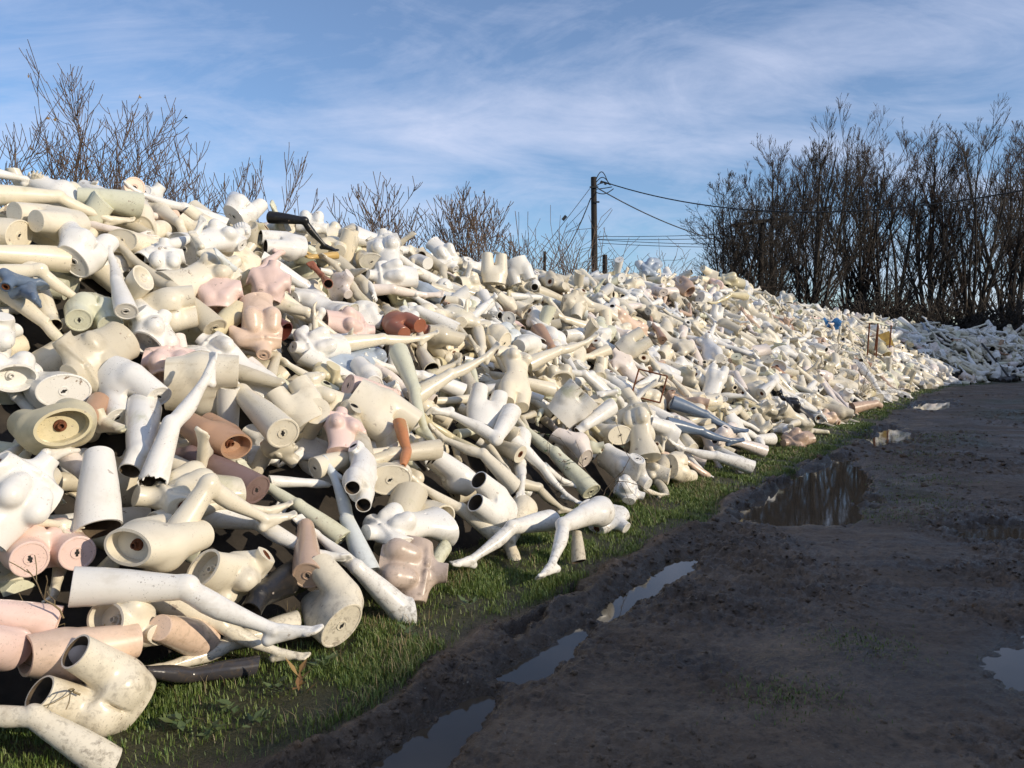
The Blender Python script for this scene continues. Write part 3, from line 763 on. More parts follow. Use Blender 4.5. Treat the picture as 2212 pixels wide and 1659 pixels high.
def poly_sd(x, y, P):
    P = np.array(P); d = np.full(x.shape, 1e9); inside = np.zeros(x.shape, bool)
    for (ax, ay), (bx, by) in zip(P, np.roll(P, -1, 0)):
        ex, ey = bx - ax, by - ay; wx, wy = x - ax, y - ay
        t = np.clip((wx * ex + wy * ey) / (ex * ex + ey * ey), 0, 1)
        d = np.minimum(d, (wx - ex * t) ** 2 + (wy - ey * t) ** 2)
        c = ((ay <= y) & (by > y)) | ((by <= y) & (ay > y))
        with np.errstate(divide='ignore', invalid='ignore'):
            xx = ax + (y - ay) / (by - ay) * ex
        inside ^= c & (x < xx)
    d = np.sqrt(d); return np.where(inside, -d, d)
WATER_Z = -.022
def grass_edge(x, y):
    return -.57 + .24 * (fbm(x * 1.3, y * 1.3, 5, 3) - .5) * 2
def ground_h(x, y):
    i, t = heap_uv(x, y)
    sl = i * .25 + (x - HD[i, 0]) * HN[i, 1] - (y - HD[i, 1]) * HN[i, 0]      # metres along the foot
    far = np.hypot(x, y)
    near = np.clip(1.6 - far / 22, 0, 1)
    h = .012 + .035 * (fbm(x * .9, y * .9, 1, 3) - .45) * near
    e = grass_edge(x, y)
    on_track = np.clip((e - t) / .15, 0, 1)
    # churned mud: clods and hollows
    rough = np.clip(fbm(x * 1.1, y * 1.1, 21, 3) * 2.4 - .75, 0, 1)
    cl = fbm(x * 9, y * 9, 31, 4, .6); cl2 = fbm(x * 26, y * 26, 37, 3, .6)
    h = h + on_track * near * (.062 * rough * (cl - .38) + .034 * (cl2 - .5) * (.25 + rough))
    rdg = 1 - np.abs(2 * fbm(x * 7, y * 7, 51, 4, .6) - 1); rdg2 = 1 - np.abs(2 * fbm(x * 19, y * 19, 53, 3, .6) - 1)
    h = h + on_track * near * ((.045 * rdg ** 4 - .018) * rough + (.018 * rdg2 ** 3 - .008) * (.3 + .9 * rough))
    # tyre ruts run with the track
    for c, w, dpt in ((-1.05, .16, .020), (-2.35, .2, .016), (-3.9, .22, .012)):
        wob = c + .12 * np.sin(sl * .18 + c)
        h = h - dpt * np.exp(-((t - wob) / w) ** 2) * near + .5 * dpt * np.exp(-((t - wob - .28) / .12) ** 2) * near
    # tread marks pressed across the wheel lines
    for c, w in ((-1.55, .15), (-2.75, .17), (-3.35, .15)):
        wob = c + .10 * np.sin(sl * .12 + 2 * c)
        h = h + near * .0035 * np.exp(-((t - wob) / w) ** 4) * np.clip(2.5 * np.sin(sl * 46 + np.abs(t - wob) * 40), -1, 1) * np.clip(fbm(x * .7, y * .7, 83, 2) * 3 - 1.0, 0, 1) - .009 * near * np.exp(-((t - wob) / (w * 1.3)) ** 4)
    # bank of pushed-up mud where grass meets track
    rid = np.exp(-((t - e + .07) / .075) ** 2) * (.008 + .055 * np.clip(fbm(x * 4.2, y * 4.2, 41, 4, .6) * 2.6 - .95, 0, 1)) * np.clip(1.5 - far / 14, 0, 1)
    h = h + rid
    h = h + np.clip((t - e) / .5, 0, 1) * .030                      # the verge stands a little higher
    for nm, P in PUDDLES.items():
        jit = (.22 if nm[:3] == 'rut' else .34) * (fbm(x * 3.5, y * 3.5, 61, 5, .66) - .5) * np.clip(far / 5, .6, 3)
        sd = poly_sd(x, y, P) + jit
        k = np.clip(.5 - sd / ({'side': .4, 'verge': .07}.get(nm, .13)), 0, 1); k = k * k * (3 - 2 * k)
        h = h * (1 - k) + k * (WATER_Z - .030 + .036 * (cl - .5) * 2)
    return h

# one sheet: fine around the track, coarse to the horizon
_b1 = np.concatenate([np.linspace(-2.6, 2.35, 26)[:-1], np.linspace(2.35, 2.35, 1)])
ys = [2.3]
while ys[-1] < 34: ys.append(ys[-1] + max(.013, ys[-1] * .0052))
ys = np.concatenate([[-900, -300, -100, -40, -15, -6, -2, 0, 1, 1.6, 2.0], ys, [36, 40, 46, 55, 70, 100, 160, 300, 700, 1800]])
us = np.linspace(-.62, .74, 470)
us = np.concatenate([[-60, -12, -4, -2, -1.2, -.8], us, [.78, .85, 1, 1.3, 2, 4, 12, 60]])
sc_ = np.where(ys > 2.3, ys, 2.3); sc_ = np.minimum(sc_, 60)
GX = us[None, :] * sc_[:, None]; GY = np.repeat(ys[:, None], len(us), 1)
GX = np.where(np.abs(us[None, :]) > 10, np.sign(us[None, :]) * 1800, GX)
GZ = ground_h(GX, GY)
nr, nc = GX.shape
idx = np.arange(nr * nc).reshape(nr, nc)
GF = np.stack([idx[:-1, :-1], idx[:-1, 1:], idx[1:, 1:], idx[1:, :-1]], -1).reshape(-1, 4)
gme = raw_mesh('ground', np.stack([GX, GY, GZ], -1).reshape(-1, 3), GF, [M['mud']], True)
_i, _t = heap_uv(GX, GY)
turf = np.clip((_t - grass_edge(GX, GY) + .02) / .12, 0, 1)
turf = np.maximum(turf, np.clip((fbm(GX * .8, GY * .8, 77, 4) - .53) * 9, 0, .9) * np.clip(1.6 - np.abs(_t + 2.9), 0, 1) * (GY > 6.5))
turf = np.where((GY > 34) | (GY < -3) | (np.abs(GX) > 28), 1, turf)
at = gme.attributes.new('turf', 'FLOAT', 'POINT'); at.data.foreach_set('value', turf.ravel().astype(np.float32))
wet = np.zeros(GX.shape)
for nm, P in PUDDLES.items(): wet = np.maximum(wet, np.clip(1 - poly_sd(GX, GY, P) / (.10 + .03 * np.clip(GY, 0, 20)), 0, 1) ** 1.5)
at = gme.attributes.new('wet', 'FLOAT', 'POINT'); at.data.foreach_set('value', wet.ravel().astype(np.float32))
tag(add('ground', gme), 'muddy farm track and verge', None, None, 'structure')

for kq, (nm, P) in enumerate(PUDDLES.items()):          # still water lying in the hollows
    P = np.array(P); c = P.mean(0); ang = np.linspace(0, 2 * math.pi, 41)[:-1]
    g = []                                       # convex outline a hand's breadth outside the hollow
    for a_ in ang: q = P[np.argmax(P @ np.array([math.cos(a_), math.sin(a_)]))]; g.append(q + .12 * np.array([math.cos(a_), math.sin(a_)]))
    wz = WATER_Z - .0025 * (kq % 4)
    V = [(c[0], c[1], wz)] + [(q[0], q[1], wz) for q in g]
    F = [(0, 1 + k, 1 + (k + 1) % len(g)) for k in range(len(g))]
    me = _mesh('puddle', V, F, [M['water']], False)
    bm = bmesh.new(); bm.from_mesh(me); bmesh.ops.recalc_face_normals(bm, faces=bm.faces[:])
    if bm.faces[:][0].normal.z < 0: bmesh.ops.reverse_faces(bm, faces=bm.faces[:])
    bm.to_mesh(me); bm.free()
    tag(add('puddle', me), None, None, None, 'structure')

# ---------------------------------------------------------------- where each piece of the heap came to rest
# kind, colour, described piece, x y z (mm), rotation quaternion (1/1000), size (%), detail
PIECES = """
1,0,0,-1392,2590,29,-317,689,-551,348,72,0
26,0,1,-1548,2787,206,-231,851,325,342,86,0
25,7,2,-1643,2920,318,190,-327,-578,723,86,0
10,8,3,-1797,2939,403,508,-721,381,-278,79,0
11,8,4,-1857,2764,372,539,-842,12,-20,86,0
29,8,5,-1997,3255,591,-288,-252,662,645,90,0
1,1,6,-1731,2991,529,457,-447,-501,584,96,0
0,0,7,-1543,3260,391,570,-310,-411,641,69,0
0,0,8,-1040,3596,150,659,-670,234,-249,74,0
15,16,9,-1134,3270,82,669,-481,558,-101,86,0
19,0,10,-1426,3083,624,306,-169,832,431,86,0
10,13,11,-1093,3826,311,685,-727,42,-36,99,0
28,0,12,-891,3667,234,377,152,806,-430,86,0
18,0,13,-1736,2686,532,545,-805,212,-100,82,0
11,7,14,-1359,3272,203,511,-856,53,-55,86,0
11,1,15,-1835,3368,682,79,-226,894,-380,108,0
25,0,16,-1557,3381,626,121,-28,-684,719,90,0
3,0,17,-1569,3402,530,-107,354,874,-315,86,0
1,0,18,-1685,3596,636,-204,312,684,-627,71,0
19,0,19,-1210,4133,673,366,-239,-614,657,99,0
25,10,20,-1675,4266,994,243,-471,664,-527,86,0
10,18,21,-1361,3999,729,376,-417,707,-430,95,0
6,1,22,-1751,3688,776,95,346,879,-315,86,0
28,1,23,-2153,4305,1203,889,-128,-433,-83,86,0
10,1,24,-2052,4271,1111,724,-530,98,430,108,0
29,0,25,-1804,4627,1226,720,324,-604,-111,117,0
1,3,26,-1784,4909,1304,592,-359,-466,551,70,0
10,0,27,-1327,4385,985,189,-400,730,-521,108,0
29,0,28,-1374,4855,1125,272,-261,908,-181,86,0
25,5,29,-2267,3781,1103,318,-166,697,-620,99,0
29,1,30,-2537,4269,1258,232,-268,711,-608,90,0
18,1,31,-2336,3794,1216,722,-554,-271,314,86,0
21,3,32,-2301,4800,1578,-328,-365,747,-449,86,0
9,0,33,-2538,4142,1817,814,-163,-171,530,99,0
10,10,34,-2267,4207,1154,785,-566,61,244,69,0
19,1,35,-2210,2897,527,818,-225,307,431,86,0
10,6,36,-2335,3842,1004,812,-384,-368,239,76,0
16,0,37,-2289,3114,804,698,24,-596,396,69,0
18,8,38,-1970,4376,1005,911,-361,-47,195,87,0
0,4,39,-938,4151,425,373,-427,770,-292,69,0
0,11,40,-778,4067,272,323,293,869,-233,76,0
10,9,41,-990,3667,379,85,-108,810,-570,86,0
4,1,42,-589,3939,108,374,-237,895,-48,72,0
18,19,43,-1161,4174,290,640,-254,699,-194,104,0
15,4,44,-411,4552,248,809,-420,333,241,90,0
22,1,45,-373,4730,377,-352,148,664,-642,86,0
25,0,46,-604,4907,396,-306,355,-615,634,86,0
11,3,47,-645,4744,525,880,-400,201,161,120,0
29,0,48,-813,4883,650,118,-104,715,-681,90,0
0,0,49,-70,5118,165,376,-609,650,-257,80,0
26,1,50,-132,5152,403,451,-494,736,105,87,0
1,1,51,261,5199,273,667,-643,306,-220,89,0
4,1,52,562,5192,334,585,-679,-9,-445,89,0
19,1,53,408,6206,231,534,769,172,307,88,0
11,3,54,432,4914,77,21,43,944,-327,53,0
18,1,55,638,6705,337,481,-404,722,-289,72,0
0,0,56,996,6806,217,417,-264,-534,687,55,0
20,8,57,-1015,4550,692,880,-391,71,259,71,0
10,8,58,-1138,5437,1177,424,-71,-609,667,96,0
25,0,59,-872,5340,966,793,-144,-431,406,114,0
15,21,60,-758,5180,932,861,-358,-265,-243,87,0
0,3,61,-517,5242,752,665,-645,279,-254,87,0
0,0,62,-1146,4477,755,-133,221,689,-677,82,0
24,1,63,-859,4306,671,652,-542,287,445,73,0
0,4,64,-877,6007,1397,670,-390,110,622,94,0
0,0,65,-761,5892,1057,-273,333,777,-459,88,0
0,2,66,-1374,6126,1466,-349,299,673,-579,88,0
23,2,67,41,6799,1021,871,-420,82,243,91,0
0,0,68,180,7665,1271,-309,321,737,-508,91,0
25,1,69,-205,6236,971,-143,-140,928,-313,88,0
3,1,70,-9,6229,910,511,-190,526,653,98,0
1,0,71,17,5627,422,272,-587,709,-281,77,0
0,4,72,645,6312,262,190,-464,768,-397,103,0
0,1,73,32,6164,682,745,-289,-260,543,69,0
1,3,74,-63,5682,459,493,-264,-533,635,70,0
29,1,75,579,7027,944,-371,-49,927,28,99,0
10,1,76,929,7246,863,827,-374,420,32,92,0
22,0,77,1279,7267,299,951,-224,-119,-175,93,0
29,0,78,963,7533,610,131,-154,727,-656,91,0
18,0,79,634,7434,1001,775,-613,-114,101,100,0
0,14,80,-805,7310,1589,525,-589,537,-297,72,0
25,14,81,-985,6994,1635,792,-500,-338,93,86,0
19,8,82,-1782,6323,1713,647,-455,608,-72,90,0
10,1,83,-571,7608,1614,467,-473,702,-257,91,0
10,10,84,311,8904,1609,858,-465,-211,-61,103,0
1,2,85,-3390,5093,2451,-405,186,702,-556,85,0
0,1,86,-3841,5022,2686,-317,169,665,-655,75,0
0,1,87,-2460,6636,2489,568,-656,463,-182,79,0
11,4,88,-2761,5729,2494,647,-517,513,-225,106,0
29,2,89,-3287,4861,2191,501,-494,581,-409,92,0
25,0,90,-3041,5085,2294,727,-651,220,-3,93,0
29,2,91,-2704,5562,2193,-40,6,708,-705,79,0
28,1,92,-2796,5072,2118,344,741,529,-230,87,0
0,1,93,-2304,4603,1681,272,-4,874,-404,78,0
0,3,94,-2004,5171,1597,338,-371,812,-296,96,0
2,2,95,-3032,4370,1862,-394,281,697,-529,73,0
10,2,96,-2857,4936,2016,708,-616,331,-101,96,0
9,15,97,-2771,3655,1324,430,827,-304,199,108,0
9,15,98,-3685,4365,1592,609,263,-726,-184,108,0
18,1,99,-2390,5339,1691,965,-160,-36,206,71,0
22,0,100,-2384,5223,1816,831,-398,364,136,89,0
18,8,101,-1997,5209,1367,-128,-48,265,955,93,0
18,8,102,-1981,5931,1455,-78,87,134,984,90,0
11,5,103,-1951,5461,1704,846,-411,256,224,88,0
20,7,104,-1933,5700,1946,82,-191,897,-389,96,0
25,17,105,-1883,5771,1636,415,-461,670,-408,84,0
1,0,106,-1953,6110,1807,597,-300,-521,531,75,0
20,1,107,-1245,6286,1460,-474,-88,676,-558,88,0
29,4,108,-2538,4681,1637,-316,-86,546,771,87,0
18,1,109,-2212,4390,1239,739,-377,242,504,91,0
33,1,110,-2317,6669,2385,788,-454,30,414,91,0
28,1,111,-2483,7185,2727,345,826,356,-270,86,0
2,13,112,-2355,7609,2703,603,-334,-575,441,73,0
22,1,113,-2515,5826,2189,806,-529,259,58,91,0
26,1,114,-2108,7137,2389,690,-503,507,-121,91,0
16,20,115,-1487,7764,2405,784,-503,347,-112,105,0
7,14,116,-1450,6513,1849,345,147,808,-455,90,0
19,1,117,-1210,7920,2020,956,-259,-135,-11,103,0
29,0,118,-1499,8217,2369,74,-85,801,-587,87,0
19,1,119,-737,8131,2129,626,-64,-687,364,101,0
18,1,120,-2184,8541,2941,50,-99,850,-514,92,0
22,1,121,-1825,8577,2699,597,-541,566,-175,94,0
26,0,122,-225,9890,2414,-14,-116,982,-148,96,0
29,1,123,110,10308,2379,982,-80,-171,-13,98,0
20,1,124,-1201,10081,2903,283,-228,878,-311,96,0
5,1,125,-2611,5319,1997,-140,3,862,-487,88,0
0,15,126,1919,9098,764,601,-307,-463,575,99,0
0,15,127,1714,8398,584,515,-315,-526,599,97,0
22,13,128,4706,11938,232,719,-214,-407,521,85,1
31,13,129,4111,11776,651,859,-486,-127,-104,107,1
25,1,130,4906,12535,273,26,-179,735,-654,93,1
10,9,131,6688,15012,174,-402,392,627,-539,135,1
19,9,132,4412,10792,168,-485,236,696,-474,98,1
0,1,133,2594,8291,124,501,-551,584,-322,98,0
0,6,134,3025,9184,170,538,-591,539,-265,96,0
2,1,135,3701,11353,721,-227,269,760,-546,100,1
26,0,136,1551,9839,1455,-454,211,844,-194,95,0
19,5,137,6170,19297,2783,683,-277,-551,391,145,1
18,0,138,8368,23124,2077,905,-370,-69,-198,162,1
0,10,139,2308,11801,1507,-142,-277,793,-523,83,1
19,12,140,3187,16290,3243,-339,-53,842,-416,118,1
21,5,141,11748,23787,819,845,-465,-198,-173,151,1
0,1,142,8303,18305,878,861,-447,39,239,131,1
13,10,143,18477,29043,1473,952,-104,271,96,162,1
0,1,144,14986,29722,2288,857,-480,-72,175,139,1
1,5,145,4986,16559,2442,661,-588,395,-248,112,1
25,9,146,3527,15967,2617,286,154,844,-426,108,1
27,2,147,4780,19027,3059,653,24,742,-152,112,1
23,1,148,3207,12284,1257,792,-531,-186,-235,103,1
4,1,149,1002,8316,932,-378,668,-610,199,74,0
2,0,-1,-2049,5495,1618,397,818,368,194,84,0
24,3,-1,9421,25262,2549,-160,-195,684,685,90,1
10,1,-1,4960,16487,1899,-312,-563,606,-468,109,2
0,3,-1,17438,29299,1406,-413,-229,608,638,125,1
21,1,-1,8807,18294,576,-166,-322,602,711,112,2
23,1,-1,14732,28643,1688,839,-276,-464,66,116,1
7,1,-1,178,8581,1662,263,-300,740,-541,93,1
22,1,-1,-3489,6671,2275,664,-293,142,-674,95,0
21,0,-1,1971,10909,1214,31,769,-360,528,93,1
2,1,-1,1056,9642,1482,800,283,-143,-510,74,1
0,2,-1,5997,14863,524,-100,881,-248,389,107,1
21,1,-1,14281,26432,844,411,302,851,-125,116,1
3,0,-1,2187,12940,2022,-299,777,-165,529,106,1
27,3,-1,4060,14793,1698,542,-258,520,608,112,1
21,1,-1,4797,13729,1066,-56,185,721,666,115,1
12,3,-1,5433,12715,15,475,-51,835,-275,81,1
20,1,-1,13588,25074,578,648,-631,-90,417,125,1
20,1,-1,8513,20508,1690,-459,683,-289,-489,124,1
2,2,-1,15302,28554,1498,724,440,-528,-54,81,2
27,6,-1,11659,24939,1129,589,-137,484,-633,116,2
1,0,-1,4646,18754,2845,-390,-258,640,-609,107,2
21,1,-1,17030,27996,424,686,484,501,214,122,1
27,1,-1,16409,26792,253,356,-537,21,764,90,1
19,5,-1,-2711,7565,2725,309,872,-90,368,91,0
1,1,-1,2825,13790,1934,395,747,430,319,81,1
2,1,-1,7509,20791,1928,-311,-461,759,-340,114,1
28,1,-1,19615,30214,1533,114,103,509,847,116,1
1,6,-1,4155,17535,2585,380,612,660,-214,86,2
6,4,-1,11511,25794,1776,-434,-79,357,823,116,2
12,1,-1,268,7207,950,567,40,822,22,90,0
22,1,-1,13927,27703,1697,103,685,342,-635,116,1
1,0,-1,11077,25588,1763,297,895,-218,250,116,1
21,0,-1,11640,26321,1611,583,477,649,109,116,1
26,2,-1,9090,23971,2256,856,-441,-266,55,125,1
10,0,-1,61,9770,1928,757,-55,-626,178,87,1
20,1,-1,11743,25476,1437,321,689,284,-585,90,1
0,1,-1,18932,29635,1447,497,825,142,229,125,1
5,5,-1,8723,20377,1114,710,-657,241,-74,122,2
1,2,-1,17009,29837,1754,632,432,-619,176,107,2
5,0,-1,20098,30440,1468,278,836,-61,-469,107,2
10,3,-1,10424,21549,495,373,870,218,237,125,1
29,1,-1,3426,12483,1165,681,-538,122,481,79,1
7,3,-1,1280,10236,1448,250,-406,243,845,95,1
19,1,-1,17452,28924,1107,521,-433,38,735,81,1
18,3,-1,3337,15623,2639,280,784,478,-282,98,1
17,0,-1,2891,15795,2720,365,664,0,-652,75,2
22,6,-1,7980,18258,804,442,176,862,175,112,1
20,1,-1,18702,30625,1778,510,653,-260,-496,111,1
18,0,-1,-366,10149,2347,67,558,526,639,67,1
25,1,-1,19759,29631,1228,-242,638,476,-554,116,2
2,1,-1,2617,10897,998,573,308,-230,-724,98,1
11,1,-1,2400,12646,1677,152,314,722,598,101,1
4,10,-1,878,9858,1524,738,-457,-19,497,101,1
7,4,-1,8450,18932,486,402,902,-150,57,113,1
4,1,-1,20051,29756,1209,591,770,-226,83,122,1
0,6,-1,14509,27708,1316,523,-113,837,-113,116,1
14,1,-1,-235,8910,1922,855,-106,441,250,93,1
22,0,-1,-2132,8263,2645,724,-604,312,117,93,1
0,0,-1,4636,15609,1914,376,-105,784,-483,108,1
24,1,-1,16637,29689,1822,639,383,-493,-450,81,1
0,2,-1,-2953,4515,1781,652,-314,-284,629,67,0
21,0,-1,11538,23950,1114,-36,-185,905,-383,116,1
1,1,-1,11063,24595,1423,583,73,808,32,116,2
23,1,-1,3893,13862,1378,765,212,-512,-329,73,1
18,0,-1,9927,21691,849,764,-506,104,386,111,1
16,0,-1,10174,25200,2103,235,440,691,524,116,2
24,1,-1,268,10480,2191,689,-499,-307,-426,89,1
5,0,-1,11788,24953,1234,510,757,343,-222,116,2
0,1,-1,3399,13780,1562,-232,-469,304,796,113,1
24,1,-1,9446,19737,284,461,667,489,322,119,1
21,1,-1,13906,25470,462,426,631,-267,-591,81,1
20,0,-1,1649,7258,160,810,-203,-548,-52,63,0
23,3,-1,281,11309,2361,127,-330,667,-656,105,1
18,0,-1,18957,28915,964,220,137,518,815,116,1
13,2,-1,19575,30119,1557,795,-88,-406,-441,107,1
27,0,-1,3791,11664,705,-160,-389,485,767,100,1
14,0,-1,-3552,5558,2701,951,33,-191,240,89,0
20,0,-1,8727,20296,1286,-133,-657,-51,741,114,1
23,0,-1,7872,16623,114,643,458,-595,147,101,1
1,1,-1,6950,15655,275,183,-257,866,-388,85,1
1,2,-1,17328,31559,1706,391,-220,738,504,125,2
29,0,-1,9121,20641,990,665,517,-475,254,120,1
10,1,-1,14729,28939,1722,615,-592,-182,487,116,2
0,8,-1,-2169,6280,1955,505,740,-400,194,90,0
16,1,-1,-702,7121,1360,396,657,-89,-635,90,0
12,0,-1,1083,12358,2360,857,-487,53,162,100,1
13,0,-1,5120,16331,1746,495,49,850,171,113,1
2,1,-1,13169,28629,2379,602,551,330,-474,116,1
27,10,-1,9094,20187,905,-394,-544,707,224,109,1
27,6,-1,17390,31102,1879,225,-147,930,249,116,2
14,1,-1,19298,31357,2010,628,-310,80,710,116,2
23,0,-1,1331,11209,1851,143,-405,-306,850,94,1
7,6,-1,1507,10372,1523,170,852,-158,469,93,1
22,0,-1,2356,14690,2537,-148,-422,-600,663,105,1
29,6,-1,6308,15738,712,-266,748,-6,608,108,1
1,5,-1,11327,23787,902,355,659,248,-615,116,2
1,1,-1,16368,29730,1891,471,688,541,-111,90,1
15,0,-1,18415,28541,901,366,845,-343,184,116,1
25,0,-1,10512,22772,939,-424,681,105,588,81,1
13,1,-1,19146,28312,587,309,-47,872,-377,107,1
16,2,-1,4087,16190,2345,885,-432,-173,-31,107,2
15,0,-1,11252,22212,221,395,-508,108,758,111,1
2,1,-1,5067,12952,304,454,-194,808,322,108,1
25,1,-1,2102,10358,1049,674,-291,-467,493,101,1
19,0,-1,17272,27486,328,-297,-632,70,712,116,1
0,0,-1,11318,26178,1870,255,-44,738,624,107,2
17,4,-1,-740,7420,1438,133,-507,751,-401,91,0
23,1,-1,10528,26715,2548,559,706,217,-376,116,1
18,1,-1,-1762,5161,1318,656,579,-221,-430,61,0
23,2,-1,9885,21004,690,-178,-588,112,781,121,1
28,6,-1,-2588,8183,2581,303,620,36,723,85,1
9,1,-1,16040,28519,1350,435,-499,599,-451,116,2
12,1,-1,6349,18107,1699,895,-13,-446,7,111,1
24,3,-1,12180,25582,1386,338,549,734,-215,111,1
9,1,-1,14596,28145,2023,947,-223,-213,92,116,1
26,7,-1,9433,25910,2557,778,287,557,46,111,1
18,0,-1,1220,7752,442,874,-140,-371,280,64,0
3,1,-1,8627,22973,2209,851,52,-355,-383,125,1
5,2,-1,18845,29717,1572,56,-377,-584,716,81,2
22,3,-1,4372,13242,1230,-90,598,766,217,81,1
12,0,-1,2877,13490,1779,-277,735,-445,429,81,2
3,0,-1,4003,12582,993,543,321,725,-277,111,1
1,4,-1,1180,13230,2579,611,-207,595,480,102,2
12,1,-1,6629,17795,1436,783,141,-494,349,111,2
25,0,-1,1620,9065,765,-142,641,385,649,94,1
21,1,-1,484,9441,1546,475,160,685,528,74,1
14,6,-1,982,11304,2051,337,433,802,-236,98,1
18,5,-1,-1679,5723,1391,532,287,797,18,68,0
22,0,-1,102,6298,657,471,-482,-183,716,81,0
28,0,-1,7353,17596,926,-13,551,630,-547,111,1
9,1,-1,14969,25698,264,170,790,-250,534,116,2
7,1,-1,11047,22476,639,-169,665,-534,494,122,1
23,1,-1,6560,17306,1260,-350,853,-162,353,86,1
0,6,-1,6194,15538,733,649,-316,-407,-560,116,1
10,3,-1,-904,8707,2095,562,-202,-559,575,72,1
29,1,-1,-1154,5919,1189,504,405,725,-239,88,0
24,6,-1,2650,9422,353,-230,-511,-497,663,99,1
14,0,-1,7725,21283,2001,246,925,-88,276,121,2
12,1,-1,3174,15735,2627,670,-505,481,-253,116,1
19,2,-1,13984,27036,949,420,-301,-447,730,122,1
0,0,-1,17174,27507,417,342,635,561,-406,125,1
12,5,-1,454,7466,902,816,128,-452,-337,98,0
0,0,-1,569,11364,2402,680,345,647,13,104,2
13,1,-1,13310,27332,1636,-240,656,241,674,122,1
1,3,-1,3505,13000,1292,501,50,864,6,94,2
16,1,-1,15657,27177,830,813,-339,376,287,107,1
13,6,-1,3776,14837,1755,570,-77,-651,-496,106,1
18,1,-1,10182,25437,2367,730,188,-654,71,81,1
1,0,-1,6043,21015,2989,-242,-321,423,812,109,1
1,1,-1,1216,12624,2450,-470,534,-432,555,106,1
7,2,-1,1912,12547,2247,337,228,656,-635,80,1
16,4,-1,2221,11206,1203,222,133,832,-490,99,2
28,3,-1,-677,7415,1487,792,440,-352,-235,90,0
25,0,-1,2279,15076,2653,610,724,158,281,106,1
18,0,-1,12946,27701,1983,382,365,641,557,90,1
4,0,-1,11124,25955,2027,467,700,362,401,116,1
9,1,-1,5871,17147,2256,-496,273,155,810,109,1
15,9,-1,1891,10467,1140,465,762,38,-449,105,1
29,0,-1,8917,22181,1677,823,-149,-524,162,125,1
21,1,-1,5844,15739,1069,553,-388,-472,-566,114,1
12,1,-1,17935,30465,1796,625,-296,-532,-489,90,1
24,7,-1,1608,11755,1865,-157,840,195,481,92,1
24,0,-1,5797,16653,1321,431,83,868,-231,85,1
0,0,-1,1288,9056,901,496,725,-103,-466,87,1
28,2,-1,-2822,5970,2407,271,678,-507,457,89,0
20,10,-1,5147,13771,678,68,-519,174,834,82,1
7,1,-1,1166,8924,868,-96,-565,86,815,93,1
13,1,-1,3371,14400,1692,316,913,-165,-199,106,1
18,1,-1,14421,26662,823,142,60,549,821,116,1
12,0,-1,15008,27399,1064,449,-94,590,665,107,1
0,1,-1,7194,19271,1614,384,725,411,398,108,2
14,3,-1,470,8342,1303,544,-109,64,829,72,0
22,1,-1,-328,10733,2474,680,545,-486,76,92,1
23,0,-1,7160,23475,2726,556,315,652,409,125,1
7,3,-1,11746,28263,2712,741,-428,48,515,116,1
0,4,-1,13045,28254,2214,783,31,-616,78,122,1
20,1,-1,6055,16774,1181,718,-358,-250,-541,85,1
23,1,-1,489,9171,1479,-374,36,489,787,94,1
0,0,-1,9057,22202,1565,431,876,201,78,107,2
23,0,-1,11084,22140,412,847,-524,-75,52,116,1
6,0,-1,15920,27537,822,-187,-531,691,-454,107,2
29,0,-1,5716,19722,2701,39,795,-286,534,112,1
1,0,-1,10451,25581,2190,-113,842,-230,475,122,1
2,0,-1,326,10452,2096,786,-512,-344,-37,75,1
8,3,-1,13405,27907,2453,514,177,632,-553,122,1
3,1,-1,12370,28528,2548,-468,443,182,743,125,1
14,0,-1,9100,21511,1137,151,982,-90,-65,106,2
0,3,-1,15859,28604,1362,412,837,286,-220,81,1
22,6,-1,11823,24413,1348,187,185,964,-33,125,1
19,0,-1,6142,17269,1521,7,-88,893,-441,101,1
14,5,-1,5429,18769,2763,-372,292,-359,805,107,1
20,1,-1,5440,18795,2626,98,800,-347,479,111,1
19,1,-1,1680,12212,2241,225,687,562,-402,107,1
26,3,-1,393,11795,2438,500,-444,659,-345,107,2
8,1,-1,-588,10146,2417,845,-440,-261,-159,94,1
25,1,-1,17897,28467,894,505,614,-575,196,116,1
12,6,-1,19111,30883,1966,-308,351,-442,766,107,2
19,1,-1,2779,13905,2082,394,566,719,-86,95,1
9,5,-1,7309,19119,1465,522,602,-523,303,119,2
2,6,-1,10815,22746,832,545,503,646,-177,116,1
12,0,-1,3145,10583,566,-260,513,485,659,89,1
0,0,-1,157,9523,1839,410,850,62,326,95,1
1,1,-1,13399,24176,27,583,126,786,164,111,2
13,1,-1,6600,17645,1390,678,-498,373,-392,77,2
28,1,-1,-967,10445,2516,-300,654,322,-615,92,2
2,1,-1,6637,18374,1494,122,319,835,-432,121,2
24,1,-1,2899,10869,1005,331,921,-109,-175,98,1
16,0,-1,14667,26375,640,-395,-355,730,-430,90,2
25,6,-1,18204,28053,597,194,-477,-538,668,107,1
1,1,-1,7696,20093,1629,-462,610,233,600,118,1
24,3,-1,-1114,9302,2427,620,-705,-211,-274,102,1
12,5,-1,16693,30058,2076,-295,-468,-442,706,125,1
15,1,-1,14389,27248,1127,-181,147,541,808,125,1
4,1,-1,2200,13285,2128,624,-657,415,-82,94,1
16,1,-1,16668,27217,434,400,100,844,-343,116,2
4,4,-1,11357,25584,1670,186,340,776,-499,122,1
3,1,-1,13734,27399,1386,497,-437,471,583,107,2
0,1,-1,10274,25703,2419,795,-242,-307,464,81,2
19,0,-1,5005,17194,2334,67,678,599,420,77,1
1,3,-1,-1774,7817,2294,384,-467,36,796,98,0
21,4,-1,10615,21842,601,-283,-284,785,-471,122,1
12,2,-1,10775,20779,19,-44,708,-405,577,115,1
13,2,-1,2973,11866,1156,199,-86,-505,835,79,1
22,1,-1,11902,26843,2162,449,720,-507,-152,116,1
0,1,-1,9508,21435,957,459,783,340,-246,116,1
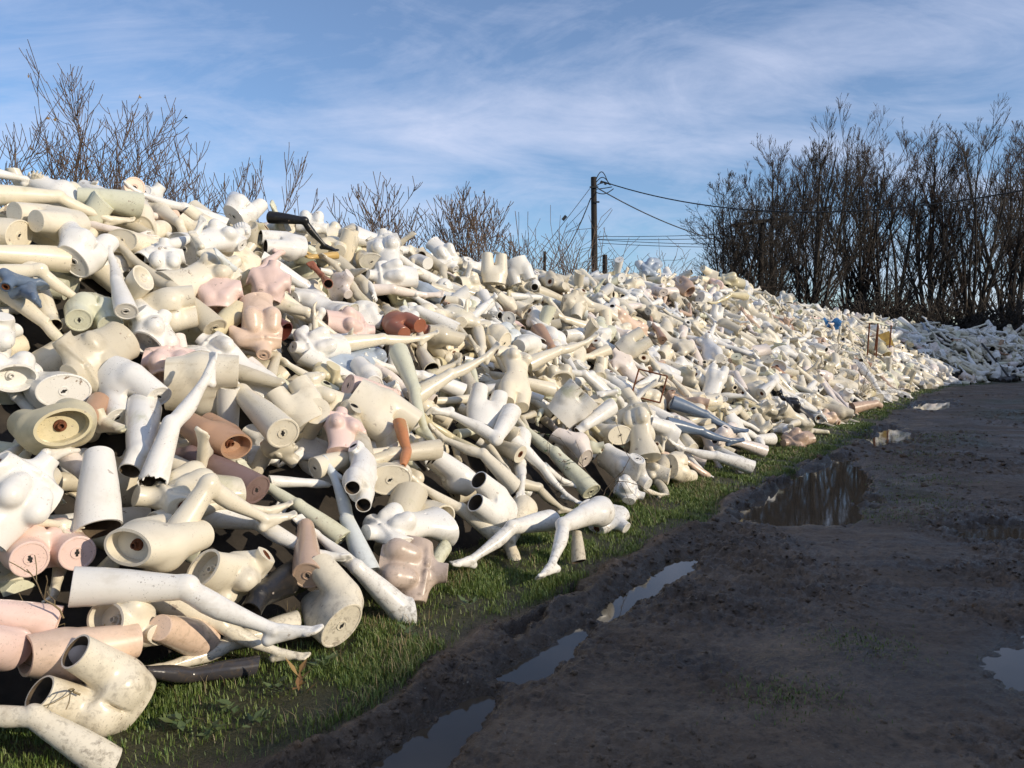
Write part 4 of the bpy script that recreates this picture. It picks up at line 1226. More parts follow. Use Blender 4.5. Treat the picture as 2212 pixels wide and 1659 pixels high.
9,0,-1,4962,17352,2132,382,-146,667,623,104,1
10,5,-1,3471,14338,1731,-117,713,354,593,105,1
25,0,-1,10797,26390,2322,75,-241,493,833,116,1
13,0,-1,1481,7806,436,141,-170,-458,861,64,0
23,1,-1,17607,30149,1760,127,-65,603,785,107,1
13,1,-1,15603,28120,1253,-81,-438,-549,707,107,2
18,0,-1,7632,19986,1241,450,732,-1,512,122,1
2,1,-1,9921,23579,1690,511,324,788,115,116,2
12,7,-1,12291,27115,1857,864,-155,-476,47,116,1
13,1,-1,7914,22830,2295,255,955,68,-137,81,2
17,4,-1,-2148,7190,2360,-84,-301,-589,745,64,2
0,2,-1,1008,10139,1661,468,152,791,363,91,1
1,0,-1,10169,24636,1872,702,326,-611,166,107,2
1,0,-1,11600,27449,2326,-193,411,361,814,125,2
0,1,-1,6610,16095,680,349,273,826,-348,105,2
18,1,-1,14664,26988,1027,-46,660,322,677,122,1
29,2,-1,18562,29617,1497,-467,590,-493,436,116,1
19,0,-1,14522,25416,-143,781,-50,-297,-547,90,1
0,1,-1,1017,9986,1547,611,248,-414,-628,91,1
25,4,-1,1227,10400,1627,436,835,159,-295,96,1
9,0,-1,20407,30984,1065,-10,696,540,473,122,2
10,2,-1,-1926,6290,1854,712,497,-134,-477,89,0
16,1,-1,4766,14255,926,-479,-72,758,-437,112,1
15,1,-1,2650,12283,1415,906,-318,-248,130,92,1
13,0,-1,-3601,5924,2684,828,-438,95,336,89,0
8,3,-1,2928,11690,879,-315,-655,118,676,109,2
12,1,-1,11928,27912,2410,128,-427,-479,756,122,1
29,2,-1,-811,7724,1717,-254,49,671,695,91,0
21,6,-1,14441,26287,690,-314,-74,841,-434,116,1
16,3,-1,3785,15178,2026,204,-466,-391,767,116,1
15,3,-1,633,8127,1021,-324,-249,450,794,64,0
25,1,-1,-1074,9069,2332,343,-534,296,714,93,1
12,0,-1,15091,28787,1617,245,395,755,-463,122,2
11,1,-1,4434,13999,1119,201,910,-102,348,101,1
14,5,-1,17077,28545,1060,668,-382,-136,-625,122,1
27,2,-1,19858,30868,1816,498,-7,845,-195,116,1
20,6,-1,2481,13903,2091,848,-488,89,188,101,1
6,0,-1,16607,29687,1814,657,283,-674,186,125,2
28,1,-1,5530,17008,1742,377,-110,721,571,109,1
22,9,-1,6145,19245,2218,490,377,786,-10,117,1
7,3,-1,6529,18027,1394,320,437,804,243,119,2
12,0,-1,17133,29364,1461,405,753,474,209,125,1
12,2,-1,17597,29290,1422,377,264,769,-444,116,1
0,1,-1,1656,13248,2557,570,-269,588,-507,103,1
23,1,-1,-1606,5006,1150,882,-138,-429,135,80,0
21,1,-1,15176,28391,1545,349,-565,-404,629,116,1
1,1,-1,14169,29031,2271,537,-82,673,-503,116,1
0,2,-1,5023,18805,2802,864,-79,-498,-8,120,1
28,5,-1,10904,23006,830,-122,821,-300,471,81,1
27,6,-1,7663,18746,1183,512,608,-503,-340,112,1
19,0,-1,-843,9250,2179,648,-322,630,282,99,1
20,0,-1,8002,22793,2317,-119,9,786,-607,116,2
29,3,-1,4268,14267,1329,-90,-475,125,866,97,1
2,1,-1,4819,16376,2024,-6,-383,-58,922,114,1
13,7,-1,7453,20464,2043,748,-300,567,-169,113,1
18,0,-1,4752,13257,689,428,-504,713,-233,105,1
2,1,-1,3990,12477,809,-257,277,707,-597,103,1
23,1,-1,12695,24995,905,-282,-621,292,670,107,1
5,1,-1,12464,24254,498,192,-66,921,-333,116,2
13,1,-1,-32,8715,1620,801,-29,-547,-242,92,2
12,7,-1,2061,8084,67,199,644,603,427,92,0
22,1,-1,3618,11625,462,780,360,513,-13,70,1
14,5,-1,2391,9793,590,553,266,-725,-312,91,1
12,4,-1,20144,30130,1364,218,755,456,-417,111,2
18,0,-1,16612,27490,460,742,-479,-85,-462,81,1
27,2,-1,-205,8007,1524,363,777,-191,478,91,0
2,6,-1,7507,19080,1273,318,-530,-363,697,112,2
12,1,-1,7412,16273,180,515,-393,761,-20,100,1
22,4,-1,14706,28791,1775,-297,258,502,770,125,1
8,0,-1,6219,16431,921,444,-146,884,-20,117,2
28,0,-1,17488,29967,1699,648,277,703,-93,107,1
3,0,-1,4653,14890,1466,486,109,865,63,112,1
28,0,-1,17296,28624,1018,604,-477,-101,-631,107,1
21,2,-1,2005,10845,1181,522,-232,617,541,103,1
3,4,-1,3661,12544,1221,507,353,150,-772,102,1
22,6,-1,14997,27486,1323,478,-216,851,17,116,1
24,4,-1,2019,15028,2645,612,-579,-454,-290,107,2
25,0,-1,-105,9569,1968,275,524,748,301,74,1
2,3,-1,2132,14389,2647,87,458,364,806,113,1
19,2,-1,5758,18625,2452,-24,-314,846,-430,116,1
5,0,-1,8746,26076,2288,431,653,-510,-357,116,2
0,0,-1,2503,11018,1058,875,-477,-77,-34,105,1
23,9,-1,2352,9537,680,209,-623,36,753,66,1
9,4,-1,16318,28322,685,-30,817,289,499,111,2
25,1,-1,121,8146,1380,537,-152,622,550,99,0
20,2,-1,9921,23985,1325,803,547,1,238,116,1
22,6,-1,12673,28252,2374,654,-682,-113,-306,81,1
0,1,-1,13714,29523,2181,449,659,-285,-531,116,2
27,2,-1,893,13958,2385,-454,686,-38,-568,112,1
0,2,-1,-3057,5856,2547,695,-397,198,566,95,0
1,1,-1,2754,14350,2218,428,-1,653,625,82,1
1,0,-1,10022,22205,982,455,790,-311,267,116,2
16,9,-1,8133,20900,1686,-201,728,309,578,114,2
8,0,-1,12807,24068,352,601,-234,764,38,116,2
12,1,-1,16243,29472,1811,587,-431,-340,594,81,1
18,1,-1,-1374,7412,2141,279,954,106,-21,90,0
12,0,-1,11,6781,854,702,-214,-450,-509,69,0
0,0,-1,16405,26924,311,361,35,880,-306,107,1
29,2,-1,11098,21641,162,-248,-31,682,688,116,1
27,1,-1,3712,12365,943,862,189,-415,219,71,1
10,4,-1,9896,26392,2520,566,240,-785,72,111,2
26,1,-1,6255,20854,2844,261,579,615,-468,123,1
17,1,-1,5579,13799,475,-154,-231,732,-622,74,2
15,7,-1,12508,28732,2398,609,-676,-190,-369,111,1
2,3,-1,5456,15034,1069,287,770,240,518,103,1
22,6,-1,3256,15596,2467,199,-296,-652,669,107,1
0,1,-1,18629,29288,1351,520,731,-150,-416,116,2
27,0,-1,1752,12294,1971,764,257,-561,-186,96,1
6,0,-1,9903,23389,1617,611,-581,525,-116,116,1
20,4,-1,4353,18002,2802,-344,767,-139,524,77,1
26,12,-1,-888,8234,1964,402,-468,-141,774,84,0
0,2,-1,9275,23571,2031,-158,-419,294,844,81,2
10,4,-1,17655,27996,621,206,743,8,-636,107,1
16,0,-1,15181,27767,1165,-28,696,-456,554,116,2
1,1,-1,7756,19726,1463,515,-197,585,595,103,1
19,2,-1,2057,13065,1691,409,675,107,604,98,1
12,0,-1,12884,28427,2332,267,-576,-120,763,116,1
0,0,-1,6038,16690,1231,-7,-476,729,-492,115,2
29,2,-1,8955,24740,2457,702,613,-340,-125,111,2
26,1,-1,9959,23036,1407,-266,825,-42,497,81,1
2,0,-1,-627,8441,1922,369,509,562,538,72,0
18,0,-1,10849,24277,1233,381,544,562,-493,116,2
18,1,-1,-2844,3793,1341,436,-268,500,699,79,0
32,2,-1,-296,10077,2208,676,464,-287,-495,67,1
29,2,-1,7523,17171,636,800,-312,-451,-244,116,1
27,3,-1,11695,22844,379,-385,724,-568,70,116,1
19,6,-1,16449,29869,2202,597,-753,216,173,125,1
1,4,-1,6449,19830,2332,445,66,892,-37,113,2
8,3,-1,13514,27226,1383,742,259,-613,-90,116,1
19,0,-1,1552,8253,561,405,681,304,-529,91,0
0,1,-1,5407,18314,2481,469,-328,757,-315,86,2
13,0,-1,3342,10589,543,537,-147,-219,801,94,1
28,6,-1,2789,14823,2342,690,-400,340,499,106,1
9,1,-1,18646,30028,1028,263,948,41,-172,116,2
18,1,-1,4935,16951,2204,823,-406,-390,-73,109,1
0,0,-1,7403,21714,2364,-449,104,520,719,123,2
18,3,-1,3149,12693,1370,-249,-658,-148,695,79,1
3,3,-1,7184,22468,2508,699,-387,-602,3,122,2
23,0,-1,-2219,5109,1698,111,716,215,-654,87,0
24,3,-1,9034,19915,816,-340,846,-24,411,123,1
1,0,-1,9782,25107,2376,344,-460,-61,816,125,1
1,1,-1,-474,8069,1657,483,753,304,-328,92,0
25,1,-1,14596,25545,113,301,565,523,563,125,1
2,1,-1,10245,26224,2600,-219,732,-189,616,116,2
15,1,-1,2354,13723,2163,596,-539,262,534,112,1
2,1,-1,5036,18177,2582,810,-418,-269,-313,77,2
9,0,-1,13657,26559,1088,838,-7,-528,-136,111,2
19,0,-1,5510,17463,2065,250,498,697,452,110,1
1,0,-1,17847,30566,1801,204,794,23,-572,116,1
15,1,-1,6881,18275,1388,-228,805,-323,442,78,2
9,5,-1,14445,28212,1587,540,-539,-250,-596,116,2
8,0,-1,12602,26315,1262,219,616,554,-515,116,2
6,2,-1,-620,10139,2510,712,-267,622,-188,88,1
10,0,-1,13535,27615,1700,521,198,810,185,122,1
31,1,-1,3448,13472,1474,-222,599,439,633,104,1
14,6,-1,3930,13732,1439,-361,336,-327,806,82,1
16,6,-1,-516,9540,2093,417,743,513,107,74,1
2,1,-1,5369,18549,2530,834,-477,-276,38,111,2
8,1,-1,-105,6044,756,631,-159,-440,618,85,0
0,1,-1,4123,17461,2654,784,-506,87,348,109,2
0,0,-1,13046,29843,2032,-383,484,681,395,111,2
29,2,-1,15611,27064,740,849,-528,-11,25,111,1
1,0,-1,2198,9725,711,341,900,26,269,103,1
26,1,-1,-409,5360,577,-301,750,-487,331,87,0
20,1,-1,5669,15344,1106,-354,-491,319,729,84,1
29,5,-1,7260,21806,2472,290,86,741,600,124,1
29,0,-1,5095,15720,1520,489,851,184,49,108,1
8,9,-1,201,8791,1619,125,-300,769,-550,65,1
14,6,-1,20131,30977,1700,244,873,-90,-412,116,2
3,3,-1,18232,28031,759,715,669,96,178,116,1
25,0,-1,-2754,6797,2568,326,-426,782,-318,95,0
19,1,-1,3762,13525,1367,495,48,813,304,105,1
23,13,-1,17260,26979,110,647,-620,300,-326,122,1
1,6,-1,12294,27673,2184,598,544,588,11,90,2
26,1,-1,12414,23782,348,711,493,-354,-354,111,1
22,2,-1,2695,10192,658,699,601,-235,-308,96,1
15,1,-1,3081,12874,1513,462,-193,747,-437,102,1
23,12,-1,-1300,5950,1273,773,-548,270,173,88,0
22,0,-1,8215,17158,134,823,-498,-235,-141,111,1
1,1,-1,1953,13787,2606,584,683,8,438,104,1
7,3,-1,2135,11488,1167,17,363,731,577,97,2
7,0,-1,1309,9723,1231,421,353,835,-39,74,1
13,1,-1,8840,20705,1176,-197,738,-498,411,110,1
1,1,-1,17658,28531,959,835,-467,198,212,116,1
29,0,-1,7919,21604,1995,751,-453,-341,-338,80,1
4,0,-1,6490,18738,1834,669,-556,161,466,111,1
11,0,-1,13555,26373,917,16,221,567,793,111,1
22,1,-1,-1376,6655,1662,-384,-329,442,741,90,0
25,1,-1,-571,8636,1921,698,-631,329,-78,100,1
16,9,-1,3042,14685,2144,-209,784,-328,483,102,1
17,1,-1,15174,28254,1348,669,-279,579,372,116,2
18,0,-1,7877,17148,-171,147,-156,-207,955,115,1
5,1,-1,8059,20099,1339,-286,-521,290,750,114,1
0,3,-1,7393,17155,731,565,-149,665,464,101,1
20,0,-1,8937,21573,1816,230,883,-396,104,106,1
13,11,-1,-1948,5983,1645,-191,604,678,374,88,2
1,2,-1,1192,13401,2663,300,-372,372,796,107,1
13,2,-1,9620,22154,1227,-396,765,-187,472,116,2
21,2,-1,7852,20042,1623,555,-278,692,368,123,1
18,3,-1,4012,11538,465,714,522,-465,38,99,1
31,1,-1,8477,23586,2418,96,832,-244,489,125,2
15,3,-1,9257,18471,1,98,823,137,542,112,1
19,3,-1,11279,23771,673,713,694,-46,85,116,1
28,6,-1,537,6863,575,408,584,702,-14,89,0
24,1,-1,7906,23605,2659,484,551,641,-226,116,1
20,4,-1,10968,22555,713,122,542,619,555,111,1
15,0,-1,2796,13161,1704,402,451,772,-195,80,1
14,0,-1,17986,29109,1279,-104,718,27,-688,122,2
12,5,-1,1147,13784,2500,582,220,-783,10,109,1
19,5,-1,-1935,6659,1918,718,631,-291,35,89,0
7,1,-1,13035,27626,2023,165,385,671,-612,81,2
4,11,-1,19093,28217,624,253,503,260,785,111,1
2,1,-1,645,8336,1036,-114,384,658,-638,92,1
19,1,-1,18295,30015,1732,501,818,-160,-235,116,1
13,3,-1,6873,16473,712,772,-449,-222,-391,109,1
16,2,-1,4391,13588,965,-126,-181,515,828,104,1
12,2,-1,-1450,5954,1267,43,749,-603,270,88,0
8,1,-1,9896,21930,838,378,880,248,146,111,1
14,0,-1,2651,15493,2632,304,805,466,-207,107,1
14,0,-1,10603,22568,1014,947,32,13,319,122,1
13,1,-1,2948,10384,558,405,33,905,125,96,1
15,1,-1,14955,26275,425,185,734,75,-650,125,1
2,2,-1,12658,23867,306,-45,624,-623,469,116,2
20,1,-1,7952,20430,1579,771,-392,-270,-423,114,1
6,1,-1,2886,14930,2469,154,-366,704,-589,115,1
0,6,-1,6306,14298,63,377,584,692,-196,112,1
2,0,-1,7511,21201,2105,-269,797,224,492,109,1
5,3,-1,1661,12611,2197,453,810,-199,315,110,1
22,1,-1,8955,24465,2418,-206,726,247,608,116,1
6,0,-1,9669,20884,658,619,127,-411,-657,115,1
15,3,-1,18267,30347,1771,693,-237,-645,215,116,1
1,0,-1,404,7510,1012,599,-153,779,100,90,0
11,1,-1,6960,21907,2684,544,-126,-600,573,110,2
8,1,-1,5861,20034,2831,247,-383,-412,789,113,1
0,0,-1,4296,14530,1502,204,-456,-229,835,115,1
0,0,-1,-1102,7201,1723,472,382,668,-430,91,0
0,2,-1,2841,10246,602,517,-303,792,-121,89,1
33,0,-1,3942,15564,2130,557,765,-162,-278,107,1
28,0,-1,5217,13912,649,422,717,-535,148,82,1
12,1,-1,504,9160,1441,800,-597,28,54,97,2
17,4,-1,4351,15109,1762,579,-21,814,-31,107,1
25,2,-1,13792,26143,704,423,154,616,646,122,1
1,0,-1,6590,21018,2792,508,-369,-123,768,109,1
14,2,-1,6496,16140,656,-26,977,186,99,76,2
7,0,-1,19547,28368,712,383,55,838,-386,125,2
3,3,-1,6438,17532,1491,-30,-247,78,965,110,1
5,0,-1,-668,6711,1184,483,695,522,-108,97,0
1,6,-1,10670,21295,214,177,391,755,-495,107,2
1,2,-1,10404,22848,1039,253,750,-428,436,116,2
5,4,-1,15335,25421,10,483,764,-36,427,116,1
10,0,-1,19218,31975,1607,-489,530,622,304,116,2
2,6,-1,1903,8996,568,779,-485,-294,268,98,1
13,1,-1,12179,26037,1595,-390,-351,-435,732,116,2
1,0,-1,5919,20164,2575,670,-680,-243,-173,112,2
8,4,-1,-792,5565,729,675,405,-609,98,88,0
19,1,-1,10008,20573,242,855,-6,-346,-386,90,1
14,1,-1,6355,18355,1724,-78,960,-9,268,102,2
24,3,-1,13109,24580,330,557,-225,796,-64,125,1
7,0,-1,5657,16061,847,-224,250,744,578,107,1
2,1,-1,5584,19041,2547,85,-419,-583,690,112,2
29,6,-1,7925,18208,781,687,-412,488,346,120,1
4,3,-1,-753,6432,1086,403,587,543,-445,89,0
26,7,-1,5088,16949,2001,136,-436,634,-624,85,1
25,0,-1,5757,15965,1120,161,-252,-427,853,114,1
2,2,-1,3054,11218,785,370,-75,899,-221,104,1
12,1,-1,3102,14394,1971,-100,-40,789,-605,106,1
16,0,-1,18811,27974,530,460,348,774,-261,116,2
19,1,-1,2119,10722,963,-169,494,409,748,106,1
0,0,-1,3023,15514,2696,-293,346,-626,634,107,1
0,0,-1,15253,30586,1943,599,-117,-770,-186,116,2
24,0,-1,4071,17986,2932,-453,56,844,282,110,1
2,3,-1,7383,22528,2760,317,557,-267,720,116,2
16,1,-1,5529,14138,569,-12,-429,-529,733,112,1
1,1,-1,14142,24878,18,358,771,-213,481,116,1
24,4,-1,12762,24750,649,668,667,-320,-86,111,1
6,2,-1,4371,14459,1367,528,-20,842,106,106,1
31,1,-1,10983,24931,1534,49,80,507,857,116,1
7,1,-1,3079,12358,1273,677,-286,-414,-537,100,2
27,1,-1,4036,16166,2301,-169,-455,-385,785,108,1
22,1,-1,15089,30305,2211,606,789,-93,-43,116,1
2,1,-1,-579,8962,2021,502,303,798,-139,94,1
1,2,-1,14631,29322,1983,565,-360,738,-77,116,2
1,5,-1,15559,27005,651,851,-322,-410,67,125,1
5,1,-1,361,8470,1410,317,124,806,-485,98,1
12,0,-1,863,8862,1173,413,584,638,284,100,1
7,7,-1,10129,22675,1190,901,-311,-293,-77,81,2
13,2,-1,10694,25608,1934,-123,-261,702,651,125,1
1,3,-1,2778,11722,1077,157,835,-267,455,78,1
23,1,-1,1982,10878,1273,771,-623,120,62,76,1
28,3,-1,4715,16969,2224,731,-682,24,33,109,1
5,4,-1,6366,19856,2350,120,-489,-285,816,108,1
19,0,-1,1159,10147,1185,-419,564,-371,607,92,1
18,2,-1,8868,25021,2561,474,694,-383,384,116,1
16,0,-1,7766,19110,918,-221,503,640,537,121,2
12,0,-1,4601,15195,1640,438,-227,-544,679,107,1
18,9,-1,7390,19470,1391,362,234,631,646,113,1
0,0,-1,12341,28074,2341,130,-411,285,856,116,1
26,5,-1,11514,28006,2430,463,669,252,523,116,2
15,0,-1,6145,19089,2259,593,-391,129,692,107,2
29,1,-1,6572,15280,455,-232,908,-294,-187,104,1
22,0,-1,9250,22934,1765,-354,430,403,726,90,1
15,0,-1,10488,25033,1927,316,554,664,-390,111,1
9,9,-1,-334,7885,1813,359,-79,757,-540,72,0
15,3,-1,11955,22850,107,52,451,613,647,81,2
13,5,-1,67,10145,2090,345,31,769,538,67,1
2,13,-1,12398,24594,775,688,400,-575,190,107,2
18,3,-1,6535,16826,1171,-138,868,110,464,101,1
6,0,-1,7739,17691,612,312,568,686,-332,102,2
20,6,-1,1716,9584,799,-252,-302,221,892,95,1
5,6,-1,-522,6102,948,407,709,450,358,95,0
1,0,-1,9225,22377,1619,354,265,838,-319,116,2
28,6,-1,3482,16462,2706,436,-132,794,401,104,1
0,0,-1,18768,27588,152,631,-12,762,-144,125,1
12,1,-1,10844,23956,1110,-173,-490,348,780,116,2
27,3,-1,6920,17752,1128,683,278,-434,518,116,1
7,1,-1,3756,13893,1580,444,-534,607,-386,110,2
25,0,-1,12738,25723,1058,250,-471,-150,833,116,1
4,1,-1,-2840,7662,2560,94,-511,452,725,71,2
7,0,-1,8007,23667,2463,-208,-298,515,776,116,1
1,1,-1,-3474,6323,2721,794,-336,-473,182,97,0
23,2,-1,5767,17442,1796,310,-380,66,869,119,1
0,2,-1,2987,15795,2867,726,326,573,-194,113,1
2,1,-1,17628,28852,1261,632,614,-191,-432,116,1
6,1,-1,494,8702,1356,428,418,742,-303,93,1
15,1,-1,5583,13319,82,694,-55,-616,368,101,1
27,5,-1,6525,21431,2873,-183,-505,-366,760,114,1
15,1,-1,12433,27421,1970,230,287,805,-466,116,1
2,6,-1,3508,11625,720,-247,-544,705,-383,100,1
7,1,-1,6886,19578,2123,250,-343,768,-480,113,2
7,0,-1,1718,10323,1321,120,786,-396,459,97,1
2,1,-1,-2321,2974,760,724,669,75,-152,86,0
7,1,-1,8754,20129,980,-110,-419,210,876,114,2
19,0,-1,10619,21301,309,490,-246,-544,635,115,1
18,6,-1,-1902,7713,2270,293,838,-227,401,87,0
19,0,-1,6826,16816,881,341,869,233,272,115,1
15,1,-1,9595,22770,1542,-114,-508,-489,700,116,1
12,0,-1,399,10248,2015,363,-196,840,-352,96,1
2,1,-1,5354,15536,1163,253,-513,-460,680,116,1
7,1,-1,1593,11796,1955,212,588,-585,517,101,1
2,2,-1,11821,26170,1719,644,615,142,-433,116,2
6,1,-1,4823,12622,400,616,-559,554,42,80,2
0,2,-1,20570,30992,1805,589,584,171,-532,116,2
0,0,-1,15918,27381,746,567,-423,-403,580,116,1
10,0,-1,9320,19665,420,300,-326,875,-196,79,2
20,1,-1,1659,12016,1903,842,204,-440,-236,70,1
16,2,-1,16408,28735,1247,460,-205,521,689,125,1
17,3,-1,14569,26784,830,-35,794,14,607,107,2
14,4,-1,6812,20145,2103,415,828,-362,-102,113,1
12,1,-1,4283,15493,1962,812,255,-510,126,84,1
0,0,-1,1012,8944,1065,515,781,256,-242,99,1
19,2,-1,3990,12815,1040,819,22,-573,13,102,1
13,1,-1,4988,18197,2615,726,-257,636,34,77,2
8,0,-1,7170,20587,2249,790,-587,122,-126,113,2
13,1,-1,-1331,6965,1588,320,493,807,-51,94,0
6,1,-1,1463,8466,690,305,-422,21,854,100,1
18,1,-1,2592,13413,1996,802,-263,-427,324,99,1
10,11,-1,5952,20178,2751,869,-206,-444,-72,122,1
8,6,-1,20593,31453,1767,-392,738,-38,548,111,2
0,0,-1,10043,23879,1587,463,638,-132,-601,116,1
1,10,-1,7174,19909,1839,570,-405,-353,-621,103,2
2,5,-1,15695,30235,2166,456,103,555,689,116,2
0,12,-1,15784,29293,1815,323,635,512,-481,111,1
16,0,-1,3898,14334,1460,388,770,476,-175,102,1
25,3,-1,11457,27706,2404,625,747,37,-222,116,1
1,6,-1,11493,22550,385,186,596,406,667,81,2
1,1,-1,86,6428,699,-64,68,492,865,95,0
12,6,-1,10130,24112,1620,-43,474,684,554,125,2
7,0,-1,10284,25001,2037,747,-577,-93,-318,116,2
20,6,-1,18191,29045,1598,559,-297,-773,-40,116,1
30,3,-1,-1342,4552,830,621,-101,-456,629,79,0
28,0,-1,4385,18640,2877,208,282,-662,663,111,1
21,1,-1,6482,20934,2799,-237,-586,-473,614,109,1
30,1,-1,-812,8869,2077,475,-70,532,697,101,1
19,0,-1,12914,25361,891,432,743,510,-10,125,1
3,2,-1,8537,21048,1370,-490,862,0,133,114,2
17,0,-1,1467,13977,2757,285,-482,113,821,109,1
30,0,-1,7262,21076,2289,668,421,-271,-551,114,1
18,2,-1,826,12900,2558,195,40,816,-543,93,1
12,1,-1,14256,28938,1834,-65,313,756,572,116,2
1,3,-1,-320,6621,980,153,22,876,-457,94,0
16,0,-1,15713,28587,1487,644,-217,-550,485,116,1
16,0,-1,-1199,5580,1082,-271,850,-136,432,87,0
9,0,-1,-1334,7122,1877,-492,730,-175,440,90,0
15,2,-1,7035,16297,550,230,240,772,-542,101,1
28,2,-1,1691,7735,211,-438,-619,-194,622,88,0
5,0,-1,4482,16527,2181,-114,817,-238,513,117,2
2,2,-1,7599,16560,180,-234,194,750,-587,106,1
6,1,-1,5781,17384,1719,563,-647,490,-154,115,2
8,6,-1,16340,28344,1162,236,612,-609,446,116,1
8,0,-1,3531,18965,2663,-112,-377,672,627,116,2
10,10,-1,17031,29313,1460,242,427,592,639,111,1
1,1,-1,17710,30540,1817,676,-657,147,301,81,2
10,1,-1,8751,19589,919,728,401,-434,348,114,1
14,2,-1,4095,13536,1096,614,519,-550,-228,100,1
4,3,-1,-1121,9618,2536,503,-537,70,674,99,1
10,2,-1,-1583,3982,739,527,346,773,68,83,0
0,0,-1,14487,29781,2207,649,87,-517,-552,116,2
21,1,-1,1079,7772,637,-413,706,216,533,92,0
22,5,-1,6986,17984,1039,116,732,-89,666,86,1
16,5,-1,15730,27180,821,172,-254,-653,693,116,2
24,0,-1,8114,21129,1857,-6,-472,374,798,115,1
1,0,-1,1882,14254,2662,-385,383,-518,661,73,2
2,1,-1,5378,14067,526,-400,-58,833,-377,98,1
1,4,-1,2604,15795,2865,55,-553,-73,828,75,2
7,0,-1,10340,24981,1948,258,597,536,-538,116,1
5,1,-1,1432,8804,659,-137,579,560,577,99,1
0,1,-1,1446,13525,2612,-472,-209,459,723,103,1
0,4,-1,9788,21765,1006,595,-320,462,575,124,2
0,3,-1,19464,28553,632,-116,677,-590,424,125,1
25,1,-1,18778,29116,1205,741,139,574,319,107,1
15,2,-1,13651,28633,2200,802,-400,110,430,122,1
1,1,-1,1770,8662,581,516,677,506,143,93,1
0,1,-1,13707,25928,534,343,349,828,275,116,2
6,2,-1,12283,23152,164,497,280,802,178,122,1
12,1,-1,3113,14218,1898,31,-525,688,-501,111,1
4,0,-1,12964,25271,784,541,662,-439,276,122,2
25,10,-1,-129,10691,2393,-125,602,384,689,97,2
0,6,-1,1623,14011,2657,-328,260,-485,767,73,2
17,1,-1,4044,13678,1156,378,-368,489,695,103,2
21,6,-1,7837,17847,841,199,450,768,-409,111,1
3,2,-1,13270,28386,2048,-19,405,850,-338,122,1
23,1,-1,4309,12660,790,559,606,-548,138,94,1
1,1,-1,17519,29158,1236,177,-623,633,-425,107,1
13,2,-1,16947,27580,608,973,-217,-6,-75,116,1
16,1,-1,15533,27044,816,932,-319,-173,-13,90,1
9,1,-1,13518,26878,2310,-437,94,-522,726,111,2
16,1,-1,609,9636,1586,405,724,553,-79,91,1
0,1,-1,1878,9981,1030,729,-457,469,202,95,1
28,11,-1,8127,21959,1984,673,-369,88,635,115,1
9,0,-1,5642,14310,760,376,775,-284,421,83,2
13,2,-1,12328,26964,1874,881,-182,-115,421,122,1
24,2,-1,-2582,6371,2437,33,760,495,421,89,0
7,2,-1,14424,26027,433,50,-633,-271,723,81,2
17,0,-1,20127,31721,1726,-368,610,-389,-585,122,1
23,3,-1,12736,23367,120,755,-615,121,194,125,1
25,1,-1,2863,9663,343,812,-256,-109,513,96,1
13,5,-1,16951,28317,938,704,-312,198,607,81,1
2,4,-1,2847,11706,1053,610,-446,486,440,69,2
12,0,-1,8057,20901,1778,804,-558,203,-25,114,2
7,3,-1,6796,17229,1335,795,80,-296,-523,115,1
14,11,-1,2898,14316,2009,818,-235,-498,-168,73,2
3,0,-1,-3368,5999,2601,681,-503,-496,-193,86,0
2,0,-1,4455,13864,1128,-79,-449,-314,833,106,2
9,3,-1,4028,15106,2146,-489,457,231,706,114,1
1,1,-1,9830,26751,2531,-11,719,147,-679,116,2
7,1,-1,1630,8834,638,475,172,862,48,93,1
3,0,-1,15346,26801,685,513,652,-480,285,81,1
13,2,-1,9776,19513,135,684,-47,699,203,109,1
9,2,-1,7196,17885,1574,648,-91,748,-111,110,1
1,0,-1,18137,29359,1483,671,730,-92,-97,122,1
24,2,-1,3024,11709,930,363,606,-467,531,91,1
8,9,-1,3327,13034,1517,816,-442,-73,367,98,1
15,0,-1,13467,26682,1123,300,696,-31,-652,116,1
25,2,-1,11051,26321,2099,599,638,426,-228,116,1
7,1,-1,19471,28972,1099,384,-185,768,-479,81,2
1,9,-1,9842,19892,179,39,-365,852,-373,114,1
4,0,-1,6438,20748,2661,311,590,562,-489,120,1
0,0,-1,-2240,7736,2662,758,215,591,-175,97,0
7,3,-1,3611,12805,1295,726,-498,-183,-437,97,1
24,1,-1,1375,8938,879,812,-123,-500,-277,65,1
14,3,-1,4783,17267,2116,-203,-317,781,499,118,1
23,0,-1,2270,12378,1575,375,826,146,395,97,1
21,3,-1,2141,13413,2269,-67,-487,745,-450,111,1
3,5,-1,9625,21441,747,306,-505,788,173,115,2
30,1,-1,2813,9864,497,427,-281,854,-92,96,1
25,1,-1,12370,23225,170,-454,642,-618,12,107,1
0,1,-1,5782,17116,1626,-450,233,416,755,76,1
6,0,-1,13872,28006,1841,-429,-522,590,-442,116,1
13,2,-1,4832,12727,561,-227,198,-633,713,103,1
1,6,-1,-1608,7692,1985,644,-54,-726,235,96,0
14,1,-1,2956,16791,2959,832,-342,-262,-349,108,2
2,2,-1,1333,11018,1905,548,-109,-238,-795,105,1
1,12,-1,15319,28774,1490,555,-737,66,-379,116,2
14,5,-1,-268,10264,2334,802,277,-447,284,88,1
22,4,-1,9141,20962,1080,28,-330,-565,756,120,1
2,1,-1,19878,32276,1406,-39,529,622,576,122,2
18,0,-1,15990,28690,1366,-336,681,-364,540,125,1
12,0,-1,-353,6560,999,-350,676,206,616,88,0
15,5,-1,645,7358,753,589,-368,244,676,90,0
9,1,-1,11798,26026,1211,147,730,133,-654,122,2
13,2,-1,2177,11742,1329,-488,-282,629,535,91,1
1,0,-1,13555,27108,1368,645,-199,685,273,116,1
9,0,-1,4093,15193,1870,484,254,836,-45,107,1
0,3,-1,-249,9522,2000,250,419,668,561,90,1
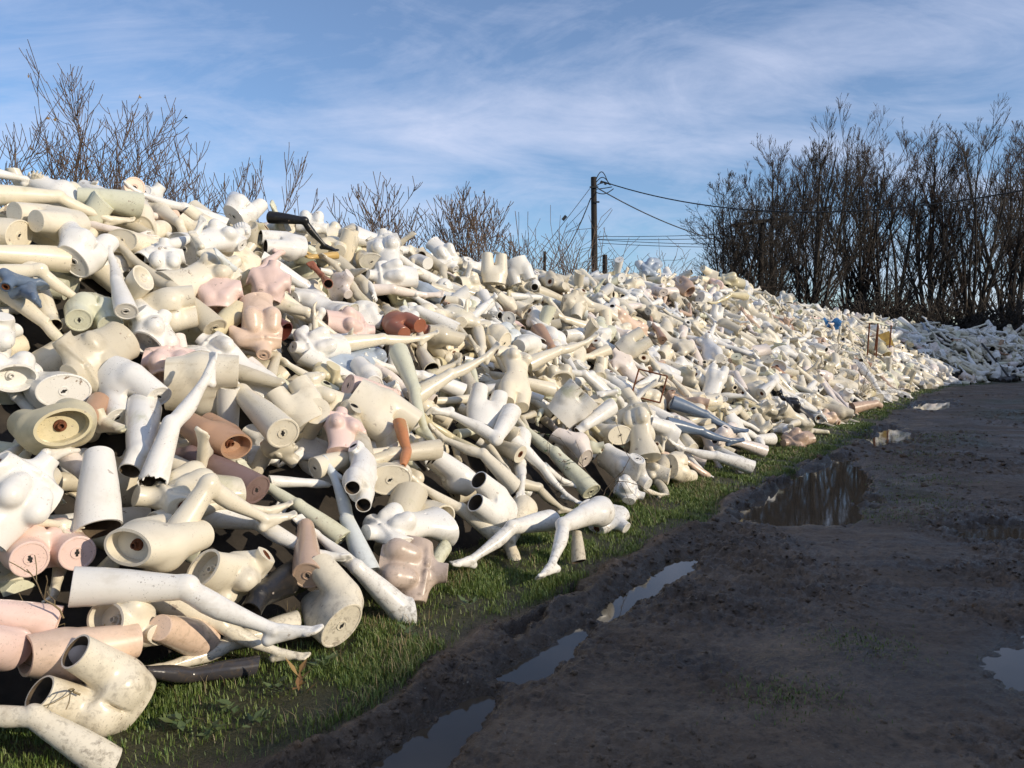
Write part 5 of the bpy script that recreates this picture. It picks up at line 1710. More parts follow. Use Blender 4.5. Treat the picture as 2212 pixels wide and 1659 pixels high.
2,0,-1,4692,13766,905,-79,-491,4,867,105,1
0,2,-1,17272,28303,803,376,881,-135,252,125,1
1,3,-1,1532,7678,281,586,-497,-253,-588,90,0
0,3,-1,92,10835,2304,358,823,424,124,68,2
15,0,-1,2028,10692,1128,592,633,-473,160,98,1
8,2,-1,3561,14610,1776,453,-156,651,589,104,2
1,2,-1,8446,19246,933,495,-317,779,-218,113,2
6,4,-1,4490,13876,1048,795,-171,-422,-400,113,1
3,2,-1,-2292,8865,2545,-378,-213,756,-491,99,2
8,11,-1,2377,14334,2306,314,202,774,512,104,1
12,0,-1,11307,23892,911,441,582,671,129,125,2
7,1,-1,6562,17455,1440,529,-508,615,-288,110,1
13,7,-1,2955,14856,2320,925,-285,208,139,74,1
12,5,-1,19979,30691,1726,-61,171,548,817,111,2
19,2,-1,3351,10727,522,160,285,775,-541,89,1
25,0,-1,13155,24206,165,164,273,738,595,116,1
2,2,-1,4443,16933,2198,-291,691,-648,137,104,1
25,1,-1,-3299,5636,2526,469,485,702,230,89,0
7,3,-1,4798,18798,3087,821,-382,389,168,110,1
6,1,-1,17235,30591,1957,569,598,-138,-547,111,2
13,1,-1,3215,16308,2826,885,138,-439,-70,113,1
9,2,-1,7527,15343,504,686,125,694,-179,108,2
16,4,-1,18545,31680,1634,-98,640,-533,-545,122,2
18,4,-1,12326,28374,2404,43,-677,-162,717,81,2
1,1,-1,-2401,3325,832,-247,-304,789,-472,60,0
0,0,-1,10913,24126,1183,163,-298,845,-413,90,2
23,1,-1,13945,25832,549,697,-386,-362,483,90,1
3,1,-1,16663,30985,2074,-497,227,475,690,116,1
18,0,-1,1961,11425,1513,597,78,-641,476,98,1
1,1,-1,-845,9052,2144,434,-99,836,320,100,1
8,1,-1,895,10912,1974,-450,-146,452,756,96,1
28,0,-1,5668,13790,329,84,-236,697,672,106,1
12,1,-1,2913,9959,462,775,440,-392,-229,97,1
31,5,-1,19875,31375,1783,675,-663,317,-74,111,1
13,1,-1,1099,8909,997,-108,847,-156,496,86,1
3,6,-1,2893,13035,1678,635,-411,-226,-614,102,1
2,6,-1,4346,17229,2325,-279,-84,895,-338,119,1
4,6,-1,1561,10686,1542,525,455,707,133,97,1
0,1,-1,12702,25297,925,889,-401,-220,-1,116,2
1,10,-1,716,11064,2151,3,630,-608,484,98,2
31,1,-1,3168,9691,130,892,-433,-85,-98,92,1
26,5,-1,7325,19812,1716,717,-519,171,433,79,1
2,1,-1,1453,10887,1622,161,-482,-7,861,105,1
16,0,-1,6485,15344,425,-407,-514,94,749,108,1
0,1,-1,5921,17844,1923,454,169,875,-14,119,2
14,1,-1,18872,29314,1371,561,-476,13,-678,116,1
22,0,-1,3924,11434,505,-233,863,-160,418,100,1
7,0,-1,1083,13216,2675,814,-404,-296,-293,79,1
0,1,-1,5102,14973,1163,-434,146,520,721,106,1
29,0,-1,5268,15903,1461,386,391,812,200,76,2
16,4,-1,358,7346,918,616,-307,522,503,82,0
1,0,-1,14764,27859,1281,391,-26,888,-241,107,1
6,1,-1,720,11377,2335,791,-431,47,431,94,2
2,3,-1,7005,17500,1093,662,-108,-358,-649,77,1
13,2,-1,827,7863,793,374,124,843,366,91,2
7,1,-1,4219,16538,2075,142,457,748,460,108,1
9,1,-1,17895,28535,1669,411,103,-632,649,125,2
1,10,-1,2289,9948,760,306,-230,886,-263,88,1
20,0,-1,-979,5464,987,770,255,-540,227,87,0
10,6,-1,1738,12457,1994,256,704,280,-600,101,1
13,0,-1,-2259,6713,2312,929,-242,255,119,89,0
14,1,-1,-1689,6317,1495,142,965,61,-212,96,0
6,3,-1,10421,20451,-9,-5,-252,833,-492,106,2
1,2,-1,362,8152,1284,349,235,772,-476,85,0
0,3,-1,17825,28499,988,495,803,77,322,116,1
2,4,-1,9544,23647,2038,-15,746,-75,661,122,1
1,1,-1,4324,12561,725,540,217,-340,-739,94,1
18,2,-1,-2774,8278,2633,517,701,123,476,88,0
12,1,-1,3535,13938,1518,552,807,-163,-132,101,2
9,0,-1,-573,10284,1734,138,895,55,-421,101,2
0,1,-1,5465,13624,390,-89,-572,658,-481,106,1
17,7,-1,4600,15387,1633,506,820,-257,68,84,2
1,1,-1,13972,25372,287,365,848,73,377,90,2
18,0,-1,1119,12803,2578,422,445,785,84,93,1
30,0,-1,-625,6065,931,-235,-503,-108,825,92,0
2,0,-1,4053,11592,287,-450,574,-428,-534,99,1
17,1,-1,3053,12079,1602,662,86,323,670,96,1
0,2,-1,13388,25152,452,268,-480,-259,794,122,2
7,1,-1,5730,16781,1390,600,569,-227,-515,119,1
0,1,-1,-2190,6829,2199,344,-308,-386,799,95,0
2,1,-1,-2438,8213,2621,554,163,-732,362,100,1
0,1,-1,-595,8543,1924,-289,716,-389,503,85,1
9,0,-1,3851,14607,2681,52,137,-491,859,116,1
12,1,-1,-430,10054,2283,509,-425,687,-298,103,1
2,1,-1,1531,14002,2667,821,-1,537,192,104,1
23,0,-1,5828,15611,999,325,447,741,-382,116,1
5,3,-1,5870,15830,1028,638,137,-410,-637,76,2
8,0,-1,11595,24798,1105,446,883,127,66,107,1
12,0,-1,4799,13143,591,-202,603,471,611,111,1
20,3,-1,15996,29226,1756,668,-321,-581,336,122,1
4,1,-1,11293,22334,333,-46,302,495,813,81,2
24,3,-1,-1813,8702,2655,437,699,-418,381,93,1
11,2,-1,12802,27077,1663,492,618,613,-30,116,1
3,4,-1,18992,31022,1777,-310,211,869,-324,90,2
26,5,-1,1958,12275,1817,541,-628,509,-230,78,1
14,3,-1,-1642,5215,1232,264,495,750,-349,87,0
32,2,-1,13816,25657,453,477,665,531,221,111,1
9,0,-1,15871,28209,1326,711,-8,675,199,81,2
6,5,-1,6500,17096,1107,812,-566,-86,-111,109,1
19,6,-1,15367,26662,487,384,393,772,-319,116,1
23,3,-1,5776,13470,206,345,-545,-221,732,110,1
32,2,-1,19803,30030,1303,571,617,99,533,122,1
33,0,-1,18789,28707,994,-476,9,794,-379,116,1
13,1,-1,16825,30203,2061,926,-90,-277,-242,81,1
5,3,-1,448,7080,769,422,-159,853,-264,63,0
1,1,-1,9387,24685,2271,753,-637,-164,-13,107,2
12,1,-1,10353,24995,2014,129,-142,836,-513,111,2
1,1,-1,16573,27562,567,185,440,777,-411,116,1
8,0,-1,2111,14535,2676,19,-378,198,904,105,1
0,1,-1,-863,5857,1022,266,803,-271,459,69,2
12,6,-1,5916,15377,913,608,-585,-133,-520,103,2
14,0,-1,15932,28607,1312,427,-259,601,624,116,1
19,7,-1,4947,12786,211,649,-584,436,-219,104,1
1,5,-1,14299,28328,1740,249,239,597,724,111,2
6,1,-1,-3371,7065,2540,649,-392,-630,-168,90,2
18,0,-1,16069,27107,2,-19,33,-633,773,116,1
32,0,-1,10628,23599,1183,733,-162,-472,462,116,1
13,3,-1,195,6947,830,493,-119,672,540,70,0
7,11,-1,2653,13644,1972,414,-285,497,708,102,1
16,1,-1,-893,6814,1284,56,864,190,462,94,0
28,1,-1,3272,16617,2855,121,-205,777,-582,108,1
0,1,-1,14748,28251,1477,372,-465,272,756,90,2
0,0,-1,16789,28062,764,166,742,322,564,90,1
15,0,-1,4254,14911,1589,-474,-378,744,-281,103,1
13,5,-1,-265,5734,663,485,48,815,-312,87,0
9,0,-1,7462,21065,1853,-484,432,545,531,88,2
15,7,-1,-2760,6367,2515,759,-216,-235,567,89,0
14,1,-1,10436,24411,1562,248,435,834,-231,125,1
12,1,-1,-1542,7869,2131,523,-99,-587,-610,91,0
10,0,-1,-2476,7792,2549,-391,774,74,493,92,0
0,5,-1,10610,23491,1187,918,-184,-342,81,107,2
9,9,-1,14459,25925,-288,400,701,-506,-302,116,1
0,0,-1,15640,27928,1118,-437,235,493,715,116,2
4,2,-1,60,5490,260,698,-527,-191,-446,87,0
14,1,-1,10718,22320,824,895,133,-145,401,107,2
12,0,-1,16322,26438,28,282,205,809,-473,111,2
1,0,-1,1959,8305,315,255,189,843,-434,93,1
25,2,-1,-1860,7999,2462,803,-588,-7,99,88,0
2,2,-1,3786,11522,593,464,-120,651,588,91,1
12,7,-1,6744,14926,8,371,631,680,33,108,1
0,1,-1,4481,16892,2390,822,-460,-118,-313,108,1
1,3,-1,-2963,5798,2414,588,-425,-305,616,69,0
14,0,-1,4573,17532,2362,-487,-450,747,-48,109,1
0,1,-1,-444,6635,1065,566,-533,617,-122,89,0
0,1,-1,11792,23037,370,876,16,-405,-261,81,1
0,3,-1,-786,8084,1810,-77,-273,446,849,84,0
1,3,-1,5168,16443,1780,471,548,590,-359,76,2
12,0,-1,-3160,7484,2492,-44,-605,509,611,96,0
3,1,-1,15896,30492,1982,516,328,619,-494,81,2
18,3,-1,20485,31309,1780,633,-425,-644,-60,81,1
13,3,-1,6454,17450,1520,-445,264,-595,615,116,1
7,0,-1,10715,24760,1533,661,-90,-502,-550,81,2
0,1,-1,15272,27834,1179,542,-638,-44,-545,125,2
2,6,-1,6134,15273,608,658,-699,-107,-260,113,1
24,1,-1,7385,18514,1246,709,-267,-519,-395,112,1
0,0,-1,5636,17780,2125,11,820,-10,572,110,2
15,1,-1,6,10029,2071,-95,-679,-162,710,96,1
3,2,-1,10620,23851,1181,285,896,-273,204,81,2
4,1,-1,10897,25575,1902,621,-455,537,345,81,2
1,0,-1,5551,20452,2976,545,569,-192,-585,109,2
15,1,-1,3405,11847,893,222,-238,548,771,78,1
14,0,-1,3654,13412,1310,412,58,874,252,99,2
8,6,-1,-2401,5214,1930,685,-329,-33,649,91,0
6,0,-1,6217,18052,1721,78,-270,887,-366,116,2
25,11,-1,-76,8280,1537,-83,392,606,687,92,0
23,0,-1,12161,26907,1801,-439,-591,261,625,125,1
19,6,-1,13835,29115,2359,-73,-622,667,-403,107,1
12,1,-1,-152,8614,1677,41,730,-475,490,93,1
12,0,-1,15863,30752,1986,-455,5,777,434,122,2
16,3,-1,10787,25385,1977,307,667,-526,430,116,2
4,6,-1,3316,18199,2727,594,-485,-623,-153,118,1
31,0,-1,3552,13985,1570,-426,-335,373,753,96,1
12,6,-1,-2804,6457,2494,450,-217,687,528,82,0
0,0,-1,-18,7462,1202,455,869,135,141,87,0
1,1,-1,10268,20858,379,46,501,533,680,115,1
12,4,-1,7016,20789,2416,-273,-401,644,-592,120,1
7,6,-1,-2109,5306,1623,898,-130,-421,-9,91,0
0,2,-1,2513,9498,473,267,909,113,299,95,1
13,3,-1,7078,19814,1986,331,28,-486,808,113,1
28,1,-1,1580,8228,495,531,187,827,7,97,0
0,0,-1,1305,8871,897,733,-95,-420,-527,100,1
16,1,-1,2572,12374,1493,507,-726,242,-396,105,1
2,1,-1,2300,8856,234,629,-625,-28,462,98,1
3,6,-1,2968,12064,1046,149,80,962,-213,109,1
5,2,-1,1287,9627,1419,116,456,385,794,94,1
7,1,-1,5270,18424,2431,566,-12,-536,-626,106,1
28,1,-1,17203,27348,318,268,839,-471,-49,107,1
10,1,-1,12195,27129,1938,485,-469,592,-440,122,2
6,3,-1,7597,16522,217,-6,-499,750,-434,119,1
6,0,-1,14843,28491,1484,-301,-627,253,673,90,1
1,3,-1,8419,17600,172,396,852,192,285,120,2
19,0,-1,14786,26625,746,351,-582,-225,698,116,1
10,11,-1,4190,17522,2716,800,-108,-385,448,109,1
3,1,-1,17618,27544,175,186,-210,953,-113,116,1
1,6,-1,13728,28451,1831,674,-317,-652,145,116,1
13,6,-1,12115,28396,2478,-85,-416,-328,844,116,2
13,1,-1,7076,17148,822,-94,877,-193,430,110,1
24,1,-1,21111,30867,1523,539,242,-333,-735,116,1
12,1,-1,15299,26523,491,295,856,222,362,90,1
11,0,-1,7448,20675,2003,28,546,578,606,109,1
21,1,-1,726,7342,512,537,480,687,-97,97,0
9,1,-1,-1678,5601,1960,528,-134,-169,821,88,0
33,1,-1,6537,20142,2358,32,2,456,889,113,1
1,0,-1,3349,14440,1870,356,145,682,622,82,1
1,2,-1,-1307,8234,2133,790,-364,-366,331,92,2
0,11,-1,1008,10490,1837,-20,832,-26,554,89,1
2,1,-1,12556,28399,2473,862,500,73,-30,81,2
14,1,-1,2200,15415,2819,-202,-23,-261,944,107,2
27,1,-1,8747,18028,179,-126,461,780,405,107,1
1,1,-1,8030,18077,724,441,-64,678,584,111,2
15,0,-1,13493,26418,986,783,-119,-526,309,122,1
27,2,-1,4970,13081,431,184,-23,-347,919,73,1
14,1,-1,-846,5976,982,193,385,902,-20,68,0
32,6,-1,8078,19713,1270,-202,-549,-43,810,79,2
17,3,-1,138,7024,743,267,-494,-445,698,83,0
14,7,-1,13157,26318,1150,281,62,744,-603,122,1
12,3,-1,6181,13682,9,-56,612,-529,586,106,1
24,3,-1,-965,4788,768,327,-390,396,764,86,0
1,0,-1,15154,28996,1671,687,234,-681,-95,122,1
19,5,-1,7755,16823,71,705,-551,-47,-444,106,1
8,6,-1,11161,20672,110,-37,155,-664,730,116,2
8,0,-1,2531,11960,1280,487,848,-157,138,101,2
12,0,-1,17381,29507,1610,-133,549,-491,664,107,1
1,6,-1,11345,25318,1479,-20,778,-530,337,116,1
21,6,-1,5043,14448,1385,453,597,-498,-435,111,1
24,0,-1,8069,18699,901,697,-617,284,230,112,1
2,3,-1,2379,9128,451,558,50,697,447,66,1
2,1,-1,14321,26298,520,54,236,928,-284,116,1
6,1,-1,13301,29956,1960,-96,220,849,472,107,2
13,0,-1,1535,9340,892,-214,865,-38,451,94,1
21,0,-1,1925,9734,785,185,-219,791,-541,99,1
6,5,-1,6615,16422,800,-365,-456,671,-457,77,2
32,0,-1,7078,19091,1620,734,-363,-572,-39,121,1
2,1,-1,3356,11753,808,-300,850,-265,342,99,2
10,3,-1,4180,13259,1036,248,728,463,441,103,1
23,1,-1,19125,27716,225,590,323,-623,-399,116,1
14,2,-1,462,11713,2502,166,-277,400,858,99,1
32,1,-1,13814,27758,1662,-204,-490,273,803,116,2
14,0,-1,10227,23595,1564,983,52,-154,87,116,2
0,6,-1,18318,28372,899,-239,69,343,906,125,1
21,0,-1,8363,18976,417,613,712,135,314,112,1
13,1,-1,11997,27287,2094,-88,382,-640,661,116,1
31,4,-1,794,7023,517,-479,-448,588,474,63,0
20,1,-1,-1696,6057,1459,591,-196,724,295,85,0
15,2,-1,10025,26478,2715,460,-239,468,716,107,2
10,0,-1,9311,18658,41,440,720,477,246,118,1
1,1,-1,-1655,3801,637,228,-555,-316,735,86,0
0,0,-1,-349,7947,1591,470,-344,395,710,83,0
9,0,-1,1371,10881,2322,676,-15,484,555,96,2
21,0,-1,-654,8541,1842,628,759,171,-26,99,0
8,1,-1,15117,28032,1270,665,412,-501,-371,111,1
18,1,-1,4253,10998,278,525,605,-434,-412,77,1
0,0,-1,9120,22657,1683,-193,-613,698,-317,81,1
14,1,-1,19049,30571,1770,243,933,40,-264,116,1
6,3,-1,2619,8923,159,521,250,816,24,73,1
13,9,-1,3174,14682,2042,96,-487,-400,771,106,1
23,8,-1,4834,18351,2763,591,-599,-319,-435,111,1
0,0,-1,17197,29912,1800,431,-265,364,782,116,2
15,1,-1,-1626,7701,2074,-371,584,514,506,91,0
18,0,-1,-1289,8801,2414,766,-641,-33,-48,94,1
0,0,-1,-1042,7018,1464,803,-572,-115,-121,89,0
7,0,-1,7118,17537,719,-259,-426,419,759,110,1
27,1,-1,-2407,4950,1625,-99,775,-141,609,68,0
4,1,-1,9780,20288,412,-498,57,677,-539,115,1
1,1,-1,-40,8862,1751,646,753,27,125,94,1
7,0,-1,7573,15982,71,-185,808,-289,480,109,1
10,0,-1,-2939,4711,1900,-201,-251,268,908,87,0
12,1,-1,2901,11595,995,-482,-372,684,-402,100,1
6,2,-1,10470,24639,1743,736,355,-348,-459,111,2
13,2,-1,4588,11821,107,-155,-662,137,721,98,1
1,1,-1,7478,20493,1939,614,89,-422,-661,119,1
4,3,-1,8493,18912,777,-292,795,-356,394,112,1
7,1,-1,2635,11958,1356,-345,-337,708,-515,102,1
4,0,-1,12186,25832,1388,-358,-224,329,845,81,2
13,1,-1,2670,11193,1062,738,159,-421,503,95,1
0,1,-1,621,8864,1287,866,-471,-123,111,65,1
17,1,-1,735,9788,1767,419,-145,-540,715,96,2
13,3,-1,6538,20692,2764,857,232,-326,324,104,1
9,1,-1,-1046,5881,749,-462,-7,717,521,68,0
1,4,-1,11879,24466,995,487,742,446,118,116,1
1,1,-1,4197,14643,1596,505,498,703,-53,83,1
16,1,-1,729,7402,649,93,751,460,464,90,0
1,7,-1,-3010,6213,2714,513,572,-57,638,95,0
0,1,-1,5350,13637,464,-345,754,109,548,104,1
4,1,-1,14217,29527,2139,535,-739,401,-80,111,2
32,2,-1,12812,24548,476,-6,538,-591,601,125,1
4,0,-1,12017,24003,676,-51,828,126,544,116,1
0,1,-1,7203,18359,1180,105,892,-196,394,111,1
2,1,-1,8899,20053,1036,493,773,84,391,114,1
16,1,-1,2805,9910,798,261,214,-537,773,89,2
7,0,-1,10518,22113,599,100,878,-256,392,81,2
12,8,-1,8744,23557,2255,536,607,-268,-523,107,2
0,1,-1,-358,9364,2046,-353,-51,446,821,101,1
7,1,-1,18727,31044,1872,-393,-200,645,624,116,1
12,1,-1,3713,16122,2438,427,592,-557,395,108,1
16,0,-1,15175,30146,2244,797,-179,-565,-115,116,1
15,4,-1,-393,7135,1267,658,-397,181,615,90,0
17,1,-1,18856,28976,1140,-396,295,403,771,107,2
12,2,-1,-1600,6145,1496,531,847,-22,-9,89,0
8,1,-1,11971,24986,1045,-297,-24,541,787,107,1
0,0,-1,9874,24479,1994,699,252,-625,238,81,2
1,0,-1,13853,26717,952,-175,793,39,582,125,1
1,1,-1,-1543,5741,1384,-35,-516,-61,854,84,0
7,1,-1,3490,13652,1672,702,-308,638,74,103,1
15,0,-1,1799,11438,1600,105,-456,717,-518,91,1
11,1,-1,8862,18407,188,562,25,815,142,121,2
1,4,-1,9884,22139,1085,640,244,-324,-653,116,2
8,2,-1,941,12203,2455,775,5,-546,318,106,1
1,1,-1,-39,8563,1590,-336,770,148,521,92,0
15,0,-1,16359,29417,1772,921,-345,-180,16,116,1
1,0,-1,3206,10499,400,547,-782,275,-114,104,1
2,0,-1,3421,13647,1434,345,-345,872,35,104,1
26,2,-1,718,9055,1314,857,-440,253,92,86,1
2,1,-1,6630,19725,2148,-32,336,548,766,107,1
14,4,-1,7405,20739,1942,-39,-632,371,679,114,1
0,6,-1,15927,30645,2119,697,-552,301,345,116,2
2,11,-1,1108,10045,1493,770,171,-511,-340,75,1
12,1,-1,12989,29009,2363,-210,-498,513,667,90,2
16,1,-1,4424,16470,2214,830,-400,-318,-223,84,2
8,5,-1,4024,10903,265,-220,658,-552,463,95,1
8,6,-1,4959,16643,1982,529,-360,446,626,108,1
12,6,-1,-3098,5469,2345,-16,-617,-70,784,81,0
12,0,-1,1061,8844,996,343,541,701,314,72,1
13,7,-1,4519,16837,2244,561,-592,479,-325,109,1
1,0,-1,10231,22468,930,-264,-425,758,-419,116,1
9,0,-1,15510,27707,753,38,-501,320,803,122,2
19,1,-1,-1136,7817,1854,303,673,-516,435,87,0
1,0,-1,9408,19029,52,79,87,850,-514,88,2
0,1,-1,14127,26522,786,-409,328,459,718,111,2
8,3,-1,3465,11505,746,595,-554,-273,-514,98,1
16,3,-1,17696,29160,1389,-159,-320,732,-580,116,1
9,0,-1,17760,28625,763,393,803,416,-168,125,2
1,0,-1,-3878,6545,2444,147,652,-502,-549,70,0
0,3,-1,349,10472,2169,-14,-531,-293,795,97,1
14,0,-1,12664,28098,2136,-419,581,-434,-547,116,1
0,3,-1,9384,19755,480,304,-171,-575,740,123,1
2,1,-1,18027,27800,496,144,266,341,890,116,1
8,0,-1,13481,26223,814,-300,-150,832,-442,125,1
8,1,-1,4850,15811,1705,305,-449,-79,836,108,2
0,0,-1,4566,13420,887,898,-90,-386,193,110,1
2,1,-1,11671,22730,373,399,448,586,544,107,1
2,0,-1,19123,30781,1939,-325,636,24,700,116,1
13,1,-1,13933,27274,1295,195,-457,234,836,116,1
2,0,-1,54,6001,607,633,485,585,-145,88,0
8,1,-1,4682,14349,1122,-462,645,-536,287,114,1
12,0,-1,3477,15551,2331,726,-311,-390,-473,75,1
0,8,-1,14679,27503,1155,-208,676,-508,491,107,1
10,1,-1,7127,17924,1226,510,412,615,-438,111,2
6,0,-1,6171,18100,1799,745,503,-320,-299,111,1
0,6,-1,9538,20488,621,320,431,780,321,114,2
16,0,-1,-364,6138,826,783,-61,-457,-419,88,0
33,0,-1,8400,19797,1148,-435,-498,253,706,122,2
9,0,-1,7523,16532,480,-336,732,3,593,76,2
1,0,-1,7123,20966,2351,536,-310,598,508,113,2
4,0,-1,-2899,6360,2584,798,-395,-299,344,70,0
13,3,-1,-292,10775,2503,2,609,476,634,97,2
10,1,-1,14154,27894,1537,715,-387,-384,438,81,2
15,1,-1,-1334,4267,711,-277,-652,-88,700,67,0
3,2,-1,14943,29243,1827,-165,-401,825,-363,116,2
17,0,-1,5482,15195,1089,155,789,378,459,116,1
13,0,-1,17490,28716,1234,962,-45,-207,-170,125,1
0,6,-1,6140,18671,2153,-400,-254,167,864,78,2
13,4,-1,86,7530,1301,900,94,-169,391,90,0
1,1,-1,3474,10204,181,413,96,743,519,101,1
1,9,-1,5485,16243,1349,249,854,-355,287,117,1
0,0,-1,-992,10251,2561,-471,-406,406,670,96,1
16,0,-1,1317,12390,2157,-154,843,79,510,92,1
1,1,-1,12888,24730,542,133,-100,884,-438,90,2
11,2,-1,15335,29545,1974,608,46,-526,-593,111,2
30,1,-1,8275,22901,2226,765,-466,437,-81,116,2
8,1,-1,-343,8060,1509,161,793,371,456,96,0
12,0,-1,7583,16407,120,3,-639,661,-392,105,1
16,2,-1,15930,29962,2070,-202,-46,575,791,81,1
16,1,-1,65,6886,1085,715,-288,604,-202,89,2
0,3,-1,-1215,7363,1652,315,396,849,151,87,0
12,1,-1,7462,19517,1468,209,663,338,-634,104,1
5,1,-1,4323,15927,1928,-448,591,-326,-587,84,1
33,1,-1,11858,23269,464,-108,-448,329,824,125,1
1,2,-1,-1009,11679,2426,174,-525,544,631,98,2
0,3,-1,8028,18054,638,877,70,-472,64,112,2
3,1,-1,101,10859,2399,60,-405,-555,724,68,2
19,1,-1,-2154,3793,653,863,-451,-227,19,64,0
24,0,-1,-2874,6486,2522,-165,-447,615,628,82,2
13,0,-1,986,10565,1573,704,-19,-474,528,86,1
30,0,-1,-537,6013,666,547,790,-217,172,58,0
24,8,-1,40,9321,1635,89,-350,462,810,64,1
10,3,-1,-411,5561,372,32,-354,-583,731,82,0
8,4,-1,-1276,4901,674,519,844,137,2,64,0
28,9,-1,-3030,6311,2395,271,883,98,370,86,2
1,2,-1,1788,10271,1024,734,-278,-419,-456,58,1
2,0,-1,-2047,7036,1995,113,-377,872,-292,58,2
28,1,-1,1619,8489,343,216,645,-598,425,82,2
24,5,-1,-1975,8131,2290,-399,618,-586,341,58,0
7,0,-1,3514,10313,112,171,-473,690,-521,82,2
8,2,-1,105,8036,1097,-110,-386,239,884,64,0
0,0,-1,-1623,8231,2189,443,549,691,156,82,2
2,3,-1,20,8251,1243,530,-105,779,320,82,0
13,0,-1,-1456,5736,1079,268,814,486,-171,82,0
28,0,-1,2672,9971,392,157,-351,-587,712,82,1
2,0,-1,591,6854,262,298,245,879,-282,86,0
2,3,-1,-2146,3568,852,802,-506,266,176,64,0
8,3,-1,-424,6729,786,203,-156,593,764,86,0
28,0,-1,1076,10538,1602,46,680,463,567,90,1
18,0,-1,1293,8132,490,801,166,-455,-352,90,0
30,1,-1,-815,6102,856,827,42,-522,204,58,2
18,0,-1,-525,4976,250,569,-437,123,685,82,0
24,1,-1,-2664,6406,2276,211,862,294,355,86,0
28,0,-1,-2004,4286,820,871,-350,-335,-80,82,2
16,1,-1,662,6981,336,509,809,32,-293,64,0
25,0,-1,-788,10318,2308,290,743,332,503,82,2
10,1,-1,-1860,8347,2438,761,224,-390,-467,58,1
1,1,-1,-153,9611,1822,628,703,-334,17,82,2
24,1,-1,584,10483,1872,686,-396,540,285,58,2
30,1,-1,95,6095,296,883,9,-467,49,64,0
16,1,-1,-3255,5709,2364,-467,-72,671,-572,90,2
10,3,-1,185,9718,1695,-195,-595,-412,662,82,1
2,0,-1,-2366,4564,1178,457,-248,400,755,82,0
18,5,-1,-1935,3367,454,418,-16,902,-105,58,0
16,0,-1,-2154,3660,651,725,-267,-463,-435,90,0
10,5,-1,-79,6446,607,274,695,488,452,82,0
2,0,-1,1,6762,630,251,457,606,-601,58,2
19,11,-1,966,9133,1316,-477,377,760,228,64,2
19,2,-1,-437,7989,1540,-101,308,766,-556,82,0
19,2,-1,828,11135,1961,-42,-114,824,-553,82,2
25,3,-1,-694,6629,965,-480,-90,700,-521,58,0
1,1,-1,-925,5299,759,309,92,644,694,82,0
7,2,-1,2172,11118,851,399,-349,548,647,90,2
9,1,-1,-1305,3582,737,107,121,-564,810,90,0
18,1,-1,-557,7256,1153,114,751,-484,435,90,0
30,0,-1,-369,7959,1422,-168,-582,-109,788,86,0
1,3,-1,-1822,3339,442,565,652,427,-272,58,0
0,2,-1,-2288,5373,1462,-242,-538,-84,803,82,2
1,0,-1,-659,7070,1117,-81,-412,799,-430,64,0
19,1,-1,-1830,4973,1013,446,649,578,213,64,0
0,6,-1,2113,8466,137,471,664,547,194,90,1
16,3,-1,-754,6552,928,481,827,165,-240,82,2
2,1,-1,-2849,4300,1303,847,-366,-383,52,58,0
7,2,-1,-1676,6856,1520,441,641,-186,-600,82,0
25,0,-1,1593,9775,827,432,341,805,222,64,2
24,4,-1,-1011,5541,859,857,80,-503,-82,86,0
18,1,-1,-2423,5464,1713,517,-375,-286,714,90,0
9,1,-1,-3805,4517,1962,138,-523,-208,815,90,0
24,0,-1,-1661,4547,799,343,318,793,-391,58,0
2,2,-1,166,8177,1149,84,349,709,-607,86,0
24,0,-1,-1842,8548,2419,20,558,527,641,86,1
0,0,-1,693,7460,578,731,554,-352,-185,58,0
0,1,-1,-1058,6207,985,-204,-213,467,834,82,0
25,2,-1,-661,6216,829,848,58,-493,-187,86,0
10,3,-1,1872,10170,848,314,10,881,-354,64,2
8,1,-1,-654,6423,912,660,171,-444,-581,82,0
10,0,-1,-2792,5314,1948,898,-103,-414,111,90,0
18,1,-1,-1854,4594,864,461,250,760,384,58,0
9,6,-1,1134,7609,508,-390,750,-128,519,90,0
1,1,-1,-2036,6821,1837,808,-570,-47,143,90,0
8,1,-1,-1007,8105,1725,873,-167,-453,67,64,0
19,5,-1,2500,9323,171,591,-189,-528,579,64,1
0,5,-1,-717,7405,1271,644,702,-245,-180,82,0
"""
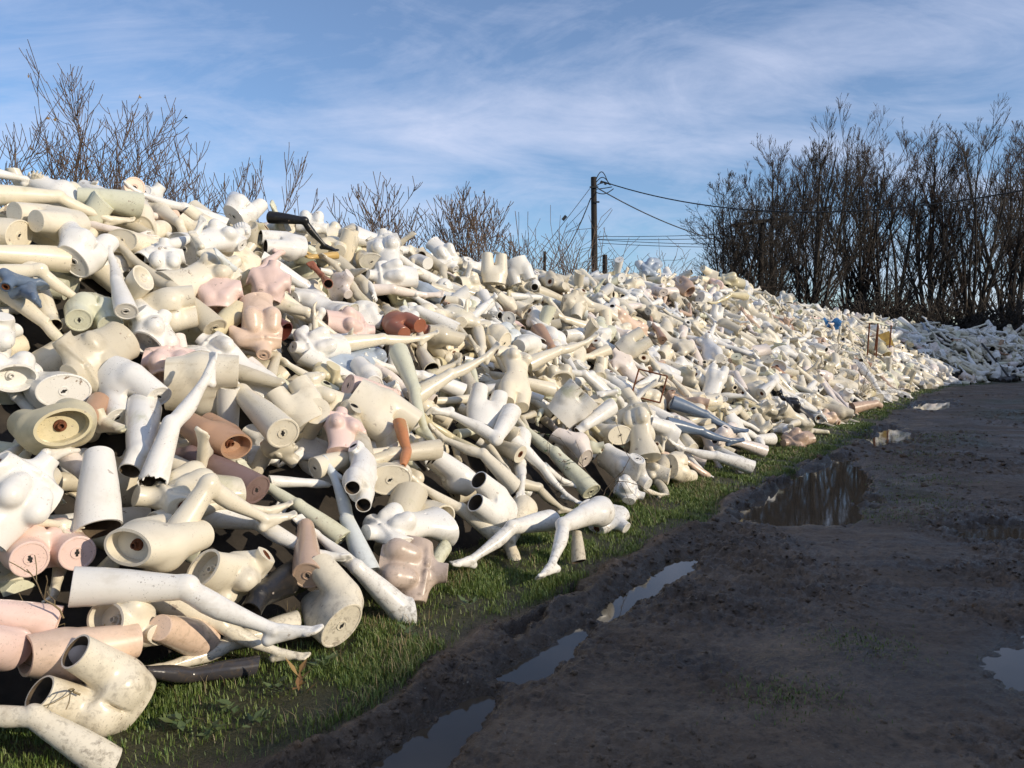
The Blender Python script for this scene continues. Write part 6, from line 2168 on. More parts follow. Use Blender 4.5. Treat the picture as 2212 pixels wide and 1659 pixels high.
HERO = [
('cream leg at the lower corner with ringed end cap towards the camera', 'corner leg'),
('cream hips lying on the grass edge, buttocks turned up, waist sawn flat', 'cream hips at the grass edge'),
('blush hips with a flat round thigh end behind the cream grass-edge hips', None),
('pale pink thigh with a bare round end facing the camera, at the picture edge', 'pink thigh end'),
('pink thigh stump lying just under the larger pink thigh end', None),
('pink hips with two thigh stumps aimed at the camera, one with a round hole', 'pink hips with two round stumps'),
('long white leg with scuffed shin lying across the foreground, toes at the grass', 'scuffed white foreground leg'),
('cream leg lying tight under the scuffed white leg, heel on the grass', None),
('cream leg pointing back along the grass edge below the scuffed leg', None),
('dark slate grey arm without a hand lying on the grass', 'dark grey arm'),
('cream torso showing its oval recessed base with a stained fitting', 'torso with oval base'),
('black plastic thigh with a ribbed round base', 'black ribbed thigh'),
('cream hips standing on the grass with a keyholed disc turned sideways', 'keyholed disc hips'),
('cream bust lying behind the scuffed leg with an arched open base', None),
('blush thigh with a bolt hole tucked beneath the scuffed leg', None),
('large smooth white thigh standing upright with a dark hollow mouth below', 'big white hollow thigh'),
('cream hips with a chipped dark waist recess facing the camera', 'hips with dark recess'),
('cream leg with sharply raised knee and toes pointing away above the dark recess', 'raised-knee leg'),
('cream leg stretched behind the raised-knee leg, bare toes showing', None),
('cream torso lying on its back, neck stump towards the lower corner', 'torso on its back'),
('tan brown hips with a deep kidney shaped recess', 'tan recessed hips'),
('mauve brown thigh with a purplish sheen below the tan recessed hips', None),
('white leg standing foot up with a torn thigh end', 'upright torn leg'),
('white hips bent over the top of a white upright thigh', None),
('white thigh piece with a keyhole beside the upright torn leg', None),
('cream hips lying sideways with a brown crumbling stump', 'hips with brown stump'),
('chipped cream leg arching over between the pink pieces', 'chipped arching leg'),
('stout cream thigh with a bare oval end sloping down', None),
('cream hips with a chipped rim and keyhole end', None),
('yellowed hips whose mouldy oval recess faces the camera with a rusty pin', 'mouldy recessed hips'),
('white torso base with keyhole plate and black ragged rim facing the camera', 'keyhole base plate'),
('white bust seen into its round base with a copper fitting', None),
('large cream torso tipped over with its sawn waist towards the sky', 'tipped cream torso'),
('cream foot with separate toes resting on the white upright thigh', None),
('small tan limb with a round flanged end above the cream foot', None),
('white torso at the picture edge with a rusty shoulder socket', 'torso with rusty shoulder'),
('blush white thigh behind the big white hollow thigh', None),
('small cream forearm wedged above the pink hips with two round stumps', None),
('pink bust with long neck facing the camera', 'long necked pink bust'),
('pale greenish leg sloping down between tan hips and bluish leg', None),
('bluish white leg standing on its thigh with the foot in the air', 'bluish upright leg'),
('smooth pale tan thigh standing upright behind the black ribbed thigh', None),
('white leg with hip attached, sawn waist on the grass, mud specks on the thigh', 'leg with sawn hip on grass'),
('pearly champagne bust lying sideways, breasts towards the camera', 'champagne bust'),
('pale green bent arm lying over the champagne bust', None),
('glossy white torso lying breasts up behind the champagne bust', 'glossy white lying torso'),
('cream hips whose shallow oval base with a ring faces the grass', None),
('broken brownish thigh shell with a torn brown hollow', None),
('cream base plate with slots and bolt holes facing the camera', 'slotted base plate'),
('cream leg running down to the grass beside the white hollow hips', None),
('white hips with two dark hollow thigh tubes turned up', 'white hollow hips'),
('white leg lying on the grass with toes pointing up', 'white leg on the grass'),
('white leg with buttock bending down to a foot on the grass', 'bent leg with buttock'),
('white torso face down on the grass with round neck stump', 'face down torso'),
('short cream tube with a dark mouth standing on the grass', None),
('small white child bust lying at the grass with a neck stump', None),
('small cream leg half in the grass near the bramble', None),
('small pink twisted torso standing with a round neck disc', 'small pink standing torso'),
('pink thigh with crack marks above the cream hips', None),
('broad cream hips with sloping waist below the pink thigh', None),
('orange tan arm hanging down over the slotted base plate', 'orange tan arm'),
('cream leg laid level with a flat sawn end beside the orange tan arm', None),
('cream leg with bare foot crossing in front of the small pink torso', None),
('chipped white child torso with two torn hollow thighs', 'chipped child torso'),
('greenish cream leg standing thigh up in the middle of the heap', 'greenish upright leg'),
('cream leg sloping up to a pointed foot near the standing ivory body', None),
('ivory leg lying level with upturned toes under the terracotta hips', None),
('glossy ivory headless body standing with breasts to the camera', 'standing ivory body'),
('cream leg reaching up behind the standing ivory body', None),
('white hips upside down with two thigh stumps up', 'upturned white hips'),
('white leg bent at the knee lying level with raised thigh stump', 'folded white leg'),
('broad cream leg sloping down under the folded white leg', None),
('long pale green leg running down to the bramble', 'long pale green leg'),
('slim white leg lying beside the long pale green leg', None),
('muddy cream leg lying flat along the grass under the slim white leg', None),
('white hips leaning with a blank oval disc turned down', None),
('white thigh piece leaning against the hanging torso', None),
('cream torso hanging down the slope with neck hole uppermost', 'hanging cream torso'),
('cream hips with a big blank base plate facing the track', 'blank base plate'),
('broken cream bust with brown torn inside', 'broken brown-lined bust'),
('terracotta leg half buried pointing uphill', None),
('terracotta hips in the middle of the heap', 'terracotta hips'),
('pink torso lying with neck stump towards the terracotta hips', 'lying pink torso'),
('thick white thigh lying uphill of the standing ivory body', None),
('tan thigh poking out behind the standing ivory body', 'tan thigh'),
('glossy ivory leg stretched along the top at the picture edge', 'glossy ivory top leg'),
('white leg on the very crest at the picture edge, toes against the sky', None),
('white leg on the crest with mossy ankle and foot raised to the sky', 'mossy ankle leg'),
('pale tube like thigh with a dark hollow end under the mossy ankle leg', None),
('ivory hips at the edge with a round plate and hex hole', 'ivory round plate hips'),
('cream hips lying under the glossy ivory top leg', None),
('ivory torso base with a rusted bolt hole near the crest', None),
('white buttocks piece turned up beside the upright foot', 'white upturned buttocks'),
('white leg with its foot up and ringed thigh end towards the camera', 'foot-up leg with ringed end'),
('long weathered cream leg running diagonally above the pink busts', 'long weathered leg'),
('glossy ivory bent leg coming in from the picture edge', 'glossy ivory bent leg'),
('ivory thigh lying level above the glossy bent leg', None),
('slate blue foot with sole upwards above another slate foot', 'slate blue foot'),
('slate blue foot lower of the two at the picture edge', None),
('small white bust with narrow neck standing below the crest', 'small white necked bust'),
('large cream torso lying across behind the pink busts', None),
('pink bust with its back to the camera and neck up', 'pink bust from behind'),
('second pink bust, shoulders only, behind the pink bust from behind', None),
('stubby yellowed thigh end on the long weathered leg', None),
('blush beige torso hanging head down with neck disc at the bottom', 'upside down blush torso'),
('maroon hips plate standing on edge beside the upside down blush torso', 'maroon plate'),
('cream leg sloping down from the maroon plate', None),
('white twisted torso lying with shoulder forward above the chipped leg', 'white twisted torso'),
('mouldy pale hips with two keyholed stumps like eyes', 'mouldy hips with two keyholes'),
('white bust tilted with keyholed neck and hollow base', 'tilted white bust'),
('white head with a ribbed cap on the crest', 'ribbed cap head'),
('white buttocks piece sitting against the sky on the crest', 'crest buttocks'),
('black sleeve like leg lying over the crest', 'black leg on the crest'),
('white torso lying level just under the crest and the mossy leg', None),
('white hips with dark hollow thighs near the crest by the black leg', None),
('ochre yellow forearm near the crest', 'ochre forearm'),
('terracotta shin with foot pointing to the sky', 'terracotta foot'),
('white torso standing on the crest facing the camera', 'white torso on the crest'),
('cream hips with a keyholed oval plate below the crest', 'oval plate below the crest'),
('white torso lying with its wide open base facing along the heap', 'white open based torso'),
('white bust on its back on the crest, breasts to the sky', None),
('large white torso lying along the crest', None),
('cream hips upside down with two tubes standing on the crest', 'two crest tubes'),
('white hips with a blank oval end near the two crest tubes', None),
('white torso leaning against the crest before the hedge', None),
('white leg half hidden beneath the mossy ankle leg', None),
('slate blue leg with pink chips, upper of the pair', 'upper slate blue leg'),
('slate blue leg with chips, lower of the pair', 'lower slate blue leg'),
('glossy black torso lying near the foot of the heap', 'black torso'),
('black egg shaped head lying on the black torso', None),
('white hips with a round plate at the foot of the heap below the black torso', None),
('tan thigh with a broad blank disc by the far grass edge', 'tan disc thigh'),
('pinkish tan torso lying in the grass at the foot of the heap', 'tan torso in the grass'),
('white leg with sawn thigh reaching the grass by the puddle', 'white leg by the puddle'),
('blush white leg lying between the slate legs and the grass', None),
('white bent leg with its knee raised high', 'raised white knee'),
('cream hips with two dark tubes turned up in mid heap', 'mid heap dark tubes'),
('yellowed torso shell with open base on the far crest', 'yellowed crest torso'),
('cream bust standing up on the far crest before the trees', None),
('tan leg sticking out in mid heap near the dark tubes', 'tan leg'),
('pale slate torso on the crest beside the utility pole hedge', None),
('yellowed barrel like torso near the rusty stakes', 'yellowed barrel torso'),
('long white leg sliding down to the far grass', None),
('tan curved arm at the far shaded end', None),
('white leg jutting up on the shaded crest before the trees', None),
('yellowed leg lying level under the yellowed crest torso', None),
('tan hips on the crest with a dark stump end', None),
('ivory seated hips on the far crest', None),
('white body lying in mid heap uphill of the slate legs', 'white mid heap body'),
('white leg with hip wedged behind the broken bust', None)]

# ---------------------------------------------------------------- the heap
build_protos()
# added core under the pieces, coloured dark as the shade in the gaps
_ci = np.arange(0, len(HD), 1); _cu = np.linspace(-.02, 2.5, 60)
CXg = HD[_ci, 0][:, None] + HN[_ci, 0][:, None] * (_cu[None, :] * HD[_ci, 3][:, None])
CYg = HD[_ci, 1][:, None] + HN[_ci, 1][:, None] * (_cu[None, :] * HD[_ci, 3][:, None])
_ii, _tt = heap_uv(CXg, CYg)
CZg = heap_h(CXg, CYg) - .32 - .25 * np.clip(1 - _tt / .7, 0, 1)
_ix = np.arange(CXg.size).reshape(CXg.shape)
tag(add('mound', raw_mesh('mound', np.stack([CXg, CYg, CZg], -1).reshape(-1, 3), np.stack([_ix[:-1, :-1], _ix[1:, :-1], _ix[1:, 1:], _ix[:-1, 1:]], -1).reshape(-1, 4), [M['void']], True)), None, None, None, 'structure')

# shared mesh data for every kind of piece
for p in PROTO.values():
    V, F, parts = p.lods[0]
    p.mesh = _mesh(p.name, V, F, [M['paint']])
    p.kids = []
    for n, V3, F3, mk, sub in parts:
        p.kids.append((n, _mesh(n, V3, F3, [M[mk]], False), [(sn, _mesh(sn, a, b, [M[sm]], False)) for sn, a, b, sm in sub]))
    V, F, parts = p.lods[1]           # the plain version for pieces too small to show their parts
    VV = [np.asarray(V)]; FF = list(F); mi = [0] * len(F); o = len(V); keys = ['paint', 'cap', 'dark', 'rust', 'inside']
    for n, V3, F3, mk, sub in parts:
        for _, a, b, m2 in [(n, V3, F3, mk)] + list(sub):
            FF += [tuple(int(q) + o for q in f) for f in b]; mi += [keys.index(m2)] * len(b); VV.append(np.asarray(a)); o += len(a)
    p.far = _mesh(p.name, np.concatenate(VV), FF, [M[k] for k in keys], True, mi)
    sm = [i < len(F) for i in range(len(FF))]; p.far.polygons.foreach_set('use_smooth', sm)

KEYS = list(PROTO)
NOUN = {'leg_straight': 'straight leg', 'leg_relaxed': 'slightly bent leg', 'leg_bent': 'bent leg', 'leg_folded': 'folded leg', 'leg_hip': 'leg with hip', 'leg_hollow': 'hollow-ended leg', 'leg_broken': 'broken leg',
        'shin': 'hollow shin', 'shin_cap': 'capped shin', 'foot': 'foot', 'thigh': 'knee-length thigh', 'thigh_hollow': 'hollow thigh', 'arm_straight': 'straight arm', 'arm_bent': 'bent arm', 'arm_crooked': 'crooked arm',
        'arm_bare': 'handless arm', 'forearm': 'forearm', 'hand': 'hand', 'bust': 'bust', 'torso': 'torso', 'torso_twist': 'twisted torso', 'torso_male': 'broad torso', 'torso_long': 'long torso', 'body': 'headless body',
        'body_child': 'child body', 'hips': 'hips', 'hips_hollow': 'hollow hips', 'hips_seated': 'seated hips', 'hips_stride': 'striding hips', 'hips_male': 'square hips', 'head': 'head', 'head_egg': 'egg head',
        'head_hair': 'curly head', 'head_cap': 'ribbed head'}
GROUPS = {'mannequin_leg_piece': 'loose legs on the heap', 'mannequin_shin': 'loose shins on the heap', 'mannequin_foot_piece': 'loose feet on the heap', 'mannequin_thigh': 'loose thighs on the heap', 'mannequin_arm_piece': 'loose arms on the heap',
          'mannequin_forearm': 'loose forearms on the heap', 'mannequin_hand': 'loose hands on the heap', 'mannequin_bust': 'busts on the heap', 'mannequin_torso': 'torsos on the heap', 'mannequin_figure': 'headless bodies on the heap',
          'mannequin_hips': 'hips on the heap', 'mannequin_head_piece': 'heads on the heap'}
ROWS = [tuple(int(q) for q in r.split(',')) for r in PIECES.split()]
CKEYS = list(COLORS)
def place(row):
    k, c, h, x, y, z, qw, qx, qy, qz, s, lod = row
    p = PROTO[KEYS[k]]
    mw = Matrix.LocRotScale(Vector((x, y, z)) * .001, Quaternion((qw, qx, qy, qz)).normalized(), Vector((s, s, s)) * .01)
    col = (*COLORS[CKEYS[c]], 1.0)
    o = bpy.data.objects.new(p.name, p.mesh if lod == 0 else p.far); COL.objects.link(o); o.matrix_world = mw; o.color = col
    if lod == 0:
        for n, me, sub in p.kids:
            q = bpy.data.objects.new(n, me); COL.objects.link(q); q.parent = o; q.color = col
            for sn, sme in sub:
                w = bpy.data.objects.new(sn, sme); COL.objects.link(w); w.parent = q; w.color = col
    return o, p, mw
_refs = []; _rest = []; _used = {}
for row in ROWS:
    if row[11] == 2: continue
    o, p, mw = place(row)
    ctr = np.array(mw @ Vector(p.center))
    i, t = heap_uv(ctr[0], ctr[1]); su = (int(i) * .25, float(t) * 1.25)
    if row[2] >= 0:
        lab, ref = HERO[row[2]]; tag(o, lab, p.category, GROUPS[p.name]); _used[lab] = 1
        if ref: _refs.append((ref, su))
    else: _rest.append((o, p, row, su))
_refs += []
for o, p, row, su in _rest:
    cw = CWORD[CKEYS[row[1]]]; nn = NOUN[KEYS[row[0]]]
    if row[10] < 85: nn = 'small ' + nn
    near = sorted(_refs, key=lambda r: math.hypot(r[1][0] - su[0], r[1][1] - su[1]))[:9]
    lab = None
    for ref, rs in near:
        ds, dt = su[0] - rs[0], su[1] - rs[1]; d = math.hypot(ds, dt)
        how = ('touching' if d < .3 else 'close' if d < .7 else 'a step' if d < 1.4 else 'some way' if d < 3 else 'far')
        if abs(dt) > abs(ds): rel = {'touching': 'touching', 'close': 'close above' if dt > 0 else 'close below'}.get(how, how + (' uphill of' if dt > 0 else ' downhill of'))
        else: rel = {'touching': 'touching', 'close': 'close beyond' if ds > 0 else 'close before'}.get(how, how + (' beyond' if ds > 0 else ' before'))
        c = f'{cw} {nn} {rel} the {ref}'
        if c not in _used and len(c.split()) <= 16: lab = c; break
    if lab is None: lab = f'{cw} {nn} {rel} the {ref}'
    _used[lab] = 1
    tag(o, lab, p.category, GROUPS[p.name])

# pieces buried under the others that only fill the gaps: one mass nobody could count
rng = np.random.default_rng(5)
_low = {}
for k in ('leg_straight', 'leg_relaxed', 'leg_bent', 'thigh', 'arm_bare', 'bust', 'torso', 'torso_male', 'hips', 'hips_stride', 'body_child', 'shin'):
    p = PROTO[k]
    me = p.far.copy(); bm = bmesh.new(); bm.from_mesh(me)
    o = bpy.data.objects.new('tmp', me); COL.objects.link(o); md = o.modifiers.new('d', 'DECIMATE'); md.ratio = .13
    ev = o.evaluated_get(bpy.context.evaluated_depsgraph_get()).to_mesh(); ev.calc_loop_triangles()
    v = np.empty(len(ev.vertices) * 3, np.float32); ev.vertices.foreach_get('co', v)
    f = np.empty(len(ev.loop_triangles) * 3, np.int32); ev.loop_triangles.foreach_get('vertices', f)
    _low[k] = (v.reshape(-1, 3) - p.center.astype(np.float32), f.reshape(-1, 3)); bm.free()
    bpy.data.objects.remove(o)
_lk = list(_low); VV = []; FF = []; o_ = 0; cl = []
def _fill(k, Rm, loc, s, c):
    global o_
    v, f = _low[k]; VV.append((v * s) @ np.asarray(Rm, np.float32).T + np.asarray(loc, np.float32)); FF.append(f + o_); o_ += len(v); cl.append(np.repeat(np.array([[*c, 1]], np.float32), len(v), 0))
for n in range(1700):
    i = rng.integers(len(HD)) if n < 1300 else rng.integers(20, 62)
    if not (-3.8 < HD[i, 0] < 26): continue
    u = rng.uniform(.15, 1.25); xy = HD[i, :2] + HN[i] * (u * HD[i, 3] + .1)
    z = float(heap_h(xy[0], xy[1])) - (rng.uniform(.18, .32) if n < 1300 else rng.uniform(.22, .34))
    if math.hypot(*xy) < 1.9: continue
    if xy[1] < 8 and (u < .26 or rng.random() < .25): continue
    if xy[1] < 8: z -= .07
    Rm = np.array(Quaternion(rng.normal(size=4)).normalized().to_matrix())
    _fill(_lk[rng.integers(len(_lk))], Rm, (xy[0], xy[1], max(z, .05)), rng.uniform(.85, 1.05), COLORS[['cream', 'white', 'cream_dark', 'greenish', 'ivory'][rng.integers(5)]])
for row in ROWS:
    if row[11] != 2: continue
    k, c, h, x, y, z, qw, qx, qy, qz, s, lod = row
    kk = KEYS[k] if KEYS[k] in _low else _lk[k % len(_lk)]
    Rm = np.array(Quaternion((qw, qx, qy, qz)).normalized().to_matrix()); 
    _fill(kk, Rm, np.array([x, y, z]) * .001 + Rm @ (PROTO[KEYS[k]].center * s * .01), s * .01, COLORS[CKEYS[c]])
rub = raw_mesh('mannequin_rubble', np.concatenate(VV), np.concatenate(FF), [], True)
ca = rub.attributes.new('piece_color', 'FLOAT_COLOR', 'POINT'); ca.data.foreach_set('color', np.concatenate(cl).ravel())
_m = M['paint'].copy(); _m.name = 'mannequin_paint_buried'; _at = _m.node_tree.nodes.new('ShaderNodeAttribute'); _at.attribute_name = 'piece_color'
for l in list(_m.node_tree.links):
    if l.from_node.type == 'OBJECT_INFO' and l.from_socket.name == 'Color':
        to = l.to_socket; _m.node_tree.links.remove(l); _m.node_tree.links.new(_at.outputs['Color'], to)
rub.materials.append(_m)
tag(add('mannequin_rubble', rub), 'mass of buried mannequin pieces showing in the gaps of the heap', 'mannequin rubble', None, 'stuff')

# ---------------------------------------------------------------- bare trees
def tubes(S, sides=3):
    """tapered limbs from rows x0 y0 z0 x1 y1 z1 r0 r1"""
    S = np.asarray(S, float); a, b = S[:, :3], S[:, 3:6]; d = b - a; L = np.linalg.norm(d, axis=1)[:, None] + 1e-9; d /= L
    h = np.where(np.abs(d[:, 2:3]) < .9, np.array([[0, 0, 1.0]]), np.array([[1.0, 0, 0]]))
    u = np.cross(d, h); u /= np.linalg.norm(u, axis=1)[:, None]; v = np.cross(d, u)
    ang = 2 * np.pi * np.arange(sides) / sides
    ring = u[:, None, :] * np.cos(ang)[None, :, None] + v[:, None, :] * np.sin(ang)[None, :, None]
    V = np.concatenate([a[:, None, :] + ring * S[:, 6][:, None, None], b[:, None, :] + ring * S[:, 7][:, None, None]], 1)
    n = len(S); base = np.arange(n)[:, None] * 2 * sides; k = np.arange(sides); kn = (k + 1) % sides
    F = np.stack([base + k, base + kn, base + sides + kn, base + sides + k], -1).reshape(-1, 4)
    return V.reshape(-1, 3), F

def grow_limb(S, rng, p, d, length, r, depth, up=.25, wob=.12, kids=((3, 5),), kidlen=.55, spread=.7, seg=(5,), taper=.45, tips=None, minr=.003, f0=.22, lv=0):
    """one limb as a wandering chain of segments; recurses into side limbs"""
    sg = seg[min(lv, len(seg) - 1)]; kd = kids[min(lv, len(kids) - 1)]
    pts = [np.array(p, float)]; d = np.array(d, float); d /= np.linalg.norm(d)
    step = length / sg
    for i in range(sg):
        d = d + rng.normal(size=3) * wob + np.array([0, 0, up * 2.5 / sg]); d /= np.linalg.norm(d)
        pts.append(pts[-1] + d * step)
    rr = [max(minr, r * (1 - (1 - taper) * i / sg)) for i in range(sg + 1)]
    for i in range(sg): S.append((*pts[i], *pts[i + 1], rr[i], rr[i + 1]))
    if depth <= 0:
        if tips is not None: tips.append(pts[-1])
        return
    n = rng.integers(kd[0], kd[1] + 1)
    for k in range(n):
        f = rng.uniform(f0, .98); q = f * sg; i = min(int(q), sg - 1); pos = pts[i] + (pts[i + 1] - pts[i]) * (q - i)
        ax = pts[i + 1] - pts[i]; ax /= np.linalg.norm(ax)
        sd = rng.normal(size=3); sd -= ax * (sd @ ax); sd /= np.linalg.norm(sd)
        nd = ax * rng.uniform(.5, .9) + sd * spread * rng.uniform(.7, 1.2)
        grow_limb(S, rng, pos, nd, length * kidlen * rng.uniform(.7, 1.15) * (.55 + .75 * math.sin(math.pi * min(1, f) ** .8)), max(minr, rr[i] * rng.uniform(.40, .60)), depth - 1, up, wob * 1.15, kids, kidlen, spread, seg, .4, tips, minr, .15, lv + 1)

def tree(name, label, cat, group, base, stems, depth, seed, height, trunk_r, mats, spread=.55, lean=.18, kids=((4, 6),), up=.22, kidlen=.5, minr=.006, wob=.1, split=.022, leaves=0, seg=(9, 5, 3, 2), f0=.22):
    rng = np.random.default_rng(seed); S = []; tips = []
    for k in range(stems):
        a = rng.uniform(0, 6.28); ln = lean * rng.uniform(.3, 1.2)
        d = (math.cos(a) * ln, math.sin(a) * ln, 1)
        off = np.array([math.cos(a), math.sin(a), 0]) * .12 * (stems > 1)
        grow_limb(S, rng, off, d, height * rng.uniform(.72, 1.0), trunk_r * rng.uniform(.7, 1.1), depth, up, wob, kids, kidlen, spread, seg, .18, tips, minr, f0)
    S = np.array(S); thick = S[:, 6] > split
    e = bpy.data.objects.new(name, None); COL.objects.link(e); e.location = base; e.empty_display_size = .2
    tag(e, label, cat, group)
    if thick.any():
        V, F = tubes(S[thick], 6); add('trunk', raw_mesh('trunk', V, F, [mats[0]], True), e)
    V, F = tubes(S[~thick], 3); cr = add('crown', raw_mesh('crown', V, F, [mats[1]], True), e)
    if leaves:
        T = np.array(tips); T = T[rng.integers(len(T), size=leaves)]
        V = []; F = []
        for q, t in enumerate(T):
            m = np.array(Quaternion(rng.normal(size=4)).normalized().to_matrix()) * .05
            for c in ((-.5, 0, 0), (0, -.5, .1), (.5, 0, 0), (0, .5, -.1)): V.append(t + m @ np.array(c) + (0, 0, -.04))
            F.append((4 * q, 4 * q + 1, 4 * q + 2, 4 * q + 3))
        add('dead_leaves', raw_mesh('dead_leaves', V, F, [M['dead_leaf']]), cr)
    return e

# ash saplings behind the near part of the heap: pixel column of the stem, distance, top row, look
SAP = [(18, 10.4, 215, 3, 'bare sapling at the picture edge with long leaning shoots'), (112, 10.9, 222, 2, 'tallest bare sapling, second from the picture edge'), (190, 11.6, 285, 2, 'thin bare sapling between the tallest one and the spreading one'),
       (255, 11.2, 215, 3, 'spreading bare sapling above the mossy ankle leg'), (345, 12.2, 300, 3, 'low bare sapling drooping beyond the spreading one'),
       (530, 12.6, 258, 2, 'narrow bare sapling with upright shoots above the crest buttocks'), (790, 14.6, 368, 3, 'bare sapling behind the crest with wide fan of shoots'), (865, 15.2, 420, 2, 'smaller bare sapling next to the wide fan one'),
       (990, 16.5, 388, 3, 'bushy bare sapling with dead leaves before the hedge'), (1085, 18.5, 470, 3, 'small bare sapling at the start of the hedge')]
for q, (px, z, py, st, lab) in enumerate(SAP):
    x = (px - CX) / FPX * z; top = CAM_LOC[2] + (735 - py) / FPX * z
    dense = q == 8
    tree('bare_sapling', lab, 'tree', 'bare saplings behind the heap', (x, z, 0), st, 2, 100 + q, top * .99, .04, (M['bark'], M['twig']), spread=.85 if q != 5 else .5, lean=.20 if q != 5 else .03, kids=((13, 16), (5, 7)) if not dense else ((17, 20), (7, 9)), up=.36, kidlen=.34, minr=.0052 * z / 12, wob=.06, split=.016, leaves=90 if dense else (10 if q < 4 else 0), seg=(9, 5, 3), f0=.42)

# tall tree row beyond the far end
TREES = [(1575, 37, 345, 7, 'bushy bare tree nearest the utility pole at the end of the row'), (1660, 39, 268, 6, 'bare tree second along the row from the utility pole'), (1745, 38, 255, 6, 'bare tree behind the overhead cable, third along the row'),
         (1835, 40, 225, 6, 'tall bare tree fourth along the row'), (1925, 39, 205, 6, 'tallest bare tree in the middle of the row'), (2010, 40, 245, 6, 'bare tree just past the tallest of the row'),
         (2095, 39, 226, 6, 'bare tree second to last in the row'), (2180, 40, 214, 6, 'last full bare tree at the far picture edge'), (2275, 41, 220, 5, 'bare tree mostly cut off by the picture edge')]
for q, (px, z, py, st, lab) in enumerate(TREES):
    x = (px - CX) / FPX * z; top = CAM_LOC[2] + (735 - py) / FPX * z
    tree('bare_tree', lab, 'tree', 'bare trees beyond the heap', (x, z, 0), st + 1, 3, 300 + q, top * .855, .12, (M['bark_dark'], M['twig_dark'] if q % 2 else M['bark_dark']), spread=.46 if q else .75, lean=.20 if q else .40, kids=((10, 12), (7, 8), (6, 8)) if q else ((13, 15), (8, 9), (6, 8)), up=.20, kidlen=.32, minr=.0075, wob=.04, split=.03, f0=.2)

def thicket(name, label, cat, group, pts, height, n, seed, mat, minr=.008, r=.02, lean=.5, depth=1):
    rng = np.random.default_rng(seed); S = []
    P = np.array(pts, float)
    for k in range(n):
        f = rng.uniform(0, len(P) - 1); i = min(int(f), len(P) - 2); p = P[i] + (P[i + 1] - P[i]) * (f - i) + rng.normal(size=2) * .5
        hh = height * rng.uniform(.35, 1.0)
        grow_limb(S, rng, (p[0], p[1], 0), (rng.normal() * lean, rng.normal() * lean, 1), hh, r * rng.uniform(.5, 1.1), depth, .05, .16, ((7, 9), (4, 5)), .33, .9, (5, 3, 2), .35, None, minr, .15)
    V, F = tubes(S, 3); o = add(name, raw_mesh(name, V, F, [mat], True)); tag(o, label, cat, group)
    return o
def at_px(px, z): return ((px - CX) / FPX * z, z)
thicket('hawthorn_hedge', 'low tangled bare hedge around the utility pole', 'hedge', None, [at_px(1090, 22), at_px(1200, 25), at_px(1330, 28), at_px(1540, 32)], 5.4, 230, 51, M['twig'], .008, .028, .28, 1)
thicket('bramble_thicket', 'dark bramble thicket along the foot of the tree row', 'thicket', None, [at_px(1480, 35), at_px(1640, 36), at_px(1850, 36.5), at_px(2080, 37), at_px(2330, 38)], 4.8, 520, 52, M['bark_dark'], .014, .03, .45, 1)
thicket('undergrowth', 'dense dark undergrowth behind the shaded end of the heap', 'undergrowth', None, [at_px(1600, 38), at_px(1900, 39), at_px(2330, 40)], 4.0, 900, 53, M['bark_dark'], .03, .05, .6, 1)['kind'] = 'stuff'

# ---------------------------------------------------------------- utility pole and lines
def pix(px, py, z): return np.array([(px - CX) / FPX * z, z, CAM_LOC[2] + (735 - py) / FPX * z])
def cable(name, a, b, sag, r, label, cat='cable', group=None, n=26, parent=None):
    a, b = np.array(a), np.array(b); t = np.linspace(0, 1, n)[:, None]
    P = a + (b - a) * t; P[:, 2] -= (4 * sag * t * (1 - t))[:, 0]
    S = np.concatenate([P[:-1], P[1:], np.full((n - 1, 2), r)], 1)
    V, F = tubes(S, 5); o = add(name, raw_mesh(name, V, F, [M['wire']], True), parent)
    if parent is None: tag(o, label, cat, group)
    return o
def pole(name, label, base, top, r, sides=12):
    e = bpy.data.objects.new(name, None); COL.objects.link(e); tag(e, label, 'pole')
    V, F = tubes([(*base, *top, r * 1.15, r * .9)], sides); F = [tuple(f) for f in F] + [tuple(range(sides, 2 * sides))]
    o = add('shaft', _mesh('shaft', V, F, [M['creosote']], False), e)
    return e
ZP = 31.0
pt, pb = pix(1280, 388, ZP), pix(1287, 735, ZP); pb[2] = 0
E1 = pole('utility_pole', 'dark creosoted utility pole behind the crest with cables at its top', pb, pt, .125)
rng = np.random.default_rng(8)
for k in range(5):                     # looped jumper leads at the head
    a = pt + (.08, -.05, -.12 - .12 * k); b = pt + (.55 + .06 * k, -.05, -.18 - .07 * k); n = 12; t = np.linspace(0, 1, n)[:, None]
    P = a + (b - a) * t; P[:, 2] += (np.sin(t * np.pi) * (.35 - .12 * k))[:, 0]
    V, F = tubes(np.concatenate([P[:-1], P[1:], np.full((n - 1, 2), .018)], 1), 4); add('jumper_lead', raw_mesh('jumper_lead', V, F, [M['wire']], True), E1)
def boxpart(name, c, s, m, parent, rot=0.0):
    V = [np.array((x, y, z)) * np.array(s) / 2 for x in (-1, 1) for y in (-1, 1) for z in (-1, 1)]
    R2 = np.array(Matrix.Rotation(rot, 3, 'Y')); V = [R2 @ v + np.array(c) for v in V]
    F = [(0, 1, 3, 2), (4, 6, 7, 5), (0, 4, 5, 1), (2, 3, 7, 6), (0, 2, 6, 4), (1, 5, 7, 3)]
    return add(name, _mesh(name, V, F, [m], False), parent)
boxpart('bracket', pt + (.0, -.14, -.42), (.34, .05, .06), M['wire'], E1)
for k in range(2): boxpart('insulator', pt + (.30 + .16 * k, -.06, -.22 - .05 * k), (.10, .08, .07), M['wire'], E1, .3)
boxpart('clamp', pt + (.12, -.14, -1.0), (.2, .05, .06), M['wire'], E1)
cable('overhead_cable', pix(1296, 396, ZP), pix(2330, 388, 20), 1.05, .022, 'thick black overhead cable running out over the trees')
